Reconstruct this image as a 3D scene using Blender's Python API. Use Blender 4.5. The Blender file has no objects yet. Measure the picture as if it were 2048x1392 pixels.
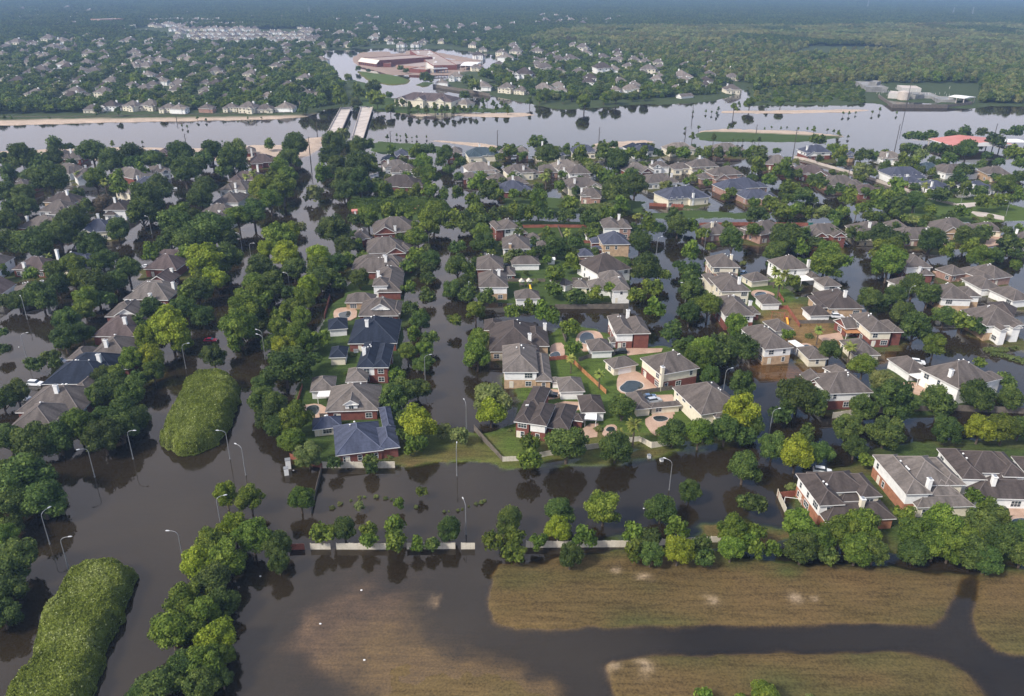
import bpy, math, random
import numpy as np
from mathutils import Matrix, Vector
C = bpy.context.scene.collection
SC = bpy.context.scene
# ---------------------------------------------------------------- camera, world, sun, exposure
H, F, PITCH, ROLL = 115.0, 1570.0, 25.1, 0.6
cam = bpy.data.cameras.new('camera'); co = bpy.data.objects.new('camera', cam); C.objects.link(co)
cam.sensor_width = 36; cam.lens = 36 * F / 2048; cam.clip_start = 1; cam.clip_end = 30000
RM = Matrix.Rotation(math.radians(90 - PITCH), 3, 'X') @ Matrix.Rotation(math.radians(ROLL), 3, 'Z')
co.matrix_world = Matrix.Translation((0, 0, H)) @ RM.to_4x4()
SC.camera = co
SUN_EL, SUN_AZ = 42, 232          # azimuth measured clockwise from +Y (north, the way the camera looks)
w = bpy.data.worlds.new('World'); SC.world = w; w.use_nodes = True
nt = w.node_tree; nt.nodes.clear()
N = nt.nodes.new; L = nt.links.new
sky = N('ShaderNodeTexSky'); sky.sky_type = 'NISHITA'; sky.sun_disc = False
sky.sun_elevation = math.radians(SUN_EL); sky.sun_rotation = math.radians(SUN_AZ); sky.air_density = 1.0; sky.dust_density = 1.5
tc = N('ShaderNodeTexCoord'); mp = N('ShaderNodeMapping'); mp.inputs['Scale'].default_value = (1, 1, 2.2)
nz = N('ShaderNodeTexNoise'); nz.inputs['Scale'].default_value = 2.1; nz.inputs['Detail'].default_value = 5
rp = N('ShaderNodeValToRGB'); rp.color_ramp.elements[0].position = 0.34; rp.color_ramp.elements[1].position = 0.62
rp.color_ramp.elements[0].color = (0.25, 0.25, 0.25, 1); rp.color_ramp.elements[1].color = (0.92, 0.92, 0.92, 1)
mx = N('ShaderNodeMixRGB'); mx.inputs['Color2'].default_value = (4.6, 4.42, 4.82, 1)
bg = N('ShaderNodeBackground'); bg.inputs['Strength'].default_value = 0.15; out = N('ShaderNodeOutputWorld')
L(tc.outputs['Generated'], mp.inputs['Vector']); L(mp.outputs[0], nz.inputs['Vector']); L(nz.outputs[0], rp.inputs[0])
L(sky.outputs[0], mx.inputs['Color1']); sx = N('ShaderNodeSeparateXYZ'); L(tc.outputs['Generated'], sx.inputs[0]); ma = N('ShaderNodeMath'); ma.operation = 'MULTIPLY_ADD'; ma.inputs[1].default_value = -3.0; ma.use_clamp = True; L(sx.outputs['X'], ma.inputs[0]); L(rp.outputs[0], ma.inputs[2]); lz = N('ShaderNodeMath'); lz.operation = 'MULTIPLY_ADD'; lz.inputs[1].default_value = -2.6; lz.inputs[2].default_value = 1.25; lz.use_clamp = True; L(sx.outputs['Z'], lz.inputs[0]); mz = N('ShaderNodeMath'); mz.operation = 'MAXIMUM'; L(ma.outputs[0], mz.inputs[0]); L(lz.outputs[0], mz.inputs[1]); L(mz.outputs[0], mx.inputs['Fac']); L(mx.outputs[0], bg.inputs[0]); L(bg.outputs[0], out.inputs[0])
sl = bpy.data.lights.new('sun', 'SUN'); sl.energy = 2.6; sl.angle = math.radians(9); sl.color = (1, 0.95, 0.87)
so = bpy.data.objects.new('sun', sl); C.objects.link(so); so.location = (-200, -150, 300)
_a, _e = math.radians(SUN_AZ), math.radians(SUN_EL)
SUNV = Vector((math.sin(_a) * math.cos(_e), math.cos(_a) * math.cos(_e), math.sin(_e)))
so.rotation_euler = SUNV.to_track_quat('Z', 'Y').to_euler()
vs = SC.view_settings; vs.view_transform = 'Standard'; vs.look = 'None'; vs.exposure = 0.88; vs.gamma = 1
SC.cycles.max_bounces = 6; SC.cycles.diffuse_bounces = 2; SC.cycles.glossy_bounces = 2; SC.cycles.transmission_bounces = 2
SC.cycles.transparent_max_bounces = 8; SC.cycles.volume_bounces = 0; SC.cycles.caustics_reflective = False; SC.cycles.caustics_refractive = False
SC.cycles.use_denoising = True
# ---------------------------------------------------------------- survey: image measurements turned into ground positions
VIEW = {'0': (0, 0, 1), '1': (0, 480, 3.657), '2': (500, 520, 4.094), '3': (900, 420, 4.094), '4': (940, 600, 3.657), '5': (1340, 420, 4.094),
 '6': (1548, 500, 4.094), '7': (1448, 780, 3.395), 'a': (0, 240, 2.926), 'b': (600, 240, 2.926), 'c': (1250, 240, 2.566), 'd': (0, 0, 2.926),
 'e': (600, 0, 2.926), 'f': (1250, 0, 2.566), 'g': (0, 830, 2.477), 'i': (540, 780, 3.657), 'j': (900, 840, 3.413), 'k': (400, 1060, 2.276),
 'l': (1200, 1060, 2.415), 'm': (1500, 240, 3.737), 'n': (600, 180, 5.12), 'q': (680, 80, 6.827), 'r': (1700, 160, 5.885)}
RMn = np.array(RM)
def full(v, x, y):
    a, b, s = VIEW[v]; return a + x / s, b + y / s
def gp(v, x, y, z=0.0):
    X, Y = full(v, x, y)
    d = RMn @ np.array(((X - 1024) / F, -(Y - 696) / F, -1.0))
    t = (z - H) / min(d[2], -1e-3)
    return np.array((d[0] * t, d[1] * t, z))
def depth_of(p):
    return float(-(RMn.T @ (np.array(p) - np.array((0, 0, H))))[2])
def proj(p):
    c = RMn.T @ (np.array(p) - np.array((0, 0, H)))
    return 1024 + F * c[0] / -c[2], 696 - F * c[1] / -c[2]
def poly(v, s, z=0.0):
    n = [float(q) for q in s.replace(' ', ',').split(',')]
    return [gp(v, n[i], n[i + 1], z) for i in range(0, len(n), 2)]
# ---------------------------------------------------------------- materials
def mat(name, cols, scale=0.5, rough=0.8, detail=4, stretch=None, coord='pos', fine=None, spec=0.3, ramp=(0.35, 0.65), metal=0):
    m = bpy.data.materials.new(name); m.use_nodes = True
    t = m.node_tree; b = t.nodes['Principled BSDF']; b.inputs['Roughness'].default_value = rough
    b.inputs['Specular IOR Level'].default_value = spec; b.inputs['Metallic'].default_value = metal
    if len(cols) == 1:
        b.inputs['Base Color'].default_value = (*cols[0], 1); return m
    if coord == 'pos': g = t.nodes.new('ShaderNodeNewGeometry').outputs['Position']
    elif coord == 'uv': g = t.nodes.new('ShaderNodeTexCoord').outputs['UV']
    else: g = t.nodes.new('ShaderNodeTexCoord').outputs['Object']
    if stretch:
        mp = t.nodes.new('ShaderNodeMapping'); mp.inputs['Scale'].default_value = stretch; t.links.new(g, mp.inputs[0]); gv = mp.outputs[0]
    else: gv = g
    n = t.nodes.new('ShaderNodeTexNoise'); n.inputs['Scale'].default_value = scale; n.inputs['Detail'].default_value = detail; t.links.new(gv, n.inputs['Vector'])
    r = t.nodes.new('ShaderNodeValToRGB'); e = r.color_ramp.elements
    e[0].position, e[1].position = ramp; e[0].color = (*cols[0], 1); e[1].color = (*cols[-1], 1)
    for i, c in enumerate(cols[1:-1]):
        k = e.new(ramp[0] + (ramp[1] - ramp[0]) * (i + 1) / (len(cols) - 1)); k.color = (*c, 1)
    t.links.new(n.outputs[0], r.inputs[0]); o = r.outputs[0]
    if fine:
        n2 = t.nodes.new('ShaderNodeTexNoise'); n2.inputs['Scale'].default_value = fine[0]; n2.inputs['Detail'].default_value = 2; t.links.new(g, n2.inputs['Vector'])
        r2 = t.nodes.new('ShaderNodeMapRange'); r2.inputs[1].default_value = .3; r2.inputs[2].default_value = .7; r2.inputs[3].default_value = 1 - fine[1]; r2.inputs[4].default_value = 1 + fine[1]
        t.links.new(n2.outputs[0], r2.inputs[0])
        mm = t.nodes.new('ShaderNodeMixRGB'); mm.blend_type = 'MULTIPLY'; mm.inputs[0].default_value = 1
        t.links.new(o, mm.inputs[1]); t.links.new(r2.outputs[0], mm.inputs[2]); o = mm.outputs[0]
    t.links.new(o, b.inputs['Base Color'])
    return m
def sc3(c, k): return tuple(x * k for x in c)
ROOFC = {'g': (.125, .108, .096), 'd': (.062, .05, .045), 'n': (.018, .023, .036), 'l': (.058, .062, .085), 's': (.055, .062, .092), 't': (.165, .14, .12), 'p': (.085, .064, .06), 'u': (.098, .083, .074), 'e': (.045, .064, .076)}
M = {}
for k, c in ROOFC.items():
    M['roof_' + k] = mat('roof_shingle_' + k, [sc3(c, .62), c, sc3(c, 1.28)], scale=1.0, coord='uv', stretch=(.55, .09, 1), rough=.9, fine=(1.6, .16), ramp=(.3, .7), spec=.15)
    M['ridge_' + k] = mat('ridge_cap_' + k, [tuple(min(1, x * 1.5 + .02) for x in c)], rough=.9, spec=.1)
WALLC = {'W': (.74, .73, .70), 'C': (.66, .60, .47), 'R': (.175, .062, .046), 'T': (.42, .29, .18), 'P': (.30, .185, .145), 'O': (.33, .15, .085), 'G': (.45, .43, .40)}
for k, c in WALLC.items():
    brick = k in 'RTPO'
    M['wall_' + k] = mat(('brick_' if brick else 'siding_') + k, [sc3(c, .8 if brick else .9), c, sc3(c, 1.15 if brick else 1.03)], scale=.9, rough=.85, fine=(5, .12 if brick else .05), spec=.2)
M['trim'] = mat('white_trim', [(.72, .71, .68)], rough=.6)
M['glass'] = mat('window_glass', [(.035, .045, .055)], rough=.08, spec=.8)
M['chim_W'] = M['wall_W']; M['chim_C'] = M['wall_C']; M['chim_T'] = M['wall_T']; M['chim_R'] = M['wall_R']
M['metal'] = mat('galvanised_steel', [(.30, .31, .32)], rough=.5, metal=.5)
M['lamp'] = mat('lamp_head_grey', [(.5, .51, .52)], rough=.4)
M['woodpole'] = mat('dark_timber', [(.05, .042, .036), (.085, .07, .06)], scale=2, rough=.9)
M['concrete'] = mat('pale_concrete', [(.40, .345, .30), (.50, .44, .385)], scale=.15, rough=.9, fine=(1.5, .08))
M['greycon'] = mat('weathered_grey_concrete', [(.15, .148, .14), (.27, .265, .25)], scale=.12, rough=.9, fine=(.8, .15))
M['deckcon'] = mat('peach_concrete', [(.36, .235, .165), (.45, .31, .225)], scale=.25, rough=.9, fine=(2, .1))
M['fence_c'] = mat('cream_fence_panel', [(.50, .45, .36), (.60, .55, .45)], scale=.6, rough=.85, fine=(4, .1))
M['fence_b'] = mat('weathered_fence_wood', [(.10, .085, .07), (.155, .13, .105)], scale=.7, rough=.9, fine=(4, .2))
M['fence_o'] = mat('orange_fence_wood', [(.30, .135, .05), (.42, .20, .085)], scale=.7, rough=.9, fine=(4, .2))
M['fence_r'] = mat('red_brown_fence_wood', [(.20, .065, .04), (.28, .10, .065)], scale=.5, rough=.9, fine=(4, .2))
M['poolw'] = mat('dark_pool_water', [(.022, .030, .030), (.032, .040, .038)], scale=.3, rough=.05, spec=.4)
M['black'] = mat('black_rubber', [(.02, .02, .02)], rough=.7)
for k, c in {'white': (.75, .76, .77), 'black': (.015, .016, .02), 'red': (.45, .02, .06), 'silver': (.45, .47, .5), 'blue': (.10, .16, .26)}.items():
    M['car_' + k] = mat('car_paint_' + k, [c], rough=.25, spec=.5)
M['bark'] = mat('tree_bark', [(.075, .055, .04), (.13, .10, .075)], scale=3, rough=.95)
M['redroof'] = mat('red_metal_roof', [(.42, .15, .12), (.48, .185, .15)], scale=.2, rough=.6, fine=(1, .05))
M['pinkroof'] = mat('pinkish_school_roof', [(.27, .215, .185), (.34, .265, .225)], scale=.05, rough=.9, fine=(.5, .06))
M['tanroof'] = mat('cream_school_roof', [(.60, .55, .46)], rough=.8)
M['yellow'] = mat('yellow_plastic', [(.72, .50, .03)], rough=.5)
M['orangepl'] = mat('orange_plastic', [(.75, .36, .05)], rough=.5)
M['green'] = mat('green_paint', [(.02, .16, .13)], rough=.5)
def leafmat(name, c0, c1, c2, hv=.016, vv=.25, transl=.25):
    m = bpy.data.materials.new(name); m.use_nodes = True; t = m.node_tree; t.nodes.clear(); N = t.nodes.new; L = t.links.new
    at = N('ShaderNodeAttribute'); at.attribute_name = 'tint'
    r = N('ShaderNodeValToRGB'); e = r.color_ramp.elements; e[0].color = (*c0, 1); e[1].color = (*c2, 1); k = e.new(.5); k.color = (*c1, 1)
    L(at.outputs['Fac'], r.inputs[0])
    oi = N('ShaderNodeObjectInfo'); hs = N('ShaderNodeHueSaturation')
    a = N('ShaderNodeMapRange'); a.inputs[3].default_value = .5 - hv; a.inputs[4].default_value = .5 + hv; L(oi.outputs['Random'], a.inputs[0]); L(a.outputs[0], hs.inputs['Hue'])
    fr = N('ShaderNodeMath'); fr.operation = 'FRACT'; mu = N('ShaderNodeMath'); mu.operation = 'MULTIPLY'; mu.inputs[1].default_value = 7.31; L(oi.outputs['Random'], mu.inputs[0]); L(mu.outputs[0], fr.inputs[0])
    b = N('ShaderNodeMapRange'); b.inputs[3].default_value = 1 - vv; b.inputs[4].default_value = 1 + vv; L(fr.outputs[0], b.inputs[0]); L(b.outputs[0], hs.inputs['Value'])
    L(r.outputs[0], hs.inputs['Color'])
    d = N('ShaderNodeBsdfPrincipled'); d.inputs['Roughness'].default_value = .65; d.inputs['Specular IOR Level'].default_value = .18; L(hs.outputs[0], d.inputs['Base Color'])
    tr = N('ShaderNodeBsdfTranslucent'); L(hs.outputs[0], tr.inputs[0]); mx = N('ShaderNodeMixShader'); mx.inputs[0].default_value = transl
    L(d.outputs[0], mx.inputs[1]); L(tr.outputs[0], mx.inputs[2]); o = N('ShaderNodeOutputMaterial'); L(mx.outputs[0], o.inputs[0])
    return m
LEAF = {'o': leafmat('foliage_dark', (0.025, 0.047, 0.0096), (0.058, 0.092, 0.0180), (0.126, 0.166, 0.0324)),
        'm': leafmat('foliage_mid', (0.038, 0.067, 0.0072), (0.089, 0.132, 0.0156), (0.174, 0.218, 0.0300)),
        'y': leafmat('foliage_bright', (0.074, 0.106, 0.0072), (0.162, 0.206, 0.0144), (0.288, 0.318, 0.0300)),
        'b': leafmat('foliage_brown', (0.078, 0.060, 0.0384), (0.126, 0.102, 0.0600), (0.180, 0.144, 0.0960)),
        'h': leafmat('foliage_hedge', (0.086, 0.120, 0.0144), (0.168, 0.216, 0.0288), (0.432, 0.468, 0.2040), hv=.01, vv=.05),
        'w': leafmat('foliage_olive', (0.079, 0.103, 0.0240), (0.134, 0.161, 0.0432), (0.204, 0.216, 0.0720)),
        'f': leafmat('foliage_forest', (0.084, 0.106, 0.0264), (0.150, 0.170, 0.0504), (0.240, 0.240, 0.0900), hv=.035, vv=.4),
        'P': leafmat('foliage_palm', (0.102, 0.132, 0.0216), (0.192, 0.228, 0.0420), (0.312, 0.300, 0.0840))}
# ---------------------------------------------------------------- geometry helpers
class MB:
    def __init__(s): s.v = []; s.f = []; s.m = []; s.uv = []; s.mats = []
    def mi(s, m):
        if m not in s.mats: s.mats.append(m)
        return s.mats.index(m)
    def face(s, pts, m, uv=None):
        i = len(s.v); s.v += [tuple(p) for p in pts]; s.f.append(tuple(range(i, i + len(pts)))); s.m.append(s.mi(m)); s.uv.append(uv)
    def box(s, x0, y0, z0, x1, y1, z1, m, bottom=True):
        a, b, c, d = (x0, y0), (x1, y0), (x1, y1), (x0, y1)
        q = [a, b, c, d]
        for i in range(4):
            p, r = q[i], q[(i + 1) % 4]
            s.face([(*p, z0), (*r, z0), (*r, z1), (*p, z1)], m)
        s.face([(*p, z1) for p in q], m)
        if bottom: s.face([(*p, z0) for p in q[::-1]], m)
    def tube(s, pts, rads, m, n=8, cap=True):
        rings = []
        for i, p in enumerate(pts):
            p = Vector(p); d = (Vector(pts[min(i + 1, len(pts) - 1)]) - Vector(pts[max(i - 1, 0)])).normalized()
            u = d.orthogonal().normalized(); v = d.cross(u)
            if i and u.dot(pu) < 0: u, v = -u, -v
            if i:
                u = (pu - d * pu.dot(d)).normalized(); v = d.cross(u)
            pu = u; rings.append([tuple(p + (u * math.cos(2 * math.pi * k / n) + v * math.sin(2 * math.pi * k / n)) * rads[i]) for k in range(n)])
        b = len(s.v); mi = s.mi(m)
        for r in rings: s.v += r
        for i in range(len(rings) - 1):
            for k in range(n):
                s.f.append((b + i * n + k, b + i * n + (k + 1) % n, b + (i + 1) * n + (k + 1) % n, b + (i + 1) * n + k)); s.m.append(mi); s.uv.append(None)
        if cap:
            s.f.append(tuple(b + (len(rings) - 1) * n + k for k in range(n))); s.m.append(mi); s.uv.append(None)
    def extrude(s, pts, z0, z1, m, mt=None):
        n = len(pts)
        ar = sum(pts[i][0] * pts[(i + 1) % n][1] - pts[(i + 1) % n][0] * pts[i][1] for i in range(n))
        if ar < 0: pts = pts[::-1]
        for i in range(n):
            p, r = pts[i], pts[(i + 1) % n]
            s.face([(p[0], p[1], z0), (r[0], r[1], z0), (r[0], r[1], z1), (p[0], p[1], z1)], m)
        s.face([(p[0], p[1], z1) for p in pts], mt or m)
    def mesh(s, name):
        me = bpy.data.meshes.new(name); me.from_pydata(s.v, [], s.f)
        for m in s.mats: me.materials.append(m)
        me.polygons.foreach_set('material_index', s.m)
        if any(u is not None for u in s.uv):
            ul = me.uv_layers.new(name='UVMap'); d = []
            for f, u in zip(s.f, s.uv):
                for j in range(len(f)): d += list(u[j]) if u else [0, 0]
            ul.data.foreach_set('uv', d)
        me.update(); return me
    def build(s, name, parent=None, mname=None):
        return link(name, s.mesh(mname or name), parent)
def link(name, me, parent=None):
    o = bpy.data.objects.new(name, me); C.objects.link(o)
    if parent is not None: o.parent = parent
    return o
def tag(o, label, cat, group=None, kind=None):
    if label: o['label'] = label
    if cat: o['category'] = cat
    if group: o['group'] = group
    if kind: o['kind'] = kind
    return o
def empty(name, loc, rz=0, label=None, cat=None, group=None, sc=None):
    o = bpy.data.objects.new(name, None); C.objects.link(o); o.location = loc; o.rotation_euler = (0, 0, rz); o.empty_display_size = .5
    if sc is not None: o.scale = sc if hasattr(sc, '__len__') else (sc, sc, sc)
    return tag(o, label, cat, group)
def np_mesh(name, V, Fq, mats, attrs=None, smooth=False):
    me = bpy.data.meshes.new(name); n = len(V); k = Fq.shape[1]
    me.vertices.add(n); me.vertices.foreach_set('co', np.ascontiguousarray(V, dtype=np.float32).ravel())
    me.loops.add(len(Fq) * k); me.loops.foreach_set('vertex_index', np.ascontiguousarray(Fq, dtype=np.int32).ravel())
    me.polygons.add(len(Fq)); me.polygons.foreach_set('loop_start', np.arange(0, len(Fq) * k, k, dtype=np.int32))
    if smooth: me.polygons.foreach_set('use_smooth', np.ones(len(Fq), dtype=bool))
    for m in mats: me.materials.append(m)
    for an, (dom, typ, arr) in (attrs or {}).items():
        a = me.attributes.new(an, typ, dom); a.data.foreach_set('color' if 'COLOR' in typ else 'value', np.ascontiguousarray(arr, dtype=np.float32).ravel())
    me.update(calc_edges=True); return me
# ---------------------------------------------------------------- houses
PITCHK = .62
def roof_faces(mb, x0, y0, x1, y1, ez, t, rk, trim=True, cap=True, oh=.55, pk=PITCHK, wall=None):
    """hip ('h'), gable ridge along x ('x'), gable ridge along y ('y'), lean-to falling to -y ('l')"""
    X0, Y0, X1, Y1 = x0 - oh, y0 - oh, x1 + oh, y1 + oh; w_, d_ = X1 - X0, Y1 - Y0; m = M['roof_' + rk]
    def f(pts):
        a = Vector(pts[0]); n = Vector((0, 0, 0))
        for i in range(1, len(pts) - 1): n += (Vector(pts[i]) - a).cross(Vector(pts[i + 1]) - a)
        n.normalize(); u = Vector((-n.y, n.x, 0)); u = u.normalized() if u.length > 1e-4 else Vector((1, 0, 0)); v = n.cross(u); o = random.random() * 20
        mb.face(pts, m, [((Vector(p)).dot(u) + o, (Vector(p)).dot(v)) for p in pts])
    hh = min(min(w_, d_) / 2 * pk, 5.6)
    if t == 'x': hh = min(d_ / 2 * pk, 5.6)
    if t == 'y': hh = min(w_ / 2 * pk, 5.6)
    A, B, Cc, D = (X0, Y0, ez), (X1, Y0, ez), (X1, Y1, ez), (X0, Y1, ez); T = ez + hh; ln = []
    if t == 'h':
        if w_ >= d_:
            r = d_ / 2 * (1 if w_ > d_ * 1.12 else .9); p, q = (X0 + r, (Y0 + Y1) / 2, T), (X1 - r, (Y0 + Y1) / 2, T)
            f([A, B, q, p]); f([B, Cc, q]); f([Cc, D, p, q]); f([D, A, p]); ln = [(A, p), (D, p), (B, q), (Cc, q), (p, q)]
        else:
            r = w_ / 2 * (1 if d_ > w_ * 1.12 else .9); p, q = ((X0 + X1) / 2, Y0 + r, T), ((X0 + X1) / 2, Y1 - r, T)
            f([A, B, p]); f([B, Cc, q, p]); f([Cc, D, q]); f([D, A, p, q]); ln = [(A, p), (B, p), (Cc, q), (D, q), (p, q)]
    elif t == 'x':
        p, q = (X0, (Y0 + Y1) / 2, T), (X1, (Y0 + Y1) / 2, T); f([A, B, q, p]); f([Cc, D, p, q]); ln = [(p, q)]
        for xx in (x0, x1): mb.face([(xx, y0, ez - .02), (xx, y1, ez - .02), (xx, (y0 + y1) / 2, T - .35)], wall)
    elif t == 'y':
        p, q = ((X0 + X1) / 2, Y0, T), ((X0 + X1) / 2, Y1, T); f([A, p, q, D]); f([B, Cc, q, p]); ln = [(p, q)]
        for yy in (y0, y1): mb.face([(x0, yy, ez - .02), (x1, yy, ez - .02), ((x0 + x1) / 2, yy, T - .35)], wall)
    elif t == 'l':
        T = ez + d_ * .28; D2, C2 = (X0, Y1, T), (X1, Y1, T); f([A, B, C2, D2])
    if trim:
        k = M['trim']; z0 = ez - .24
        rim = [A, B, Cc, D]
        if t == 'l': mb.face([(X0, Y0, z0), (X1, Y0, z0), B, A], k); return T
        for i in range(4):
            p, q = rim[i], rim[(i + 1) % 4]
            if t in 'xy' and ((i % 2 == 1) == (t == 'x')):
                ap = ((p[0] + q[0]) / 2, (p[1] + q[1]) / 2, T)
                for s, e_ in ((p, ap), (ap, q)): mb.face([(s[0], s[1], s[2] - .28), (e_[0], e_[1], e_[2] - .28), e_, s], k)
            else: mb.face([(p[0], p[1], z0), (q[0], q[1], z0), q, p], k)
        mb.face([(X0, Y0, z0), (X0, Y1, z0), (X1, Y1, z0), (X1, Y0, z0)], k)
    if cap:
        for p, q in ln: mb.tube([(p[0], p[1], p[2] + .02), (q[0], q[1], q[2] + .02)], [.13, .13], M['ridge_' + rk], 5, False)
    return T
def wall_box(mb, x0, y0, z0, x1, y1, z1, m):
    mb.box(x0, y0, z0, x1, y1, z1, m, False)
def win_mesh(w_, h_, bars=1):
    mb = MB(); mb.box(-w_ / 2, -.03, 0, w_ / 2, .05, h_, M['glass'])
    t = .11
    for a in ((-w_ / 2 - t, -t, w_ / 2 + t, 0), (-w_ / 2 - t, h_, w_ / 2 + t, h_ + t), (-w_ / 2 - t, 0, -w_ / 2, h_), (w_ / 2, 0, w_ / 2 + t, h_)): mb.box(a[0], -.08, a[1], a[2], .05, a[3], M['trim'])
    mb.box(-w_ / 2, -.05, h_ / 2 - .03, w_ / 2, .02, h_ / 2 + .03, M['trim'])
    for k in range(bars): x = -w_ / 2 + w_ * (k + 1) / (bars + 1); mb.box(x - .03, -.06, 0, x + .03, .015, h_, M['trim'])
    return mb.mesh('window')
WINM = [win_mesh(1.0, 1.5, 0), win_mesh(1.7, 1.5, 1), win_mesh(2.3, 1.6, 2)]
def arch_win():
    mb = MB(); n = 8
    def arc(r, y, o): return [(-r, y, 0), (r, y, 0)] + [(r * math.cos(math.pi * k / n), y, 1.2 + r * math.sin(math.pi * k / n)) for k in range(n + 1)]
    mb.face(arc(.75, -.03, 0), M['trim']); mb.face(arc(.6, -.06, 0), M['glass']); mb.box(-.6, -.09, 1.16, .6, -.04, 1.24, M['trim']); mb.box(-.04, -.1, 0, .04, -.05, 1.2, M['trim']); return mb.mesh('arched_window')
ARCH = arch_win()
_d = MB(); _d.box(-.5, -.04, 0, .5, .05, 2.1, M['wall_C']); _d.box(-.6, -.07, 0, -.5, .05, 2.2, M['trim']); _d.box(.5, -.07, 0, .6, .05, 2.2, M['trim']); _d.box(-.5, -.07, 2.1, .5, .05, 2.2, M['trim']); DOORM = _d.mesh('door')
_d = MB(); _d.box(-2.4, -.04, 0, 2.4, .05, 2.3, M['wall_W'])
for k in range(1, 4): _d.box(-2.4, -.06, k * .57, 2.4, -.03, k * .57 + .05, M['trim'])
GDOORM = _d.mesh('garage_door')
_d = MB(); _d.tube([(0, 0, -.3), (0, 0, .5)], [.16, .16], M['metal'], 8); _d.tube([(0, 0, .5), (0, 0, .68)], [.28, .1], M['trim'], 8); VENTM = _d.mesh('roof_vent')
def chim_mesh(col, h_):
    mb = MB(); mb.box(-.55, -.45, -h_, .55, .45, -.3, M['chim_' + col]); mb.box(-.66, -.56, -.3, .66, .56, -.08, M['trim']); mb.box(-.4, -.3, -.08, .4, .3, .12, M['metal']); return mb.mesh('chimney')
HOUSES = []     # (root, centre) of everything built, used for spacing
rects = []
def house(v, W, roof, wall, label, cat='house', chim=(), near=True, group=None, seed=0, extra=False, gz=.0, name=None):
    rnd = random.Random(seed); random.seed(seed)
    w0 = W[0]; A = gp(v, w0[0], w0[1], w0[5]); B = gp(v, w0[2], w0[3], w0[5]); d = B - A; ang = math.atan2(d[1], d[0]); wd = float(np.hypot(d[0], d[1]))
    ca, sa = math.cos(ang), math.sin(ang)
    root = empty(name or ('garage' if cat == 'garage' else 'house'), (A[0], A[1], gz), ang, label, cat, group)
    def loc(p): q = p - A; return (q[0] * ca + q[1] * sa, -q[0] * sa + q[1] * ca)
    rc = []
    for i, q in enumerate(W):
        a = gp(v, q[0], q[1], q[5]); b = gp(v, q[2], q[3], q[5]); la, lb = loc(a), loc(b); x0, x1 = sorted((la[0], lb[0])); 
        if x1 - x0 < 3: x1 = x0 + 3
        y0 = min(la[1], lb[1]) if i else 0; rc.append([x0 + .5, y0 + .5 + i * .021, x1 - .5, y0 + q[4] - .5, q[5] + .031 * i, q[6] if len(q) > 6 else 'h', q[7] if len(q) > 7 else wall])
    if extra:
        x0, y0, x1, y1, e, t, _ = rc[0]; Wd = x1 - x0; Dp = y1 - y0
        e2 = e if e < 4.5 else rnd.choice((e - .4, 3.3)); s = rnd.random() < .5
        rc.append([x0 + (Wd * .52 if s else .3), y0 - rnd.uniform(1.5, 3.2), x1 - (.3 if s else Wd * .5), y0 + Dp * .6, e2 + .04, rnd.choice('hhy'), wall])
        rc.append([x0 + (.4 if s else Wd * .45), y0 + Dp * .45, x1 - (Wd * .42 if s else .4), y1 + rnd.uniform(1.5, 4), e + .07, 'h', wall])
        if Wd > 13: rc.append([x1 - 3, y0 + Dp * .2, x1 + rnd.uniform(2.5, 5), y0 + Dp * .75, 3.2, 'h', wall])
    lo, up, rf = MB(), MB(), MB(); tops = []
    for x0, y0, x1, y1, e, t, wl in rc:
        m1 = M['wall_' + wl[0]]; m2 = M['wall_' + wl[-1]]; zb = -1.0 - gz
        if len(wl) > 1 and e > 4.4: wall_box(lo, x0, y0, zb, x1, y1, 3.0, m1); wall_box(up, x0 + .03, y0 + .03, 3.0, x1 - .03, y1 - .03, e - .1, m2)
        elif len(wl) > 1: wall_box(lo, x0, y0, zb, x1, y1, e - .1, m1)
        else: wall_box(lo, x0, y0, zb, x1, y1, e - .1, m1)
        tops.append(roof_faces(rf, x0, y0, x1, y1, e, t, roof, True, near, wall=m2))
    lo.build('wall', root)
    if up.v: up.build('upper_siding', root)
    ro = rf.build('roof', root)
    for cx, cy, cc in chim:
        best = None
        for zt in np.arange(max(tops) + 2, 3.6, -.25):
            p = loc(gp(v, cx, cy, zt)); rh = max([a[4] + max(0, min(p[0] - a[0], a[2] - p[0], p[1] - a[1], a[3] - p[1]) + .5) * PITCHK if a[0] - .5 < p[0] < a[2] + .5 and a[1] - .5 < p[1] < a[3] + .5 else -9 for a in rc])
            q_ = abs(zt - rh - 2.6) if rh > 0 else 50 + abs(zt - 7)
            if best is None or q_ < best[0]: best = (q_, zt, p)
        top, p = best[1], best[2]
        c = link('chimney', chim_mesh(cc, top + .6), root if near else root); c.location = (p[0], p[1], top)
    if near:
        for i, (x0, y0, x1, y1, e, t, wl) in enumerate(rc):
            sides = [(x0, y0, 1, 0, x1 - x0, 0), (x0, y1, 0, -1, y1 - y0, -math.pi / 2), (x1, y0, 0, 1, y1 - y0, math.pi / 2)]
            for sx, sy, dx, dy, ln, rz in sides:
                n = int(ln // 3.6)
                for lev, zz in (((.95,) if e < 4.4 else (.95, 3.75)) and enumerate((.95,) if e < 4.4 else (.95, 3.75))):
                    for k in range(n):
                        if rnd.random() < (.45 if cat != 'garage' else .8): continue
                        s = (k + .5) * ln / n; px, py = sx + dx * s, sy + dy * s
                        if any(j != i and a[0] - .9 < px < a[2] + .9 and a[1] - .9 < py < a[3] + .9 and a[4] > zz for j, a in enumerate(rc)): continue
                        o = link('window', rnd.choice((WINM[0], WINM[0], WINM[1], WINM[2])), root); o.location = (px, py, zz); o.rotation_euler = (0, 0, rz)
        x0, y0, x1, y1, e, t, wl = rc[0]
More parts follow.
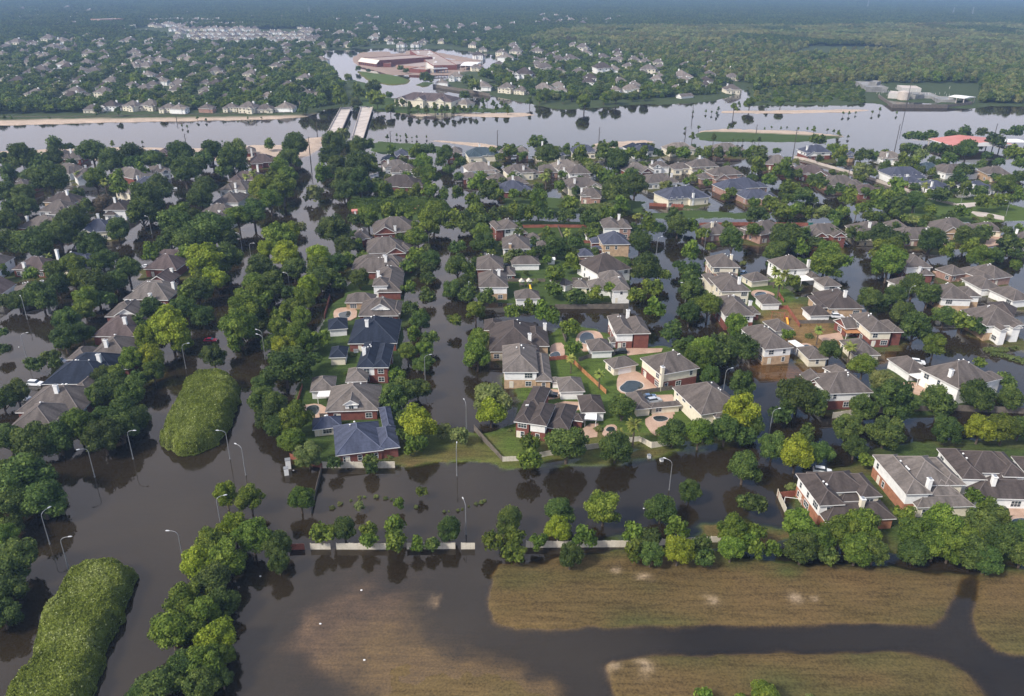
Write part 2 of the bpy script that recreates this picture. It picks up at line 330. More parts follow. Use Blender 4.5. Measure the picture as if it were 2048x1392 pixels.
        if cat == 'garage':
            o = link('garage_door', GDOORM, root); o.location = (x1, (y0 + y1) / 2, .05); o.rotation_euler = (0, 0, math.pi / 2)
        else:
            o = link('door', DOORM, root); o.location = (x0 + (x1 - x0) * .22, y0, .3)
            for k in range(rnd.choice((2, 3, 4))):
                px, py = x0 + (x1 - x0) * rnd.uniform(.35, .65), y0 + (y1 - y0) * rnd.uniform(.55, .7)
                hgt = e + min(px - x0 + .5, x1 + .5 - px, py - y0 + .5, y1 + .5 - py) * PITCHK
                o = link('roof_vent', VENTM, root); o.location = (px, py, min(hgt, tops[0]) + .05)
        for q in W:
            if len(q) > 8 and q[8] == 'A':
                i = W.index(q); x0, y0, x1, y1, e, t, wl = rc[i]; o = link('arched_window', ARCH, root); o.location = ((x0 + x1) / 2, y0, e - 1.9)
    mx_ = sum((a[0] + a[2]) / 2 for a in rc) / len(rc); my_ = sum((a[1] + a[3]) / 2 for a in rc) / len(rc)
    cw = (A[0] + mx_ * ca - my_ * sa, A[1] + mx_ * sa + my_ * ca); rects.append((cw[0], cw[1], max(r[2] for r in rc) - min(r[0] for r in rc)))
    return root
# near houses: (view, label, category, roof, wall, wings[(ax,ay,bx,by,depth,eave,type,wall,feature)], chimneys)
NEAR = [
 ('3', 'brown-roofed two-storey house with red brick end, farthest in the middle block by the red fence', 'house', 'u', 'RW', [(440, 157, 575, 147, 13, 6, 'h', 'W'), (372, 160, 446, 159, 14, 6, 'h', 'R'), (575, 185, 636, 188, 8, 3.2)], []),
 ('3', 'two-storey white house with wide tan brick chimney on its near wall', 'house', 'u', 'TW', [(430, 318, 660, 318, 16, 6)], [(492, 272, 'T')]),
 ('3', 'small hip-roofed garage just right of the tan chimney house', 'garage', 'u', 'W', [(640, 240, 745, 235, 7, 3)], []),
 ('3', 'small pale garage half hidden by the big dark tree in the middle block', 'garage', 'u', 'W', [(712, 300, 808, 300, 7, 3.2)], []),
 ('3', 'brown-roofed brick house with white dormer, left edge of the middle block', 'house', 'u', 'R', [(215, 487, 440, 487, 15, 6), (440, 533, 537, 533, 9, 3.2)], []),
 ('3', 'long low white garage with hip roof on the lawn of the middle block', 'garage', 'u', 'W', [(505, 447, 740, 443, 8, 3.2)], []),
 ('3', 'two-storey tan and white house left of the play towers', 'house', 'u', 'T', [(235, 632, 478, 630, 16, 6, 'h', 'TW')], [(400, 485, 'W')]),
 ('3', 'hip-roofed white garage below the play towers by the flooded cross street', 'garage', 'u', 'W', [(535, 728, 740, 725, 8, 3.2)], []),
 ('3', 'two-storey white house at the far right corner of the middle block', 'house', 'u', 'W', [(1255, 147, 1400, 147, 14, 6, 'h', 'W'), (1385, 149, 1490, 149, 13, 6, 'h', 'P')], [(1385, 33, 'W')]),
 ('3', 'two-storey brick house under a slate blue roof in the middle block', 'house', 'l', 'TP', [(1250, 283, 1477, 280, 14, 6.2, 'h', 'T'), (1160, 272, 1255, 270, 7, 3.5, 'h', 'R'), (1165, 325, 1250, 322, 4, 2.8, 'h', 'R')], []),
 ('3', 'small white garage with grey roof left of the slate blue roof', 'garage', 'u', 'W', [(1125, 228, 1240, 225, 7, 3)], []),
 ('3', 'small brick garage with slate blue hip roof in the middle block', 'garage', 'l', 'P', [(1055, 378, 1180, 375, 8, 3.2)], []),
 ('3', 'large white house with steep dark gabled roof and three small upper windows', 'house', 'd', 'W', [(1205, 525, 1488, 478, 17, 5.6, 'h')], []),
 ('3', 'small white garden pavilion left of the steep-roofed white house', 'pavilion', 'u', 'W', [(1080, 450, 1168, 450, 6, 3)], []),
 ('3', 'white house with stepped grey roofs at the flooded corner of the middle block', 'house', 'g', 'W', [(1330, 662, 1485, 660, 14, 5.5), (1140, 640, 1340, 645, 9, 3.5), (1235, 590, 1440, 580, 10, 5.3)], []),
 ('3', 'pale open-fronted garden pavilion between two bright trees', 'pavilion', 'g', 'C', [(1000, 632, 1130, 638, 7, 3.0)], []),
 ('3', 'narrow white garage beside the tallest bright tree of the middle block', 'garage', 'g', 'W', [(945, 625, 1022, 600, 9, 3.0)], []),
 ('3', 'large house with sprawling dark brown hip roof and two white chimneys', 'house', 'd', 'T', [(320, 1160, 735, 1160, 23, 3.6), (600, 1112, 815, 1115, 15, 3.6), (278, 985, 425, 980, 9, 3.6)], [(777, 925, 'W'), (653, 1010, 'W')]),
 ('4', 'tan brick and white siding house with long light grey roof, nearest the flooded street', 'house', 'g', 'TW', [(240, 527, 500, 527, 19, 6), (480, 592, 600, 592, 19, 3.4)], []),
 ('4', 'small white garage with hip roof right of the light grey roof', 'garage', 'g', 'W', [(655, 672, 842, 668, 9, 3.2), (595, 596, 660, 600, 3, 2.7)], []),
 ('4', 'two-storey house half white half red brick beside the kidney-shaped pool', 'house', 'u', 'RW', [(1065, 250, 1205, 247, 16, 6, 'h', 'RW'), (1195, 247, 1322, 243, 14, 6.05, 'h', 'R')], [(1157, 70, 'W')]),
 ('4', 'small white garage between the kidney-shaped pool and the black car', 'garage', 'u', 'W', [(885, 378, 1052, 370, 9, 3), (1030, 310, 1060, 308, 4, 2.6)], []),
 ('4', 'two-storey cream house with brick base and cream chimney beside the curved pool', 'house', 'u', 'RC', [(1245, 425, 1395, 548, 14, 6)], [(1410, 485, 'C')]),
 ('4', 'hip-roofed garage with open porch at the end of the orange fence', 'garage', 'u', 'C', [(978, 440, 1050, 503, 9, 3.2)], []),
 ('4', 'cream house with dark streaked roof beside the rectangular pool', 'house', 'u', 'C', [(1480, 640, 1690, 840, 14, 5.2), (1720, 790, 1800, 860, 9, 4.2)], []),
 ('4', 'grey-roofed garage joined by a covered walk to the cream house', 'garage', 'u', 'C', [(1215, 800, 1332, 790, 10, 3), (1325, 790, 1530, 748, 2.6, 2.7)], []),
 ('4', 'red brick and white house with dark hip roofs nearest the lawn at the street end', 'house', 'd', 'RW', [(320, 888, 440, 905, 12, 5.6, 'h', 'R'), (425, 903, 562, 918, 12, 5.65, 'h', 'RW'), (385, 784, 520, 800, 13, 5.4, 'h', 'R'), (560, 932, 740, 905, 14, 3.5, 'h', 'R'), (740, 880, 830, 884, 4, 2.9, 'h', 'R')], []),
 ('4', 'brown-roofed garage with white metal porch beside the red brick and white house', 'garage', 'd', 'W', [(815, 823, 992, 820, 10, 3.4)], []),
 ('2', 'long brown-roofed brick house, sixth from the near end of the street row', 'house', 'u', 'R', [(835, 100, 1255, 100, 13, 3.4), (1010, 62, 1255, 62, 12, 4)], [(1110, -35, 'W')]),
 ('2', 'house with white two-window tower and white chimney in the street row', 'house', 'u', 'RW', [(1000, 212, 1130, 210, 8, 6.2, 'h', 'W'), (1040, 265, 1240, 262, 22, 3.7, 'h', 'R')], [(1049, 88, 'W')]),
 ('2', 'tan house with white arched gable window beside a round backyard pool', 'house', 'u', 'T', [(885, 458, 1215, 455, 14, 3.3, 'h', 'R'), (775, 350, 1020, 347, 8, 3.3), (990, 405, 1145, 402, 8, 5.2, 'y', 'W', 'A'), (1150, 440, 1230, 440, 12, 3.4)], []),
 ('2', 'house under wide navy hip roof beside a palm in the street row', 'house', 'n', 'R', [(800, 685, 1205, 680, 20, 3.5)], [(954, 488, 'W')]),
 ('2', 'white garage with navy roof just left of the palm', 'garage', 'n', 'W', [(640, 572, 802, 560, 9, 3.2)], []),
 ('2', 'two-storey house under steep navy roof with white and red brick near wall', 'house', 'n', 'R', [(872, 880, 1030, 879, 18, 6, 'h', 'RW'), (1000, 881, 1135, 880, 17, 6.05, 'h', 'R')], [(932, 714, 'W')]),
 ('2', 'navy-roofed garage with one roof vent behind the weedy yard', 'garage', 'n', 'C', [(645, 800, 788, 796, 8, 3.2)], []),
 ('2', 'grey-roofed red brick house with white arched dormer, second in the street row', 'house', 'g', 'R', [(615, 1242, 1050, 1228, 15, 3.6), (760, 1184, 890, 1182, 9, 5.6, 'y', 'W', 'A'), (780, 1000, 960, 990, 9, 3.8)], []),
 ('2', 'small grey-roofed garage with white patio cover beside a backyard pool', 'garage', 'g', 'W', [(490, 1077, 695, 1065, 9, 3.2)], []),
 ('i', 'red brick house with speckled slate blue roof at the near end of the street row', 'house', 's', 'R', [(480, 480, 830, 437, 15, 3.5), (790, 437, 948, 405, 11, 3.55), (830, 300, 916, 288, 13, 3.5)], []),
 ('i', 'low carport with slate blue roof beside the pink car', 'carport', 's', 'C', [(310, 292, 525, 268, 6, 2.8)], []),
 ('5', 'brick house with white chimney behind wide dark tree, left end of far right row', 'house', 'u', 'P', [(300, 205, 520, 195, 14, 3.5)], [(350, 95, 'C')]),
 ('5', 'red brick house second from left in the far right row', 'house', 'u', 'P', [(745, 205, 965, 165, 14, 5.0), (550, 178, 660, 190, 9, 3.2)], []),
 ('5', 'red brick house with twin front gables in the far right row', 'house', 'u', 'P', [(1140, 205, 1450, 198, 12, 5.6, 'h', 'R'), (1180, 225, 1300, 222, 8, 5.5, 'y', 'R'), (1340, 222, 1450, 219, 8, 5.5, 'y', 'R')], []),
 ('5', 'low brown-roofed house with white chimney, fourth in the far right row', 'house', 'u', 'C', [(1520, 195, 1840, 198, 14, 3.6), (1780, 130, 1960, 150, 10, 3.3)], [(1640, 100, 'W')]),
 ('5', 'two-storey pinkish house with tall tan chimney at the left of the right block', 'house', 'u', 'PC', [(285, 390, 345, 468, 12, 6), (380, 520, 560, 525, 8, 3.4, 'h', 'P')], [(505, 362, 'C')]),
 ('5', 'small tan garage with hip roof by the dark flooded yard', 'garage', 'u', 'C', [(670, 588, 822, 570, 8, 3)], []),
 ('5', 'two-storey white house with white chimney and broad white patio cover', 'house', 'u', 'W', [(918, 492, 1150, 478, 13, 6, 'h', 'W'), (1150, 555, 1232, 552, 8, 3.2)], [(1140, 408, 'W')]),
 ('5', 'white garage right of the broad white patio cover', 'garage', 'u', 'W', [(1262, 628, 1408, 620, 9, 3)], []),
 ('5', 'two-storey cream house with white chimney beside the round spa pool', 'house', 'u', 'C', [(420, 668, 662, 662, 16, 6), (322, 600, 430, 610, 12, 5)], [(572, 548, 'W')]),
 ('5', 'house with two-slope dark roof and white chimney just left of the swing set', 'house', 'u', 'RW', [(450, 868, 700, 865, 18, 5.8), (670, 850, 742, 850, 7, 3)], [(660, 742, 'W')]),
 ('5', 'small garage with hip roof just above the wooden swing set', 'garage', 'u', 'W', [(755, 770, 912, 766, 8, 3)], []),
 ('5', 'low tan brick house with wide dark hip roof beside the white car', 'house', 'd', 'T', [(1300, 808, 1590, 806, 17, 3.6), (1150, 730, 1290, 800, 12, 3.4)], [(1440, 658, 'W')]),
 ('5', 'white garage immediately left of the white car', 'garage', 'd', 'W', [(1150, 866, 1322, 862, 8, 3)], []),
 ('5', 'two-storey yellow-sided house over dark brick standing in orange water', 'house', 'u', 'RC', [(1640, 1002, 1830, 999, 16, 6), (1820, 1001, 1912, 996, 10, 5.4, 'h', 'R')], []),
 ('5', 'small brick gabled outbuilding with rust-coloured patio left of the yellow-sided house', 'outbuilding', 'u', 'R', [(1440, 972, 1565, 962, 8, 3.6, 'x')], []),
 ('5', 'low cream garage with sloping roof behind the bright palm', 'garage', 'u', 'C', [(1385, 1068, 1510, 1190, 9, 3)], []),
 ('5', 'tan brick and white house facing the orange flooded drive', 'house', 'u', 'T', [(775, 1143, 1012, 1124, 18, 6, 'h', 'TW')], []),
 ('5', 'cream garage with hip roof standing in the orange flooded drive', 'garage', 'u', 'C', [(1135, 1222, 1298, 1216, 9, 3)], []),
 ('5', 'small dark-roofed garage beside the fallen white awning below the swing set', 'garage', 'u', 'W', [(865, 992, 1012, 978, 9, 3)], []),
 ('6', 'red brick house with two white-trimmed gables above the cream corner fence', 'house', 'u', 'RW', [(290, 1020, 440, 1178, 14, 5.8), (215, 1015, 275, 1085, 6, 5.2, 'x', 'R')], []),
 ('6', 'grey garage behind the red brick house with two gables', 'garage', 'u', 'W', [(575, 1058, 675, 1032, 9, 3)], []),
 ('6', 'large white two-storey house with white chimney above the flooded patio', 'house', 'u', 'W', [(1190, 972, 1515, 1137, 16, 6), (1400, 1075, 1515, 1140, 19, 5.6)], [(1458, 976, 'W')]),
 ('6', 'long white garage with sloping roof left of the large white house', 'garage', 'u', 'W', [(925, 888, 1105, 1012, 8, 3.2)], []),
 ('6', 'two-storey orange brick and white house beside the long low garden wall', 'house', 'u', 'TW', [(1375, 398, 1632, 405, 13, 6), (1550, 378, 1690, 375, 9, 5.5)], []),
 ('6', 'low dark-roofed garage right of the orange brick and white house', 'garage', 'd', 'W', [(1720, 500, 1965, 550, 11, 3.2)], []),
 ('6', 'tan brick house with twin white gables at the flooded right edge', 'house', 'u', 'TW', [(1740, 622, 2050, 612, 15, 6), (1860, 660, 1930, 658, 6, 5.8, 'y', 'W'), (1960, 640, 2040, 637, 6, 5.8, 'y', 'W')], []),
 ('6', 'wide pinkish brick house with many hips facing the orange bank', 'house', 'u', 'P', [(1800, 238, 1955, 216, 14, 3.6), (1580, 192, 1810, 232, 14, 3.7), (1425, 197, 1585, 192, 9, 3.4)], []),
 ('6', 'long white garage with brown roof in front of the pinkish brick house', 'garage', 'u', 'W', [(1530, 232, 1700, 322, 9, 3.2)], []),
 ('6', 'second long white garage with brown roof, nearer the right edge', 'garage', 'u', 'W', [(1755, 322, 1960, 418, 9, 3.2)], []),
 ('6', 'two-storey white house with tall white chimney on its near wall amid dark water', 'house', 'u', 'RW', [(1085, 142, 1300, 142, 13, 6), (1205, 205, 1310, 202, 6, 3.4, 'h', 'R')], [(1195, 135, 'W')]),
 ('6', 'small white garage below the tall-chimneyed white house', 'garage', 'u', 'W', [(1050, 302, 1190, 277, 8, 3)], []),
 ('7', 'white and orange brick house with cream chimney, leftmost of the three big near houses', 'house', 'd', 'OW', [(488, 568, 648, 785, 6.2, 6.2), (560, 560, 665, 700, 11, 6.25, 'h', 'C'), (800, 570, 950, 728, 5.2, 6.2, 'h', 'C'), (640, 770, 690, 900, 17, 3.4, 'h', 'O'), (700, 640, 800, 760, 8, 4.4, 'h', 'C')], [(945, 732, 'C')]),
 ('7', 'white and red brick house with mottled roof, middle of three big near houses', 'house', 'g', 'OW', [(1010, 442, 1237, 708, 6.4, 6.2), (1100, 452, 1290, 650, 11, 6.25, 'h', 'C'), (1330, 460, 1500, 648, 5.2, 6.2, 'h', 'C'), (1270, 720, 1310, 800, 14, 3.4, 'h', 'C'), (1300, 600, 1400, 730, 8, 4.4, 'h', 'C')], [(1402, 600, 'W')]),
 ('7', 'white house with white chimney and bay windows, rightmost of the three big near houses', 'house', 'd', 'W', [(1445, 397, 1620, 603, 6, 6.2), (1560, 412, 1680, 560, 11, 6.25), (1740, 420, 1950, 590, 6, 6.2), (1600, 600, 1700, 735, 17, 3.4), (1760, 560, 1830, 660, 8, 4.4)], [(1842, 582, 'W')]),
 ('7', 'dark-roofed house cut by the right edge beside the bay-windowed white house', 'house', 'd', 'W', [(1950, 450, 2060, 580, 14, 6)], []),
 ('1', 'white-walled house with brown roof at the left edge, cut by the frame', 'house', 'u', 'W', [(0, 190, 110, 125, 12, 5.5), (-80, 240, 20, 215, 12, 5.5)], []),
 ('1', 'low purple-brown roofed house with white chimney near the left edge', 'house', 'p', 'R', [(85, 215, 335, 222, 12, 3.6)], [(170, 163, 'W')]),
 ('1', 'cream house under steep slate blue roof with tall white chimney', 'house', 'l', 'C', [(385, 168, 520, 178, 12, 5, 'h', 'C'), (500, 182, 665, 200, 12, 5)], [(410, 68, 'W')]),
 ('1', 'house with white gable end and brown roof cut by the left edge', 'house', 'p', 'W', [(0, 400, 120, 320, 14, 4.2, 'x')], []),
 ('1', 'low brown house with white chimney behind the canopy on the left street', 'house', 'u', 'R', [(115, 412, 310, 380, 10, 3.5)], [(305, 295, 'W')]),
 ('1', 'brown-roofed house with brick gable front and white eaves', 'house', 'p', 'R', [(1050, 212, 1290, 220, 14, 3.8), (1070, 312, 1250, 310, 10, 3.6, 'y', 'R'), (1100, 135, 1370, 130, 9, 3.8)], [(1253, 205, 'W')]),
 ('1', 'house with blue-grey roof and white chimney below the brick gable', 'house', 'g', 'R', [(900, 432, 1230, 440, 14, 3.9), (965, 370, 1245, 365, 9, 4.2)], [(1262, 306, 'W')]),
 ('1', 'brown-roofed house with bright white triangular gable wall', 'house', 'u', 'R', [(765, 560, 1000, 558, 12, 3.6), (830, 556, 1005, 554, 10, 3.7, 'y', 'W')], [(1095, 388, 'W')]),
 ('1', 'purple-brown hip-roofed house with white chimney, fifth from the near end of left row', 'house', 'p', 'R', [(668, 705, 988, 705, 15, 3.5)], [(907, 563, 'W')]),
 ('1', 'brown-roofed house with long left wing, fourth from the near end of left row', 'house', 'u', 'R', [(620, 875, 945, 872, 16, 3.6), (483, 876, 640, 874, 9, 3.4)], [(768, 728, 'W')]),
 ('1', 'house under dark navy roof, third from the near end of left row', 'house', 'n', 'R', [(305, 1054, 760, 1052, 14, 3.6), (440, 965, 830, 960, 12, 4), (850, 945, 950, 935, 8, 3.4)], [(715, 832, 'W')]),
 ('1', 'wide brown-roofed brick house, second from the near end of left row', 'house', 'u', 'R', [(110, 1262, 590, 1262, 15, 3.5), (500, 1120, 660, 1110, 10, 3.5, 'h', 'R')], [(402, 1058, 'W')]),
 ('1', 'brown-roofed house with white arched dormer at the near end of left row', 'house', 'u', 'R', [(40, 1395, 400, 1390, 14, 3.5), (345, 1385, 440, 1350, 6, 5.2, 'y', 'W', 'A')], []),
]
for i, (v, lb, cat, rk, wl, W, ch) in enumerate(NEAR): house(v, W, rk, wl, lb, cat, ch, True, None, i)
# middle-distance houses: view | phrase | "ax,ay,bx,by,depth,eave,roof,wall[,cx,cy]" ...
ORD = 'first second third fourth fifth sixth seventh eighth ninth tenth eleventh twelfth thirteenth fourteenth fifteenth sixteenth seventeenth eighteenth nineteenth twentieth'.split()
ROOFW = {'g': 'grey-roofed', 'd': 'dark-roofed', 'n': 'navy-roofed', 'l': 'slate-blue-roofed', 't': 'tan-roofed', 'p': 'purple-brown-roofed', 'u': 'brown-roofed', 'e': 'teal-grey-roofed'}
WALLW = {'W': 'white', 'C': 'cream', 'R': 'red brick', 'T': 'tan brick', 'P': 'pink brick', 'O': 'orange brick', 'G': 'grey', 'RW': 'brick and white', 'TW': 'tan and white'}
MID = [('a', 'in front line on near river bank', '10,215,75,215,12,3.5,u,R 215,222,370,225,14,3.6,u,R 365,228,470,228,13,3.6,u,R,410,168 640,210,720,212,13,3.5,d,R 840,205,905,207,11,3.5,l,R,857,172 915,195,985,195,12,4,p,R 1140,215,1180,212,9,3.5,u,R 1300,208,1342,205,9,4.5,u,W 1425,190,1500,186,12,3.6,u,R 1465,252,1605,245,14,3.6,p,R,1468,165'),
 ('a', 'in the left residential block', '90,358,185,352,13,5,u,W,145,262 35,402,160,405,13,3.6,u,R 218,536,395,540,14,5.6,u,W,405,505 250,480,420,490,13,5,d,T,388,410 100,630,325,648,14,3.7,u,R,155,562 605,527,735,527,14,5.4,d,W,668,452 755,432,860,410,12,4.5,t,C,803,325 785,385,950,375,12,4,l,C,783,372 885,312,1000,300,12,4.4,u,W,935,262 460,657,645,652,14,4.4,l,C,570,548 440,335,600,318,12,4.8,u,W,498,264 650,315,780,345,13,4,g,R 300,290,432,310,12,4.4,u,W'),
 ('a', 'in the row left of the boulevard trees', '1340,350,1500,352,13,3.6,p,R,1505,262 1285,405,1440,412,13,3.8,u,W,1375,367 1250,482,1395,485,14,4,u,W,1380,405 1160,548,1345,560,13,3.6,u,R,1283,528 1105,590,1300,605,12,3.6,u,W,1275,583'),
 ('b', 'in the far row beside the near river bank', '558,208,640,205,12,4.5,l,R 470,240,560,240,11,3.6,n,R 860,195,950,195,13,4,g,R 980,210,1150,205,14,4.6,e,C,1050,140 1170,190,1240,190,11,4,g,T 1268,188,1340,188,12,4.5,g,P 1380,200,1530,200,14,4.6,l,C,1418,125 1590,190,1735,190,14,4.6,l,C 1740,185,1820,180,12,4.8,t,W 1945,185,2040,185,12,4.8,l,W'),
 ('b', 'in the small block behind the parked white trucks', '500,285,650,275,13,4.6,g,W,515,232 530,302,682,300,11,4.4,u,W 465,388,692,392,17,3.8,d,R'),
 ('b', 'between the river row and the long hedges', '985,300,1150,290,13,5.2,t,W,1104,243 957,345,1052,342,10,3.4,u,R 1210,312,1372,305,13,5,u,C,1308,268 1120,362,1230,355,12,3.6,u,P 1240,372,1335,365,10,3.6,u,P 1160,418,1332,415,15,3.6,l,R,1245,325 1400,300,1512,300,11,3.6,u,P 1500,285,1642,275,13,5.4,t,W,1513,235 1575,315,1705,312,13,5.2,u,W,1545,277 1572,398,1768,388,14,5,u,C,1608,343 1640,445,1765,450,12,4.6,u,P,1648,398 1930,310,2060,300,16,3.7,g,R'),
 ('b', 'at the far end of the street row', '330,698,412,692,12,3.5,u,R 430,662,685,650,17,3.8,u,R,555,618 390,782,622,772,16,3.6,u,R 300,872,612,868,13,3.4,u,R,493,788 440,935,600,930,12,3.6,u,R,457,885'),
 ('c', 'in the row left of the canal wall', '20,275,130,268,16,3.6,g,R 138,242,232,240,9,4.4,u,W,140,208 240,248,338,248,9,3.8,u,C 342,242,482,238,12,5.4,u,C,385,182 455,285,607,278,12,5.4,u,P 380,300,450,298,8,3.4,u,P 115,325,265,315,13,4,u,W,240,272 222,408,428,388,15,4.6,l,C,352,375 505,358,712,345,14,4,l,P 620,405,765,398,12,3.6,l,P'),
 ('c', 'nearest the green island on the river shore', '45,160,165,150,13,4.6,n,W 220,155,360,150,13,4.2,t,C 470,160,605,155,14,4.2,g,P 712,225,855,232,16,4,g,R'),
 ('m', 'around the flooded crossroads near the red-roofed pavilion', '418,245,610,240,13,5.4,l,RW,430,192 730,262,800,262,11,4.6,l,T 995,290,1155,285,12,4.8,t,W,1030,245 1290,375,1445,370,12,3.8,e,W 1465,400,1690,390,14,4,u,W 1770,405,1960,410,13,5.2,u,T 350,400,580,410,14,4.8,p,R 580,490,830,490,15,3.6,u,P 800,545,990,545,12,3.6,p,R 1055,420,1310,415,14,4.6,l,W 1170,470,1290,465,9,3.6,l,R,1180,405 1355,515,1490,500,11,4,l,W,1365,460 1640,520,1820,515,12,4,l,W,1675,480'),
 ('m', 'in the right part of the row beyond the wooded verge', '1420,840,1700,835,16,3.6,u,T 1150,895,1470,890,13,3.6,u,P,1327,808 1690,820,1890,835,10,3.2,u,C 1955,880,2090,905,12,4,u,W,2000,815')]
midc = 0
for v, ph, s in MID:
    ent = [e.split(',') for e in s.split()]
    o_ = sorted(range(len(ent)), key=lambda i: float(ent[i][0])); cnt = {}
    for i in o_:
        e = ent[i]; q = [float(a) for a in e[:6]]; key = (e[6], e[7]); cnt[key] = cnt.get(key, 0) + 1
    seen = {}
    for i in o_:
        e = ent[i]; q = [float(a) for a in e[:6]]; key = (e[6], e[7]); n = seen.get(key, 0); seen[key] = n + 1
        lb = f"{ROOFW[e[6]]} {WALLW[e[7]]} house " + (f"{ORD[n]} from left " if cnt[key] > 1 else '') + ph
        house(v, [tuple(q)], e[6], e[7], lb, 'house', [(float(e[8]), float(e[9]), 'W')] if len(e) > 8 else [], True, 'houses ' + ph, 500 + midc, True); midc += 1
# ---------------------------------------------------------------- terrain and flood water
ys = [30.0]
while ys[-1] < 9500: ys.append(ys[-1] + max(.85, .0062 * ys[-1]))
ys = np.array(ys); us = np.linspace(-1, 1, 400)
GX = us[None, :] * (ys[:, None] + 60) * .98; GY = np.repeat(ys[:, None], 400, 1)
P = np.stack([GX.ravel(), GY.ravel()], 1)
def sdist(pts, pl):
    """signed distance to a polygon, positive inside"""
    pl = np.array([(p[0], p[1]) for p in pl]); n = len(pl); d = np.full(len(pts), 1e18); ins = np.zeros(len(pts), bool)
    for i in range(n):
        a, b = pl[i], pl[(i + 1) % n]; e = b - a; w_ = pts - a
        t = np.clip((w_ @ e) / max(e @ e, 1e-9), 0, 1); q = w_ - t[:, None] * e; d = np.minimum(d, (q * q).sum(1))
        c = ((a[1] > pts[:, 1]) != (b[1] > pts[:, 1])); 
        if abs(b[1] - a[1]) > 1e-9: ins ^= c & (pts[:, 0] < (b[0] - a[0]) * (pts[:, 1] - a[1]) / (b[1] - a[1]) + a[0])
    d = np.sqrt(d); return np.where(ins, d, -d)
def vnoise(x, y, s, seed=0):
    x = x / s; y = y / s; xi = np.floor(x).astype(np.int64); yi = np.floor(y).astype(np.int64); fx = x - xi; fy = y - yi
    def h(a, b):
        n_ = (a * 374761393 + b * 668265263 + seed * 1442695041) & 0x7fffffff; n_ = ((n_ ^ (n_ >> 13)) * 1274126177) & 0x7fffffff
        return ((n_ ^ (n_ >> 16)) & 0xffff) / 65535.0
    fx = fx * fx * (3 - 2 * fx); fy = fy * fy * (3 - 2 * fy)
    return (h(xi, yi) * (1 - fx) + h(xi + 1, yi) * fx) * (1 - fy) + (h(xi, yi + 1) * (1 - fx) + h(xi + 1, yi + 1) * fx) * fy
def fbm(x, y, s, seed=0): return (vnoise(x, y, s, seed) * .5 + vnoise(x, y, s / 2.1, seed + 1) * .3 + vnoise(x, y, s / 4.3, seed + 2) * .2) - .5
GRASS, LAWN, DRY, SAND, MUD, WOODS = (.046, .070, .017), (.064, .094, .018), (.088, .062, .024), (.40, .31, .235), (.20, .105, .03), (.045, .06, .022)
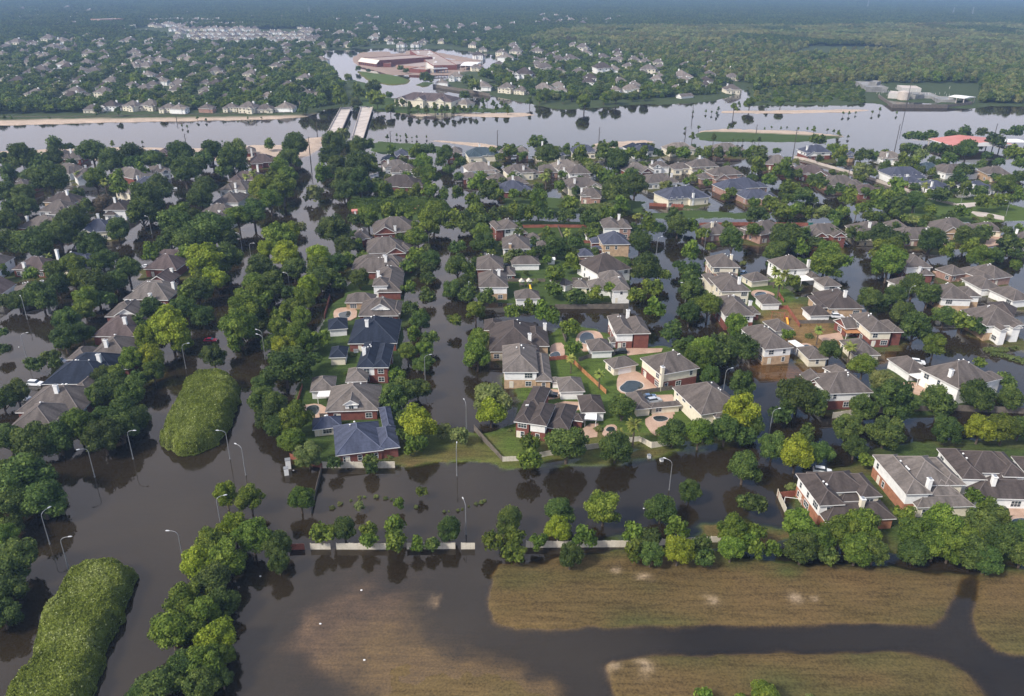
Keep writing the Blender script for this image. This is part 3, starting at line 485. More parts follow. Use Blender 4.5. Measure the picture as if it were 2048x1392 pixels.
# (view, polygon, height above the flood, edge width m, ground colour)
DRYLAND = [
 ('0', '690,1112 760,1125 850,1128 912,1140 916,1240 945,1298 1000,1335 1110,1330 1155,1345 1165,1400 1130,1450 640,1450 560,1300 590,1180', -.13, 18, (.105, .07, .042)),
 ('0', '852,1180 900,1170 905,1225 872,1235 850,1215', .0, 5, DRY),
 ('0', '815,1330 900,1325 1000,1340 1120,1340 1150,1360 1150,1460 800,1460 790,1380', -.02, 14, (.11, .076, .032)),
 ('0', '975,1150 1010,1135 1100,1120 1240,1095 1420,1105 1600,1135 1760,1130 1850,1148 1938,1150 1924,1180 1895,1225 1870,1252 1760,1250 1500,1252 1250,1254 1090,1262 1010,1262 978,1240 968,1200', .32, 3.5, DRY),
 ('0', '1968,1148 2060,1140 2500,1140 2500,1350 2048,1314 1990,1303 1945,1268 1938,1225', .32, 3.5, DRY),
 ('0', '1207,1325 1300,1310 1560,1306 1780,1300 1850,1300 1900,1316 1945,1350 1985,1400 2010,1480 1230,1480 1222,1390', .32, 3.5, DRY),
 ('0', '800,932 800,890 845,862 890,850 950,868 975,900 1005,928 950,922 880,926', .35, 5, LAWN),
 ('0', '1003,930 960,868 1040,850 1030,760 1090,700 1110,660 1160,650 1215,665 1300,690 1400,700 1400,770 1470,800 1480,850 1425,880 1330,890 1260,900 1100,922', .35, 4, LAWN),
 ('0', '955,600 990,450 1060,440 1255,445 1262,600 1120,615', .35, 4, GRASS),
 ('0', '1395,570 1480,545 1560,560 1600,600 1660,640 1700,690 1650,720 1570,690 1500,650 1440,620', .3, 4, LAWN), ('0', '1600,640 1660,620 1720,680 1700,720 1640,700', .2, 5, GRASS),
 ('0', '1520,690 1640,690 1700,730 1640,790 1520,760 1480,720', -.22, 10, MUD),
 ('0', '1560,640 1690,600 1760,640 1810,680 1790,740 1700,720', -.22, 10, (.16, .10, .04)),
 ('0', '1735,790 1740,750 1810,735 1870,790 1960,800 1900,830 1790,835', .25, 4, GRASS),
 ('0', '585,935 580,800 640,640 700,560 810,590 805,935', .3, 4, GRASS),
 ('0', '1560,1080 1590,960 1690,930 1740,900 1880,880 2060,870 2600,870 2600,1125 1900,1115 1700,1105', .3, 5, GRASS),
 ('0', '1370,1095 1400,1045 1480,1035 1570,1060 1560,1110', .2, 6, GRASS),
 ('0', '1180,1090 1200,1065 1260,1060 1260,1095', .1, 4, GRASS),
 ('0', '1030,924 1080,912 1100,930 1300,895 1400,875 1420,895 1320,912 1120,938', .12, 4, LAWN),
 ('0', '1380,418 1500,425 1560,440 1300,440 1290,425', .1, 5, GRASS), ('0', '1780,400 1950,395 2080,420 2080,440 1900,445 1780,430', .2, 5, LAWN),
 ('0', '700,390 860,390 860,440 700,440', .1, 5, GRASS), ('0', '1000,390 1300,400 1290,430 1000,430', .05, 5, GRASS),
 # banks of the river
 ('0', '-900,262 0,250 160,246 300,243 420,241 480,240 560,238 620,232 640,225 620,215 0,215 -900,215', 1.2, 12, SAND),
 ('0', '-900,312 0,303 120,297 250,294 420,297 480,292 560,290 620,276 650,274 640,300 600,320 -900,330', .8, 8, SAND),
 ('0', '728,290 760,282 800,286 860,288 900,300 890,306 760,310 740,300', .6, 8, GRASS),
 ('0', '862,282 880,281 960,286 1005,293 998,297 940,292', .5, 4, SAND),
 ('0', '1180,290 1200,285 1290,280 1310,283 1290,292 1200,296', .5, 5, SAND),
 ('0', '1392,268 1400,262 1450,260 1600,264 1680,272 1690,276 1600,284 1450,283 1400,280', .9, 9, GRASS),
 ('0', '1394,264 1450,259 1600,263 1685,273 1600,270 1450,264', 1.0, 4, SAND),
 ('0', '825,229 870,226 870,232 830,233', .4, 4, SAND), ('0', '900,229 960,226 1050,226 1072,230 1020,235 910,233', .6, 5, SAND),
 ('0', '1438,222 1560,221 1700,219 1745,220 1700,225 1560,227 1440,226', .6, 5, SAND), ('0', '1790,280 1900,276 1990,279 1900,283', .3, 4, SAND),
 ('0', '690,222 686,165 700,158 735,165 770,190 765,224 735,212 705,214', .8, 8, GRASS),
 # north side
 ('0', '-1500,240 0,238 300,234 480,232 600,228 650,220 690,212 690,185 672,150 650,125 640,100 700,60 1000,50 1000,-22 -1500,-22', 1.3, 15, WOODS),
 ('0', '745,222 745,200 770,195 850,200 930,215 990,218 1020,208 1030,224 930,225 820,227', .8, 8, GRASS),
 ('0', '700,118 720,105 850,100 960,120 970,140 930,150 780,150 715,132', .8, 8, (.26, .19, .15)),
 ('0', '640,100 700,100 760,96 900,98 1000,110 1000,130 930,150 890,160 870,168 940,182 1060,207 1120,219 1210,214 1290,208 1330,209 1420,203 1468,190 1488,180 1500,160 1540,130 1700,60 1700,-20 600,-20', 1.3, 15, WOODS),
 ('0', '1495,212 1500,180 1480,165 1500,120 2600,60 2600,212 2048,213 1980,212 1950,217 1800,214 1740,205 1700,210 1560,210', 1.0, 10, WOODS),
 ('0', '1000,40 2600,40 2600,-24 1000,-24', 1.3, 15, WOODS), ('0', '1500,130 2600,130 2600,30 1500,30', 1.3, 15, WOODS),
]
PONDS = [('r', '330,212 450,238 600,255 960,270 940,292 520,312', -.8, 8), ('r', '1000,240 1050,235 1040,285 960,285', -.5, 6),
 ('0', '920,1140 958,1150 968,1215 984,1250 1040,1267 1500,1258 1760,1254 1872,1258 1902,1238 1930,1160 1948,1160 1936,1225 1943,1266 1990,1308 2048,1320 2060,1400 1985,1400 1940,1342 1890,1314 1780,1294 1560,1298 1300,1303 1203,1316 1222,1400 1166,1400 1150,1336 1060,1312 965,1284 928,1240', -.75, 3.2),
 ('q', '30,220 170,250 150,330 260,400 330,440 600,480 770,500 780,560 560,540 330,500 160,440 60,450 0,330', -.9, 12),
 ('q', '60,460 260,560 420,600 640,640 700,600 1000,520 1060,580 900,680 700,700 640,760 590,660 380,620 330,540 200,520', -.9, 10),
 ('q', '1280,620 1500,660 1780,720 1900,780 1760,780 1500,700 1300,680', -.9, 10), ('q', '650,140 900,130 900,180 700,190', -.8, 8), ('q', '1200,230 1500,250 1640,290 1640,330 1400,290 1180,270', -.8, 8)]
z = np.full(len(P), -1.2); col = np.tile(np.array(MUD), (len(P), 1)) * .7
hn = fbm(P[:, 0], P[:, 1], 14, 3); hn2 = fbm(P[:, 0], P[:, 1], 4, 9)
DRY2 = []
for d_ in DRYLAND:      # every dry patch slopes off through a wide shallow margin before it drops into the deep flood
    if d_[4] in (DRY, LAWN) and d_[2] > .1: DRY2.append((d_[0], d_[1], -.14, 4.5, d_[4]))
    DRY2.append(d_)
for v, s, h_, e, c in DRY2:
    pl = poly(v, s); q = np.array([(p[0], p[1]) for p in pl]); lo = q.min(0) - 40; hi = q.max(0) + 40
    k = np.where(((P > lo) & (P < hi)).all(1))[0]
    if not len(k): continue
    sd = sdist(P[k], pl) + hn[k] * e * .8 + hn2[k] * min(e, 6) * .7 + (1.2 if h_ == -.14 else 0); t = np.clip(.5 + sd / e, 0, 1); t = t * t * (3 - 2 * t)
    nz_ = np.maximum(z[k], z[k] * (1 - t) + h_ * t) if h_ > -.9 else z[k]
    up = nz_ > z[k] + 1e-6; z[k] = nz_; tc_ = np.clip(.5 + (sd + e * .9) / (e * .8), 0, 1)[:, None]
    col[k] = col[k] * (1 - tc_) + np.array(c) * tc_
for rx, ry, rw in rects:            # slightly raised, grassy house plots
    k = np.where((np.abs(P[:, 0] - rx) < 40) & (np.abs(P[:, 1] - ry) < 40))[0]
    dd = np.hypot((P[k, 0] - rx), (P[k, 1] - ry) * .9) + hn[k] * 14; t = np.clip((min(rw, 22) * .78 - dd) / 6 + .5, 0, 1)
    z[k] = np.maximum(z[k], -1.2 * (1 - t) + .14 * t); w1 = (t * (z[k] < .3))[:, None] * .8; col[k] = col[k] * (1 - w1) + np.array((.05, .066, .02)) * w1
for v, s, h_, e in PONDS:
    pl = poly(v, s); sd = sdist(P, pl) + hn * min(e * .8, 2.5); t = np.clip(.5 + sd / e, 0, 1); z = z * (1 - t) + np.minimum(z, h_) * t
for v, s, h_, e, c in [('0', '712,141 745,146 800,153 822,160 815,168 780,171 740,164 722,152', 1.0, 7, LAWN), ('0', '828,170 850,163 870,166 850,176', .8, 6, GRASS)]:
    sd = sdist(P, poly(v, s)) + hn * 3; t = np.clip(.5 + sd / e, 0, 1); z = np.maximum(z, z * (1 - t) + h_ * t); col = col * (1 - t[:, None]) + np.array(c) * t[:, None]
z += (hn * .24 + hn2 * .12) * np.where(P[:, 1] < 620, 1, .3)
# dry field tones: browner mown bands, pale bare scrapes
fld = (P[:, 1] < 190) & (P[:, 0] > -45); fw = (np.clip((z + .06) / .14, 0, 1) * fld)[:, None]
tone = np.clip(fbm(P[:, 0], P[:, 1] * 1.8, 26, 21)[:, None] * 3.2, -1, 1)
g2 = np.where(tone > 0, np.array((.112, .072, .030)), np.array((.056, .058, .019)))
tk = np.abs(tone) * .8 * fw; col = col * (1 - tk) + g2 * tk
for x, y, r in ((1285, 1337, 2.6), (1590, 1198, 1.8), (1232, 1142, 1.2), (1290, 1160, 2.2), (1345, 1160, 1.6), (1420, 1203, 1.8), (875, 1200, 4.5), (1630, 1200, 1.0), (1228, 1330, 1.5), (870, 1150, 2.5), (1190, 1340, 3)):
    g = gp('0', x, y); d2 = ((P - g[:2]) ** 2).sum(1); t = (np.exp(-d2 / r / r * 2.2) * np.clip(.5 + hn2 * 4, 0, .8))[:, None]; col = col * (1 - t) + np.array((.44, .33, .22)) * t
def gridfaces(nr, nc):
    a = (np.arange(nr - 1)[:, None] * nc + np.arange(nc - 1)[None, :]).ravel(); return np.stack([a, a + 1, a + nc + 1, a + nc], 1)
FG = gridfaces(len(ys), 400)
gm = bpy.data.materials.new('ground_soil_and_grass'); gm.use_nodes = True; t = gm.node_tree; b = t.nodes['Principled BSDF']; b.inputs['Roughness'].default_value = .95; b.inputs['Specular IOR Level'].default_value = .1
at = t.nodes.new('ShaderNodeAttribute'); at.attribute_name = 'soil'
geo = t.nodes.new('ShaderNodeNewGeometry'); mp = t.nodes.new('ShaderNodeMapping'); mp.inputs['Scale'].default_value = (.12, 1, 1); t.links.new(geo.outputs['Position'], mp.inputs[0])
n1 = t.nodes.new('ShaderNodeTexNoise'); n1.inputs['Scale'].default_value = .9; n1.inputs['Detail'].default_value = 6; n1.inputs['Roughness'].default_value = .7; t.links.new(mp.outputs[0], n1.inputs['Vector'])
n2 = t.nodes.new('ShaderNodeTexNoise'); n2.inputs['Scale'].default_value = 2.2; n2.inputs['Detail'].default_value = 5; t.links.new(geo.outputs['Position'], n2.inputs['Vector'])
ad = t.nodes.new('ShaderNodeMath'); ad.operation = 'ADD'; t.links.new(n1.outputs[0], ad.inputs[0]); t.links.new(n2.outputs[0], ad.inputs[1])
r_ = t.nodes.new('ShaderNodeMapRange'); r_.inputs[1].default_value = .7; r_.inputs[2].default_value = 1.3; r_.inputs[3].default_value = .48; r_.inputs[4].default_value = 1.52; t.links.new(ad.outputs[0], r_.inputs[0])
mm = t.nodes.new('ShaderNodeMixRGB'); mm.blend_type = 'MULTIPLY'; mm.inputs[0].default_value = 1; t.links.new(at.outputs['Color'], mm.inputs[1]); t.links.new(r_.outputs[0], mm.inputs[2]); t.links.new(mm.outputs[0], b.inputs['Base Color'])
me = np_mesh('ground', np.column_stack([P, z]), FG, [gm], {'soil': ('POINT', 'FLOAT_COLOR', np.column_stack([col, np.ones(len(col))]))}, True)
tag(link('ground', me), None, None, kind='structure')
wet = (z < .12).reshape(len(ys), 400); wf = (wet[:-1, :-1] | wet[1:, :-1] | wet[:-1, 1:] | wet[1:, 1:]).ravel()
wm = bpy.data.materials.new('muddy_flood_water'); wm.use_nodes = True; t = wm.node_tree; t.nodes.clear(); N = t.nodes.new; L = t.links.new
at = N('ShaderNodeAttribute'); at.attribute_name = 'depth'
e0 = N('ShaderNodeMath'); e0.operation = 'SUBTRACT'; e0.inputs[1].default_value = .08; e0.use_clamp = True; L(at.outputs['Fac'], e0.inputs[0]); e1 = N('ShaderNodeMath'); e1.operation = 'MULTIPLY'; e1.inputs[1].default_value = -3.0; L(e0.outputs[0], e1.inputs[0])
e2 = N('ShaderNodeMath'); e2.operation = 'EXPONENT'; L(e1.outputs[0], e2.inputs[0])
geo = N('ShaderNodeNewGeometry'); nn = N('ShaderNodeTexNoise'); nn.inputs['Scale'].default_value = .02; nn.inputs['Detail'].default_value = 5; nn.inputs['Distortion'].default_value = 1.2; L(geo.outputs['Position'], nn.inputs['Vector'])
rr = N('ShaderNodeValToRGB'); rr.color_ramp.elements[0].position = .3; rr.color_ramp.elements[1].position = .7; rr.color_ramp.elements[0].color = (.014, .010, .005, 1); rr.color_ramp.elements[1].color = (.029, .021, .011, 1); L(nn.outputs[0], rr.inputs[0])
df = N('ShaderNodeBsdfDiffuse'); L(rr.outputs[0], df.inputs[0]); tp = N('ShaderNodeBsdfTransparent'); tp.inputs[0].default_value = (.96, .90, .80, 1)
ms = N('ShaderNodeMixShader'); L(e2.outputs[0], ms.inputs[0]); L(df.outputs[0], ms.inputs[1]); L(tp.outputs[0], ms.inputs[2])
bn = N('ShaderNodeTexNoise'); bn.inputs['Scale'].default_value = .55; bn.inputs['Detail'].default_value = 3; L(geo.outputs['Position'], bn.inputs['Vector'])
bp = N('ShaderNodeBump'); bp.inputs['Strength'].default_value = .05; bp.inputs['Distance'].default_value = .25; L(bn.outputs[0], bp.inputs['Height'])
gl = N('ShaderNodeBsdfGlossy'); gl.inputs['Roughness'].default_value = .03; wn = N('ShaderNodeTexNoise'); wn.inputs['Scale'].default_value = .035; wn.inputs['Detail'].default_value = 4; wn.inputs['Distortion'].default_value = 2.5; L(geo.outputs['Position'], wn.inputs['Vector']); wr = N('ShaderNodeMapRange'); wr.inputs[1].default_value = .5; wr.inputs[2].default_value = .75; wr.inputs[3].default_value = .02; wr.inputs[4].default_value = .14; L(wn.outputs[0], wr.inputs[0]); L(wr.outputs[0], gl.inputs['Roughness']); L(bp.outputs[0], gl.inputs['Normal']); dt = N('ShaderNodeVectorMath'); dt.operation = 'DOT_PRODUCT'; L(geo.outputs['Incoming'], dt.inputs[0]); L(geo.outputs['True Normal'], dt.inputs[1])
ab = N('ShaderNodeMath'); ab.operation = 'ABSOLUTE'; L(dt.outputs['Value'], ab.inputs[0]); om = N('ShaderNodeMath'); om.operation = 'SUBTRACT'; om.inputs[0].default_value = 1; L(ab.outputs[0], om.inputs[1])
pw = N('ShaderNodeMath'); pw.operation = 'POWER'; pw.inputs[1].default_value = 5; L(om.outputs[0], pw.inputs[0]); fr = N('ShaderNodeMath'); fr.operation = 'MULTIPLY_ADD'; fr.inputs[1].default_value = .94; fr.inputs[2].default_value = .045; L(pw.outputs[0], fr.inputs[0])   # Schlick reflectance, the same from above and below
ms2 = N('ShaderNodeMixShader'); L(fr.outputs[0], ms2.inputs[0]); L(ms.outputs[0], ms2.inputs[1]); L(gl.outputs[0], ms2.inputs[2]); o = N('ShaderNodeOutputMaterial'); L(ms2.outputs[0], o.inputs[0])
used = np.unique(FG[wf]); rm = np.zeros(len(P), np.int64); rm[used] = np.arange(len(used))
me = np_mesh('flood_water', np.column_stack([P[used], np.zeros(len(used))]), rm[FG[wf]], [wm], {'depth': ('POINT', 'FLOAT', np.maximum(0, -z[used]))}, True)
tag(link('flood_water', me), None, None, kind='structure')
zgrid = z.reshape(len(ys), 400)
def ground_z(x, y):
    j = int(np.clip(np.searchsorted(ys, y), 1, len(ys) - 1)); u = x / ((y + 60) * .98); i = int(np.clip(round((u + 1) / 2 * 399), 0, 399)); return float(zgrid[j, i])
# ---------------------------------------------------------------- trees
def ico(sub=1):
    t = (1 + 5 ** .5) / 2; v = [(-1, t, 0), (1, t, 0), (-1, -t, 0), (1, -t, 0), (0, -1, t), (0, 1, t), (0, -1, -t), (0, 1, -t), (t, 0, -1), (t, 0, 1), (-t, 0, -1), (-t, 0, 1)]
    v = [np.array(p) / np.linalg.norm(p) for p in v]
    f = [(0, 11, 5), (0, 5, 1), (0, 1, 7), (0, 7, 10), (0, 10, 11), (1, 5, 9), (5, 11, 4), (11, 10, 2), (10, 7, 6), (7, 1, 8), (3, 9, 4), (3, 4, 2), (3, 2, 6), (3, 6, 8), (3, 8, 9), (4, 9, 5), (2, 4, 11), (6, 2, 10), (8, 6, 7), (9, 8, 1)]
    for _ in range(sub):
        c = {}; nf = []
        def mid(a, b):
            k = (min(a, b), max(a, b))
            if k not in c: m = v[a] + v[b]; v.append(m / np.linalg.norm(m)); c[k] = len(v) - 1
            return c[k]
        for a, b, d in f: ab, bd, da = mid(a, b), mid(b, d), mid(d, a); nf += [(a, ab, da), (b, bd, ab), (d, da, bd), (ab, bd, da)]
        f = nf
    return np.array(v), np.array(f)
IV1, IF1 = ico(1); IV0, IF0 = ico(0)
def leaves(rg, ctr, nrm, size, tint):
    """diamond-shaped leaf sprays, one per centre"""
    n = len(ctr); r = rg.normal(size=(n, 3)); nn = nrm + r * .7; nn /= np.linalg.norm(nn, axis=1)[:, None] + 1e-9
    u = np.cross(nn, rg.normal(size=(n, 3))); u /= np.linalg.norm(u, axis=1)[:, None] + 1e-9; v = np.cross(nn, u); s = (size * rg.uniform(.6, 1.4, n))[:, None]
    V = np.stack([ctr - u * s, ctr - v * s * .62 + nn * s * .12, ctr + u * s, ctr + v * s * .62 + nn * s * .12], 1).reshape(-1, 3)
    return V, np.arange(4 * n).reshape(-1, 4), tint
def crown(name, seed, m, hz=.8, nc=34, per=150, ls=.075, shape='round', cr=(.22, .40), hi=0.0, core=.78):
    """crown in unit radius; clumps of leaf sprays round a ragged solid heart, z from -hz to hz"""
    rg = np.random.default_rng(seed); cs, rs = [], []
    k = 0
    while len(cs) < nc and k < nc * 40:
        k += 1; d = rg.normal(size=3); d /= np.linalg.norm(d)
        if d[2] < -.55: continue
        rr = rg.uniform(.58, .80) * rg.uniform(.85, 1.15) if rg.random() < .8 else rg.uniform(.1, .5)
        p = d * rr
        if shape == 'tall': p[:2] *= 1 - .45 * max(0, d[2]) ; 
        if shape == 'cone': p[:2] *= max(.12, .62 - .6 * d[2])
        p[:2] *= rg.uniform(.85, 1.08); p[2] *= hz
        r = rg.uniform(*cr)
        if any(np.linalg.norm(p - q) < r * .55 for q in cs): continue
        cs.append(p); rs.append(r)
    cs = np.array(cs); rs = np.array(rs); V, Fq, T = [], [], []; b = 0
    base = rg.uniform(.25, .75, len(cs))
    for i, (c, r) in enumerate(zip(cs, rs)):
        iv, if_ = (IV1, IF1) if per > 60 else (IV0, IF0)
        v = iv * (r * core * rg.uniform(.8, 1.1, (len(iv), 1))) * np.array((1, 1, .85)) + c; V.append(v); q = np.column_stack([if_, if_[:, 2]]) + b; Fq.append(q); T.append(np.clip(base[i] + rg.normal(0, .08, len(q)), 0, 1)); b += len(v)
        n = max(4, int(per * (r / .34) ** 2)); d = rg.normal(size=(n, 3)); d /= np.linalg.norm(d, axis=1)[:, None]; d = d[d[:, 2] > -.75]
        p = c + d * np.array((1, 1, .88)) * (r * rg.uniform(.82, 1.16, (len(d), 1)))
        dd = np.linalg.norm(p[:, None, :] - cs[None], axis=2) / rs[None]; dd[:, i] = 9; keep = dd.min(1) > .8; p, d = p[keep], d[keep]
        if not len(p): continue
        d2 = d + np.array((0, 0, .25)); lv, lf, lt = leaves(rg, p, d2, ls, np.clip(base[i] + rg.normal(0, .2, len(p)) + hi * (rg.random(len(p)) < .1), 0, 1)); V.append(lv); Fq.append(lf + b); T.append(lt); b += len(lv)
    V = np.vstack(V); Fq = np.vstack(Fq); me = bpy.data.meshes.new(name); me.from_pydata([tuple(x) for x in V.tolist()], [], [tuple(dict.fromkeys(x)) for x in Fq.tolist()])
    me.materials.append(m); a = me.attributes.new('tint', 'FLOAT', 'FACE'); a.data.foreach_set('value', np.concatenate(T).astype(np.float32)); me.update(); return me
def trunk(name, seed, top=.2, bot=-2.2, r=.075):
    rg = random.Random(seed); mb = MB(); mb.tube([(0, 0, bot), (rg.uniform(-.04, .04), rg.uniform(-.04, .04), bot * .4), (0, 0, top)], [r * 1.25, r, r * .5], M['bark'], 7)
    for k in range(5):
        a = k * 1.26 + rg.random(); z0 = rg.uniform(-.9, -.45); mb.tube([(0, 0, z0), (.3 * math.cos(a), .3 * math.sin(a), z0 + .3), (.6 * math.cos(a), .6 * math.sin(a), z0 + .62)], [r * .6, r * .42, r * .2], M['bark'], 5)
    return mb.mesh(name)
def palm_crown(name, seed):
    rg = np.random.default_rng(seed); V, Fq, T = [], [], []; b = 0
    for k in range(34):
        a = rg.uniform(0, 2 * math.pi); el = rg.uniform(-.35, 1.25); Lg = rg.uniform(.8, 1.05); px = np.zeros(3); d = np.array((math.cos(a) * math.cos(el), math.sin(a) * math.cos(el), math.sin(el))); sd = np.array((-math.sin(a), math.cos(a), 0)); pts = [px]
        for s in range(6): d = d + np.array((0, 0, -.16)); d /= np.linalg.norm(d); px = px + d * Lg / 6; pts.append(px)
        wv = [.04, .17, .24, .24, .18, .1, .02]
        for s in range(6):
            for sg in (-1, 1):
                dr = np.array((0, 0, -.06)); V += [pts[s], pts[s] + sd * sg * wv[s] + dr, pts[s + 1] + sd * sg * wv[s + 1] + dr, pts[s + 1]]; Fq.append((b, b + 1, b + 2, b + 3)); T.append(rg.uniform(.2, .8)); b += 4
    me = bpy.data.meshes.new(name); me.from_pydata([tuple(p) for p in V], [], Fq); me.materials.append(LEAF['P']); a = me.attributes.new('tint', 'FLOAT', 'FACE'); a.data.foreach_set('value', np.array(T, np.float32)); me.update(); return me
def palm_trunk(name):
    mb = MB(); mb.tube([(0, 0, -3.2), (.05, 0, -1.5), (0, 0, .1)], [.12, .09, .12], M['bark'], 8); return mb.mesh(name)
KIND = {'o': ('dark green broad-crowned tree', 'tree', .98, LEAF['o'], 'round', 8), 'm': ('mid green rounded tree', 'tree', 1.14, LEAF['m'], 'round', 8), 'y': ('bright yellow-green tree', 'tree', 1.15, LEAF['y'], 'round', 6),
        't': ('tall slender green tree', 'tree', 1.6, LEAF['m'], 'tall', 3), 'b': ('brown-tinged round tree', 'tree', .85, LEAF['b'], 'round', 2), 'w': ('pale olive-green tree', 'tree', 1.0, LEAF['w'], 'round', 2),
        's': ('small green shrub', 'shrub', .75, LEAF['w'], 'round', 2), 'c': ('small pointed conifer', 'tree', 1.9, LEAF['o'], 'cone', 1)}
CR, TR = {}, {}
for k, (ds, ct, hz, lm, shp, nv) in KIND.items():
    small = k in 'sc'
    CR[k] = [crown('foliage_' + ct, 100 * ord(k) + i, lm, hz, 12 if small else 36, 110 if small else 270, .10 if small else .062, shp, hi=.3) for i in range(nv)]
    TR[k] = [trunk('trunk', ord(k) + i, bot=-(hz + 1.1)) for i in range(nv)]
CR['P'] = [palm_crown('palm_fronds', 5), palm_crown('palm_fronds', 6)]; TR['P'] = [palm_trunk('palm_trunk')] * 2
KIND['P'] = ('palm tree', 'palm tree', .7, None, '', 2)
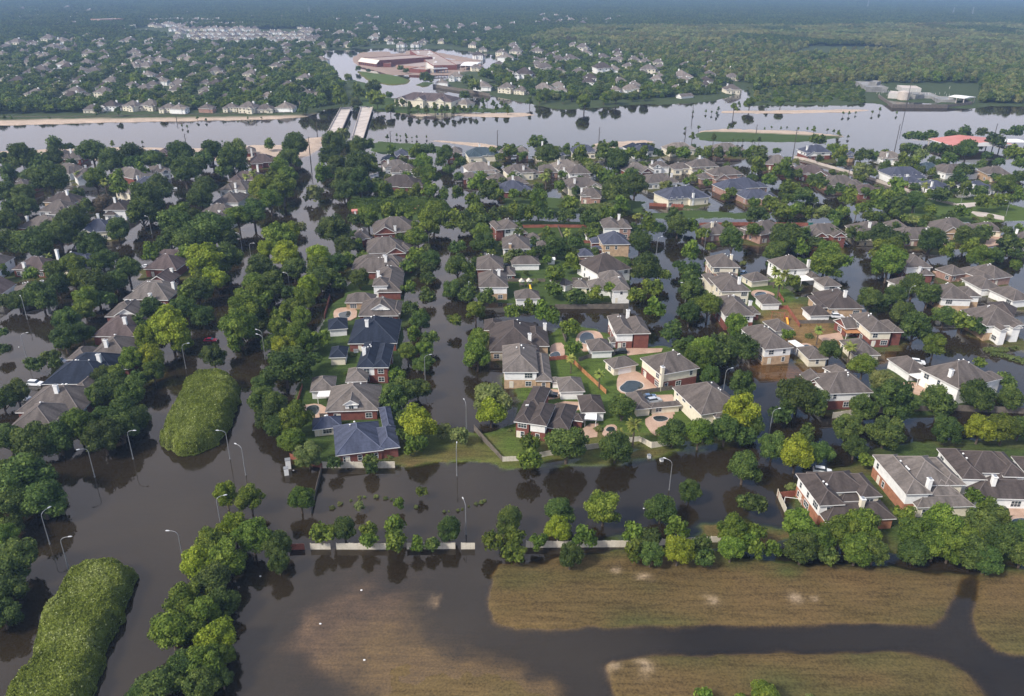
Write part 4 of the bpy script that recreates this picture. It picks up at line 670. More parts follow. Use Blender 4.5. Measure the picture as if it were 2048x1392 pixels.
TREES = [
 ('1', 'in the canopy between left street and boulevard', 'x', '1100,100,150,m 1180,60,140,o 1420,180,270,y 1640,150,260,o 1450,40,220,o 1580,290,190,y 1500,250,170,m 1450,370,240,o 1360,420,160,m 1330,530,250,o 1480,560,190,o 1110,510,210,o 1240,640,330,y 1330,740,180,y 1080,720,210,y 1020,620,150,o 980,860,180,y'),
 ('1', "in the tree belt left of boulevard", 'x', '850,990,170,m 960,880,200,m 1090,850,200,y 1120,970,180,m 740,1010,190,o 615,1020,110,b 820,1090,270,o 960,1130,230,o 720,1140,190,o 880,1260,260,o 740,1310,220,o 1000,1310,220,o 560,1350,180,m 640,1400,200,o 1010,1020,160,o'),
 ('1', 'lining the flooded street of the left block', 'x', '60,20,200,o 220,30,210,o 680,60,220,o 720,130,160,o 690,190,120,o 470,290,170,o 560,300,170,m 420,330,200,o 300,410,230,o 150,440,180,o 60,450,150,o 20,230,100,m 230,250,120,m 920,210,190,o 850,300,170,o 700,340,250,o 640,430,190,m 770,440,160,o 620,510,170,m 500,590,190,o 470,720,230,o 600,680,180,o 380,850,130,o 260,910,150,o 400,910,110,o 20,800,110,o 10,680,90,o 120,1120,190,o 20,1180,180,o 1090,110,150,m'),
 ('1', "on the flooded middle strip of boulevard", 'x', '1790,500,290,m 1750,640,310,m 1860,580,190,y 1720,760,150,y 1560,850,190,o 1900,200,240,o 1960,70,170,y 2010,250,140,o 1870,330,190,m 1930,440,150,m'),
 ('2', 'in the dense row between boulevard and street row', 'y', '40,90,220,o 180,210,230,o 560,60,230,m 480,230,210,y 570,150,240,o 690,90,200,o 900,160,190,o 720,180,160,o 430,330,210,m 330,400,190,m 420,480,190,m 230,580,210,m 390,600,230,m 580,650,180,m 470,690,190,m 270,740,210,y 170,690,180,o 290,870,400,o 520,820,150,o 110,1150,270,o 100,1020,220,o 380,1290,250,m 160,1290,240,o 240,460,170,m 320,270,170,o 40,280,200,m 50,470,200,o 20,600,160,o 620,40,170,m'),
 ('2', 'lining the near side of the narrow street', 'y', '1300,60,160,m 1300,230,150,y 1340,100,130,y 1460,60,170,o 1450,160,170,o 1450,290,170,o 1310,400,170,o 1390,500,240,o 1340,610,170,m 1470,650,170,o 1290,760,200,m 1420,850,220,o 1200,950,180,m 1250,1080,280,o 1370,1060,230,o 1180,1190,190,o 1390,1300,240,m 1270,1280,180,o 1420,740,190,m 1140,890,110,y'),
 ('2', 'on the far side of the narrow street', 'y', '1700,50,270,o 1760,190,200,o 1650,250,190,o 1850,420,210,m 1680,500,150,m 1870,660,230,m 1860,790,270,m 1950,300,140,m 1960,1240,200,y 1900,1130,260,w'),
 ('2', 'in the weedy yard of the street row', 'x', '830,780,80,s 820,930,95,m 760,800,60,s 690,830,70,s 610,330,60,s 830,300,80,s'),
 ('3', 'around the middle block', 'x', '60,100,180,m 130,70,150,o 260,100,170,o 260,200,190,m 290,270,160,o 60,310,130,o 90,440,240,o 120,600,180,o 150,690,160,o 240,820,190,m 300,715,150,o 520,840,150,m 660,810,140,m 760,840,170,m 850,880,130,m 870,310,200,o 1000,440,150,m 860,530,170,t 860,660,140,m 1020,710,170,o 1190,690,130,y 1310,640,110,t 1610,470,250,o 1560,260,190,o 1620,120,160,m 1700,150,140,o 600,40,150,o 740,40,150,o 950,50,150,o 1150,70,180,o 1660,640,180,m 1520,710,160,m 1680,810,170,m 1820,1000,180,o 985,960,160,y 1010,1130,140,m 625,515,50,c 1870,130,190,o 1960,350,150,y 1970,500,180,o 1990,680,220,o 1960,850,210,o 1760,540,110,m 700,590,80,s'),
 ('4', 'beside the gardens of the curved-pool block', 'x', '1110,790,210,o 1680,440,220,m 1620,330,140,o 1760,560,170,o 1990,620,200,o 1860,380,160,o 940,950,80,s'),
 ('4', 'in the gardens of the curved-pool block', 'x', '1200,910,160,P 740,430,100,P 950,540,100,P 1100,960,80,P'),
 ('3', 'in the middle block yards', 'x', '960,185,90,P 1530,60,80,P'),
 ('5', 'at the street corner left of the right block', 'y', '160,130,150,m 90,180,180,o 270,200,120,y 40,60,150,o 170,340,170,y 330,310,90,y 80,460,120,o 190,460,140,o 160,570,170,o 230,640,180,o 310,790,220,m 170,830,190,o 530,950,200,m 600,1120,250,o 270,1160,240,m 100,1110,150,o 60,960,140,o 400,1090,170,o 390,1220,150,o'),
 ('5', 'among the houses of the right block', 'x', '510,250,210,o 690,160,130,t 950,220,270,o 860,350,190,o 1040,310,130,m 1280,370,230,m 1410,430,150,m 1180,280,150,o 1560,170,110,o 1780,340,260,m 1850,440,190,m 1720,210,230,o 1880,240,170,o 1010,580,120,m 1640,730,210,o 1900,860,230,o 1830,700,200,o 960,1020,110,m 1140,1030,90,s 1310,1150,210,o 1580,1280,210,m 1730,1370,190,w 600,440,70,s 760,580,60,s 1050,650,90,s'),
 ('5', 'in the yards of the right block', 'x', '870,500,120,P 900,580,130,P 940,520,110,P 1220,980,110,P 1480,1120,130,P'),
 ('6', 'in the flooded right edge of the picture', 'x', '450,120,270,m 570,120,150,m 940,110,270,m 780,400,200,o 860,420,160,o 1000,350,190,o 1140,300,210,o 1270,370,210,o 1030,540,180,m 1150,640,260,o 1230,700,150,o 1400,540,190,o 1550,590,180,m 1660,630,170,o 1320,780,190,m 730,950,210,m 890,1080,200,w 1000,1230,300,o 1340,1230,210,o 750,1290,180,o 200,1180,320,o 330,1200,200,o 1670,1190,260,o 1900,1090,170,o 1940,1220,200,o 1690,930,100,m 1980,130,110,t 1700,60,200,m 1840,70,140,o 1540,290,80,s 100,1290,150,o 1980,30,120,o'),
 ('7', 'along the flooded street left of the near houses', 'x', '130,150,230,y 50,270,190,o 180,230,170,o 380,180,150,o 330,390,190,o 490,440,210,y 130,530,220,o 650,430,170,o 220,780,150,o 840,260,190,o 1100,280,230,o 890,390,160,o 450,60,210,o 600,70,190,o 620,130,120,o 560,300,120,o 460,660,90,s'),
 ('7', 'along the brown wall behind the near houses', 'x', '940,120,170,o 1190,110,240,o 1460,90,210,o 1710,80,190,o 1510,280,190,o 1740,260,190,y 1900,270,190,m 1990,100,150,o 2010,260,170,o 970,480,100,m'),
 ('7', "between near houses and mown field", 'x', '50,960,190,m 50,1080,180,m 200,980,140,y 200,1080,130,m 330,1080,110,m 520,930,210,m 530,1080,210,o 640,1020,190,m 800,960,220,m 930,930,220,m 900,1080,210,m 1020,1100,190,o 1220,850,130,m 1330,980,240,m 1290,1100,180,o 1470,920,240,m 1540,1060,210,m 1430,1060,190,m 1750,940,240,o 1850,860,170,o 1690,1100,220,o 1890,1040,230,o 2010,960,160,o 1780,1160,190,o 2030,1120,180,o 1690,730,120,m 1790,790,120,m 1640,1010,190,m 700,1120,140,o'),
 ('j', 'along the cream fence and flooded cross street', 'x', '545,160,130,m 545,270,150,m 800,170,250,o 1130,190,200,o 1520,90,190,o 1700,90,190,m 1880,70,210,o 2000,110,150,o 1970,330,150,o 2030,560,130,o 1640,490,160,o 1050,600,220,m'),
 ('j', 'in the tree line along the long cream fence', 'x', '740,620,190,o 400,690,180,o 290,830,140,y 440,800,130,m 440,910,150,m 600,830,110,m 735,740,180,y 920,800,150,y 820,930,170,o 1250,780,140,m 1260,890,150,m 1370,810,150,o 1370,920,160,o 1440,610,190,o 1550,740,150,y 1560,890,170,y 1720,860,150,o 1730,940,130,o 1920,760,160,m 1910,880,180,m 2040,820,140,m'),
 ('i', 'along the near flooded field fence', 'x', '385,1050,160,y 545,1020,190,o 720,1020,115,m 720,1100,120,m 910,1000,160,m 920,1110,160,m 1075,1130,105,m 1185,1130,105,o 1310,1020,170,o'),
 ('i', 'standing in the flooded near yard', 'x', '470,540,110,o 735,520,110,o 740,580,100,o 225,800,180,m 650,850,75,w 945,830,85,m 1110,745,80,m'),
 ('i', 'around the near end of the street row', 'x', '180,220,230,m 40,110,200,o 60,270,170,o 160,380,180,m 280,480,190,w 1090,260,240,y 1060,390,160,m 960,330,100,o 900,60,190,o 1280,300,100,w 1390,330,120,w 1620,160,190,y 1620,80,260,w 870,490,60,s 1760,300,60,s'),
 ('g', 'along the lower left bank', 'y', '40,120,160,o 170,130,190,o 290,120,170,o 390,60,170,m 510,110,190,o 600,60,170,o 130,330,270,o 30,300,190,o 210,420,210,o 60,460,200,o 60,720,230,o 10,880,200,o 120,780,140,o 30,600,120,m 10,990,170,o 270,480,110,s 310,430,80,s 60,560,110,o'),
 ('g', 'on the wooded strip right of the boulevard', 'y', '1120,390,130,y 1240,420,140,m 1160,560,170,y 1050,640,170,m 1250,600,190,m 1370,640,150,o 1380,730,120,o 1120,710,190,m 980,740,170,y 1050,830,210,o 920,920,190,m 1090,930,170,o 850,1080,210,m 960,1060,170,m 1070,1110,180,y 1010,1240,200,m 900,1270,190,o 790,1340,210,o 1000,1340,190,o 1100,1300,120,o 1110,1200,120,m 700,1380,140,o 1010,980,160,m'),
 ('l', 'at the bottom edge of the mown field', 'x', '510,815,90,m 800,805,130,m 680,820,60,m 1010,815,70,s 1500,830,60,s'),
 ('a', 'in the left residential block near the river', 'x', '130,215,190,o 50,235,120,o 320,152,110,o 405,160,60,o 540,190,170,o 640,240,150,o 310,220,130,o 250,262,120,o 770,210,150,o 780,258,120,o 1060,200,180,o 1095,162,70,o 900,235,130,o 1240,190,150,o 1380,190,150,o 1360,245,170,o 1575,145,70,m 1180,240,120,o 1080,300,190,o 1140,275,140,o 1310,300,100,o 830,300,90,m 290,340,240,o 180,330,120,o 410,260,80,o 560,350,140,m 690,350,110,m 690,390,120,m 50,320,120,o 30,420,130,o 130,440,140,o 230,390,120,o 150,510,150,o 60,520,120,o 450,440,100,o 610,490,130,b 500,510,100,o 420,600,190,o 930,380,150,o 860,470,190,o 950,430,110,o 830,550,170,o 700,250,90,o 980,260,90,o 40,290,110,m 200,260,110,o'),
 ('a', "in the row on the boulevard's left bank", 'y', '1730,155,160,o 1700,230,150,o 1740,260,130,m 1640,300,150,m 1690,330,130,m 1530,400,150,y 1660,400,180,m 1580,470,150,m 1480,540,190,o 1390,570,150,m 1200,390,160,o 1170,460,160,o 1050,530,110,y 1240,640,240,o 1330,700,140,o 1290,590,130,o 1590,350,110,m'),
 ('a', 'in the left block beside the flooded street', 'x', '690,640,140,o 350,670,170,o 200,720,210,o 60,720,170,o 40,600,150,o 540,740,160,m 470,690,120,o 600,830,160,o 880,770,110,m 1030,620,210,o 1150,590,150,o 1000,700,160,o 1110,710,190,o 1190,830,220,y 1310,800,170,o 750,880,170,o 420,850,150,m 320,880,130,m 280,650,130,o 1090,790,120,m'),
 ('a', 'along the boulevard median toward the bridge', 'y', '1840,435,115,b 1930,210,140,o 1980,140,140,o 1890,320,120,m 2030,350,170,o 2010,440,130,o 1640,700,210,m 1700,660,130,y 1670,790,170,y 1570,850,190,o 1720,870,150,o 1750,630,80,b 1960,650,210,o 1860,790,130,y 1960,850,150,o'),
 ('a', 'among the left block houses', 'x', '610,360,70,P 1440,330,60,P 1480,310,60,P 450,310,50,P 280,800,60,P'),
 ('b', "in the median row before the bridge", 'y', '200,150,160,o 250,90,90,b 150,235,140,o 130,330,120,m 250,330,150,m 330,160,130,o 390,150,110,o 340,260,170,o 350,370,170,o 260,420,140,o 390,240,120,o 220,270,130,o'),
 ('b', 'behind the parked white trucks', 'x', '430,280,70,m 440,400,80,y 500,420,110,y 590,440,90,y 675,420,90,y 760,420,110,m 840,440,80,m 530,170,60,y'),
 ('b', 'along the narrow street toward the river', 'y', '680,190,110,m 750,180,120,o 850,200,130,o 720,260,140,m 760,330,140,m 940,250,100,o 870,290,90,o 700,310,100,m 820,250,80,o 650,215,60,m'),
 ('b', 'among the houses between river row and hedges', 'x', '920,430,80,m 1010,470,100,m 1030,540,120,y 1120,390,100,m 1100,440,110,o 1120,190,70,m 1170,220,60,m 1230,180,90,m 1300,210,60,m 1390,135,110,o 1450,200,150,o 1560,170,60,y 1640,210,110,m 1780,190,120,o 1830,150,70,o 1860,240,140,o 1740,300,90,m 1800,340,110,m 1860,410,190,o 1940,310,80,o 1960,380,150,o 1680,250,70,m 1040,370,120,m 1160,440,80,y 1250,440,80,y 1325,440,80,y 1400,470,130,m 1520,390,80,m 1580,490,110,y 1900,350,90,y'),
 ('b', 'along the cross street behind the middle block', 'x', '1250,530,90,m 1160,550,100,o 1350,550,110,m 1440,560,120,o 1560,560,90,o 1680,550,120,o 1800,560,120,m 1880,500,100,m 400,560,130,m 520,550,120,m 330,590,110,o 250,620,150,o 200,670,170,o 270,740,130,o 120,800,120,y 230,860,130,o 370,800,70,m 780,560,150,m 740,620,160,m 840,590,110,m 930,590,70,y 1000,640,120,o 1060,600,100,y 1070,720,140,o 690,690,130,m 680,800,120,y 760,820,140,o 930,840,180,o 920,750,90,o 2010,600,110,o 620,560,110,m'),
 ('b', 'by the cross street', 'x', '1565,650,60,P 1970,560,60,P 1440,335,70,P 1410,330,50,P'),
 ('m', 'along the canal wall', 'x', '70,280,150,o 60,350,130,m 250,370,160,m 140,450,120,m 330,410,110,o 290,520,150,m 400,560,150,o 500,470,160,o 540,430,110,m 200,235,60,m 600,530,80,o 680,520,110,o 740,580,150,m 870,540,90,y 510,155,110,o 620,210,90,m 680,260,130,m 850,270,130,o 930,270,90,o 520,290,60,o 680,320,80,o'),
 ('m', 'around the flooded crossroads', 'x', '1190,120,90,o 1280,130,100,o 1360,110,90,o 1500,110,90,o 1600,105,120,o 1730,95,80,o 1830,160,150,o 1900,95,60,o 1990,90,120,o 1400,220,120,o 1500,230,110,o 1620,230,170,o 1360,300,60,o 1480,300,130,m 1770,270,80,o 1970,260,150,m 2020,330,120,m 1150,320,130,m 1230,330,110,m 1010,350,100,o 840,390,150,b 1270,270,110,b 1600,380,130,o 1560,430,130,o 1110,490,130,m 1610,520,120,y 1720,540,120,o 1900,490,170,m 1840,430,80,o 2010,430,120,o 1750,610,140,m 1880,600,130,m 2010,560,110,m 1430,560,150,o 1350,560,90,m 1730,340,90,o 1860,320,90,o 1240,220,100,o 1170,205,90,o'),
 ('m', 'around the flooded crossroads', 'x', '1310,490,80,P 1505,480,60,P 1740,90,50,P'),
 ('m', 'on the wooded verge behind the far right row', 'x', '30,620,90,y 150,620,130,y 280,600,110,y 60,710,150,o 230,690,150,m 310,680,130,m 420,690,110,m 540,700,130,w 630,720,120,o 690,690,110,m 840,660,100,m 950,620,160,m 1000,570,130,m 1100,560,130,m 1110,630,150,o 1230,610,170,o 1280,590,110,m 1350,680,100,m 1080,700,80,m 990,730,90,o 910,720,110,m 1590,690,120,m 1450,730,60,o 1690,740,60,s 1790,730,80,s 1170,740,80,m 1320,750,90,m 370,640,90,o 470,600,90,o'),
 ('m', 'on the wooded verge', 'x', '795,690,60,P 930,690,60,P 1250,750,60,P'),
 ('m', 'in front of the far right row', 'x', '40,830,110,t 250,860,200,o 360,860,160,o 180,980,170,o 380,960,130,m 640,860,130,o 620,830,90,m 560,1010,180,m 960,900,150,o 1040,960,160,m 1110,870,120,o 1100,1020,150,m 1350,910,200,o 1620,880,190,o 1740,850,140,o 1650,960,150,m 1920,830,90,o 1930,920,150,o 2020,930,120,o 1480,980,120,m 1820,1020,160,o 840,870,100,m 1090,800,80,o'),
]
def place(k, x, y, R, zc, seed, label=None, group=None):
    nv = KIND[k][5]; i = seed % nv; rg = random.Random(seed)
    name = {'P': 'palm_tree', 's': 'shrub', 'c': 'conifer'}.get(k, 'tree')
    r = empty(name, (x, y, zc), rg.uniform(0, 6.28), label, KIND[k][1], group, (R * rg.uniform(.88, 1.1), R * rg.uniform(.88, 1.1), R * rg.uniform(.9, 1.16)))
    link('fronds' if k == 'P' else 'crown', CR[k][i], r)
    if k != 's': link('trunk', TR[k][i], r)
    return r
def solve(v, cx, cy, wpx, k, f_=1.0):
    wfull = wpx / VIEW[v][2] * f_; R = 4.0
    hz = KIND[k][2]
    for _ in range(6):
        lift = {'s': .35, 'P': 2.6, 'c': 1.5}.get(k, hz + (.14 if R > 3 else .4)) * R
        p = gp(v, cx, cy, lift); R = max(.35, wfull * depth_of(p) / F / 2 * (1.07 if v in '7jil' else .96 if v in 'abcm' else .94 if v in '12' else .98))
    return p, R
TREES += [('e', 'by the far end of the bridges', 'x', '140,550,120,o 200,520,110,o 230,575,120,m 340,540,90,m 430,510,100,o 450,580,110,m 285,455,50,m 100,600,110,o 60,500,110,o 330,600,70,b 325,575,40,y 520,560,50,m 740,460,90,o 1020,500,80,m 960,560,70,o 40,580,100,o 170,440,60,m 120,480,90,o 20,640,70,o 590,400,40,o 620,415,35,o 340,400,35,m 400,415,30,o 1080,440,80,m 980,470,70,o')]
_rg = random.Random(41); _f = []
for x_, y_, w_ in rects:        # low garden trees round the middle-distance houses
    X_, Y_ = proj((x_, y_, 0))
    if 255 < Y_ < 560 and 600 < X_ < 2060:
        for _ in range(4):
            a_ = _rg.uniform(-.4, 3.6); d_ = w_ * .62 + _rg.uniform(1, 5); p_ = (x_ + math.cos(a_) * d_, y_ + math.sin(a_) * d_)
            if all(abs(p_[0] - q[0]) > q[2] * .5 + 1.5 or abs(p_[1] - q[1]) > q[2] * .5 for q in rects): _f.append((p_, _rg.uniform(1.8, 3.4), _rg.choice('oommw')))
TREES += [('c', 'beside the houses nearest the green island', 'x', '240,158,60,m 300,172,80,m 380,172,60,o 420,178,60,m 480,170,70,o 560,172,80,o 625,178,60,m 90,178,80,m 170,172,60,o 30,170,70,m')]
alltrees = []
for zi, (v, ph, ax, s) in enumerate(TREES):
    for e in s.split():
        a = e.split(','); p, R = solve(v, float(a[0]), float(a[1]), float(a[2]), a[3], .84 if 'narrow street' in ph else .97 if 'boulevard' in ph or 'bridge' in ph else 1.0); X, Y = full(v, float(a[0]), float(a[1]))
        if R > 9: p, R = p, 9
        alltrees.append([zi, a[3], p, R, float(a[2]) / VIEW[v][2], X, Y])
kept = []
for tr in sorted(alltrees, key=lambda q: -q[4]):      # drop the same tree read twice from two overlapping crops
    if any(abs(tr[5] - q[5]) < .28 * q[4] and abs(tr[6] - q[6]) < .28 * q[4] for q in kept): continue
    kept.append(tr)
indiv = [t for t in kept if KIND[t[1]][1] != 'tree']; broad = [t for t in kept if KIND[t[1]][1] == 'tree']
indiv += broad[:298]; REST = broad[298:]
for (x0_, y0_), (x1_, y1_), n_ in (((1075, 203), (1290, 200), 46), ((1290, 200), (1432, 190), 30), ((1300, 196), (1440, 182), 24), ((950, 178), (1090, 196), 22)):
    for k_ in range(n_):            # shoreline thicket on the far bank
        t_ = (k_ + _rg.random()) / n_; p_ = gp('0', x0_ + (x1_ - x0_) * t_, y0_ + (y1_ - y0_) * t_ + _rg.uniform(-2.5, 1)); _f.append(((p_[0], p_[1]), _rg.uniform(2.6, 4.8), _rg.choice('omoow')))
REST += [[0, k_, (p_[0], p_[1], r_ * 1.15), r_] for p_, r_, k_ in _f]
cnt = {}
for t in indiv: cnt.setdefault((t[0], t[1]), []).append(t)
sd = 0
for (zi, k), ts in cnt.items():
    v, ph, ax, _ = TREES[zi]; ts.sort(key=lambda q: q[5] if ax == 'x' else -q[6])
    for n, t in enumerate(ts):
        od = '' if len(ts) == 1 else (ORD[n] if n < 20 else 'twenty-' + ORD[n - 20]) + (' from left ' if ax == 'x' else ' from camera ')
        sd += 1; place(t[1], float(t[2][0]), float(t[2][1]), t[3], float(t[2][2]), sd * 7 + zi, f"{KIND[k][0]} {od}{ph}", ('shrubs ' if k == 's' else 'palms ' if k == 'P' else 'trees ') + ph)
print('TREES', len(kept), len(indiv), len(REST))
# clipped-looking flowering hedges on the flooded median: one leafy mass with an uneven domed top
def hedge_mass(v, s, top, label, seed, m=LEAF['h'], ls=.42, dens=5.0, name='hedge', cat='hedge', rowlen=None):
    pl = poly(v, s, top * .62); a = np.array([(p[0], p[1]) for p in pl]); rg = np.random.default_rng(seed); c = a.mean(0)
    lo, hi = a.min(0), a.max(0); st = max(.8, (hi - lo).max() / 70); nx, ny = int((hi[0] - lo[0]) / st) + 2, int((hi[1] - lo[1]) / st) + 2
    gx, gy = np.meshgrid(lo[0] + np.arange(nx) * st, lo[1] + np.arange(ny) * st); Pt = np.stack([gx.ravel(), gy.ravel()], 1)
    def hgt(q):
        sdv = sdist(q, a) + fbm(q[:, 0], q[:, 1], 5, seed) * 3.4; e = np.clip(sdv / 4.2, 0, 1); return sdv, top * (.08 + .92 * np.sqrt(1 - (1 - e) ** 2)) * (.93 + .35 * fbm(q[:, 0], q[:, 1], 4.5, seed + 4) + .22 * fbm(q[:, 0], q[:, 1], 1.8, seed + 6))
    sdv, hh = hgt(Pt); ins = (sdv > 0).reshape(ny, nx); f = []
    for j in range(ny - 1):
        for i in range(nx - 1):
            if ins[j, i] and ins[j, i + 1] and ins[j + 1, i] and ins[j + 1, i + 1]: f.append((j * nx + i, j * nx + i + 1, (j + 1) * nx + i + 1, (j + 1) * nx + i))
    V = [np.column_stack([Pt, hh * .93])]; Fq = [np.array(f)]; T = [rg.uniform(.2, .6, len(f))]; b = len(Pt)
    n = int(abs(sum(a[i - 1][0] * a[i][1] - a[i][0] * a[i - 1][1] for i in range(len(a)))) / 2 * dens)
    q = rg.uniform(lo - 1, hi + 1, (n * 3, 2)); sdq, hq = hgt(q); k = (sdq > -.3) & (sdq < 2.2); q = np.vstack([q] + [q[k] + rg.normal(0, .25, (k.sum(), 2)) for _ in range(3)]); sdq, hq = hgt(q); k = sdq > -.3; q, sdq, hq = q[k], sdq[k], hq[k]
    g = np.zeros((len(q), 3)); g[:, 2] = 1; edge = np.clip(1 - sdq / 4.2, 0, 1)[:, None]; eps = .5
    gxv = sdist(q + [eps, 0], a) - sdist(q, a); gyv = sdist(q + [0, eps], a) - sdist(q, a); g[:, 0] = -gxv / eps; g[:, 1] = -gyv / eps; g[:, :2] *= edge; g[:, 2] = 1 - .8 * edge[:, 0]
    zz = np.where(sdq < 1.6, rg.uniform(.2, 1.1, len(q)) * hq + .15, hq * rg.uniform(.9, 1.1, len(q)))
    tint = np.clip(.38 + fbm(q[:, 0], q[:, 1], 6, seed + 8) * .7 + rg.normal(0, .12, len(q)) + .75 * (rg.random(len(q)) < .022), 0, 1)
    lv, lf, lt = leaves(rg, np.column_stack([q, zz]), g, ls, tint); V.append(lv); Fq.append(lf + b); T.append(lt)
    o = c; V = np.vstack(V) - np.array((o[0], o[1], 0)); me = bpy.data.meshes.new(name); me.from_pydata(V.tolist(), [], np.vstack(Fq).tolist()); me.materials.append(m)
    at = me.attributes.new('tint', 'FLOAT', 'FACE'); at.data.foreach_set('value', np.concatenate(T).astype(np.float32)); me.update()
    r = empty(name, (o[0], o[1], 0), 0, label, cat); link('leaf_mass', me, r); mb = MB()
    for k in range(max(3, int(len(q) / 1500))):
        i = rg.integers(len(q))
        if sdq[i] > 1.5: x, y = q[i] - o; mb.tube([(x, y, -1.3), (x, y, hq[i] * .7)], [.14, .09], M['bark'], 6)
    if mb.v: mb.build('stems', r)
    return r
hedge_mass('g', '400,705 470,700 560,715 645,745 655,800 560,1000 480,1200 390,1420 320,1560 -60,1560 20,1360 150,1160 160,1060 250,890 370,745', 5.2, 'long bright flat-topped flowering hedge on the boulevard strip, bottom left corner', 3, dens=30, ls=.17)
hedge_mass('1', '1330,1065 1400,985 1520,960 1690,975 1745,1020 1735,1090 1690,1220 1640,1340 1560,1430 1440,1475 1300,1490 1190,1440 1170,1380 1240,1220', 6.2, 'broad rounded flowering hedge mass standing in the middle of the flooded boulevard', 5, dens=30, ls=.17)
hedge_mass('b', '280,470 400,460 600,462 800,465 870,480 880,515 800,525 600,520 400,515 290,505', 4.2, 'long dark clipped hedge behind the parked trucks near the red shed roof', 7, LEAF['m'], .5, 3)
hedge_mass('b', '1100,525 1200,515 1330,512 1340,535 1200,545 1105,550', 3.0, 'short pale olive hedge along the cross street, left of two', 8, LEAF['w'], .5, 3)
hedge_mass('b', '1640,500 1800,488 1930,490 1950,515 1900,540 1760,545 1640,530', 3.4, 'long pale olive hedge along the cross street near the flooded junction', 9, LEAF['w'], .5, 3)
hedge_mass('6', '1730,800 1800,790 2000,783 2000,800 1800,815 1740,818', 1.2, 'low clipped hedge strip standing in water at the right edge, upper of two', 10, LEAF['w'], .3, 5)
hedge_mass('6', '1785,832 1860,838 1950,862 2060,890 2060,912 1940,880 1850,852 1790,848', 1.2, 'low clipped hedge strip standing in water at the right edge, lower of two', 11, LEAF['w'], .3, 5)
for n, e in enumerate('455,855,50 512,830,40 590,805,28 655,785,35 690,782,30 778,780,40 847,787,40 890,800,28 1065,855,40 1275,890,30 1310,886,20 1375,880,30 1410,870,25 1455,850,20 1505,832,35 1545,822,40 1570,810,35'.split()):
    a = [float(q) for q in e.split(',')]; p, R = solve('i', a[0], a[1], a[2], 's')
    place('s', p[0], p[1], R, R * .3, n, f'low rounded shrub poking out of the flooded near yard, {ORD[n]} from left', 'shrubs poking out of the flooded near yard')
# ---------------------------------------------------------------- street lamps
def lamp_parts():
    a = MB(); a.tube([(0, 0, -1.2), (0, 0, 4), (0, 0, 7.6)], [.13, .105, .075], M['metal'], 8); a.tube([(0, 0, -.2), (0, 0, .35)], [.2, .16], M['metal'], 8)
    b = MB(); b.tube([(0, 0, 7.5), (.12, 0, 8.1), (.5, 0, 8.5), (1.1, 0, 8.7), (1.75, 0, 8.75)], [.075, .06, .055, .05, .045], M['metal'], 7)
    c = MB(); c.tube([(1.6, 0, 8.74), (1.8, 0, 8.76), (2.25, 0, 8.76), (2.5, 0, 8.72)], [.06, .13, .15, .06], M['lamp'], 8)
    return a.mesh('lamp_pole'), b.mesh('lamp_arm'), c.mesh('lamp_head')
LP = lamp_parts()
def lamp(x, y, rz, label, s=1.0):
    r = empty('street_lamp', (x, y, 0), rz, label, 'street lamp', 'street lamps along the flooded streets', s)
    for n_, m_ in zip(('pole', 'arm', 'lamp_head'), LP): link(n_, m_, r)
    return r
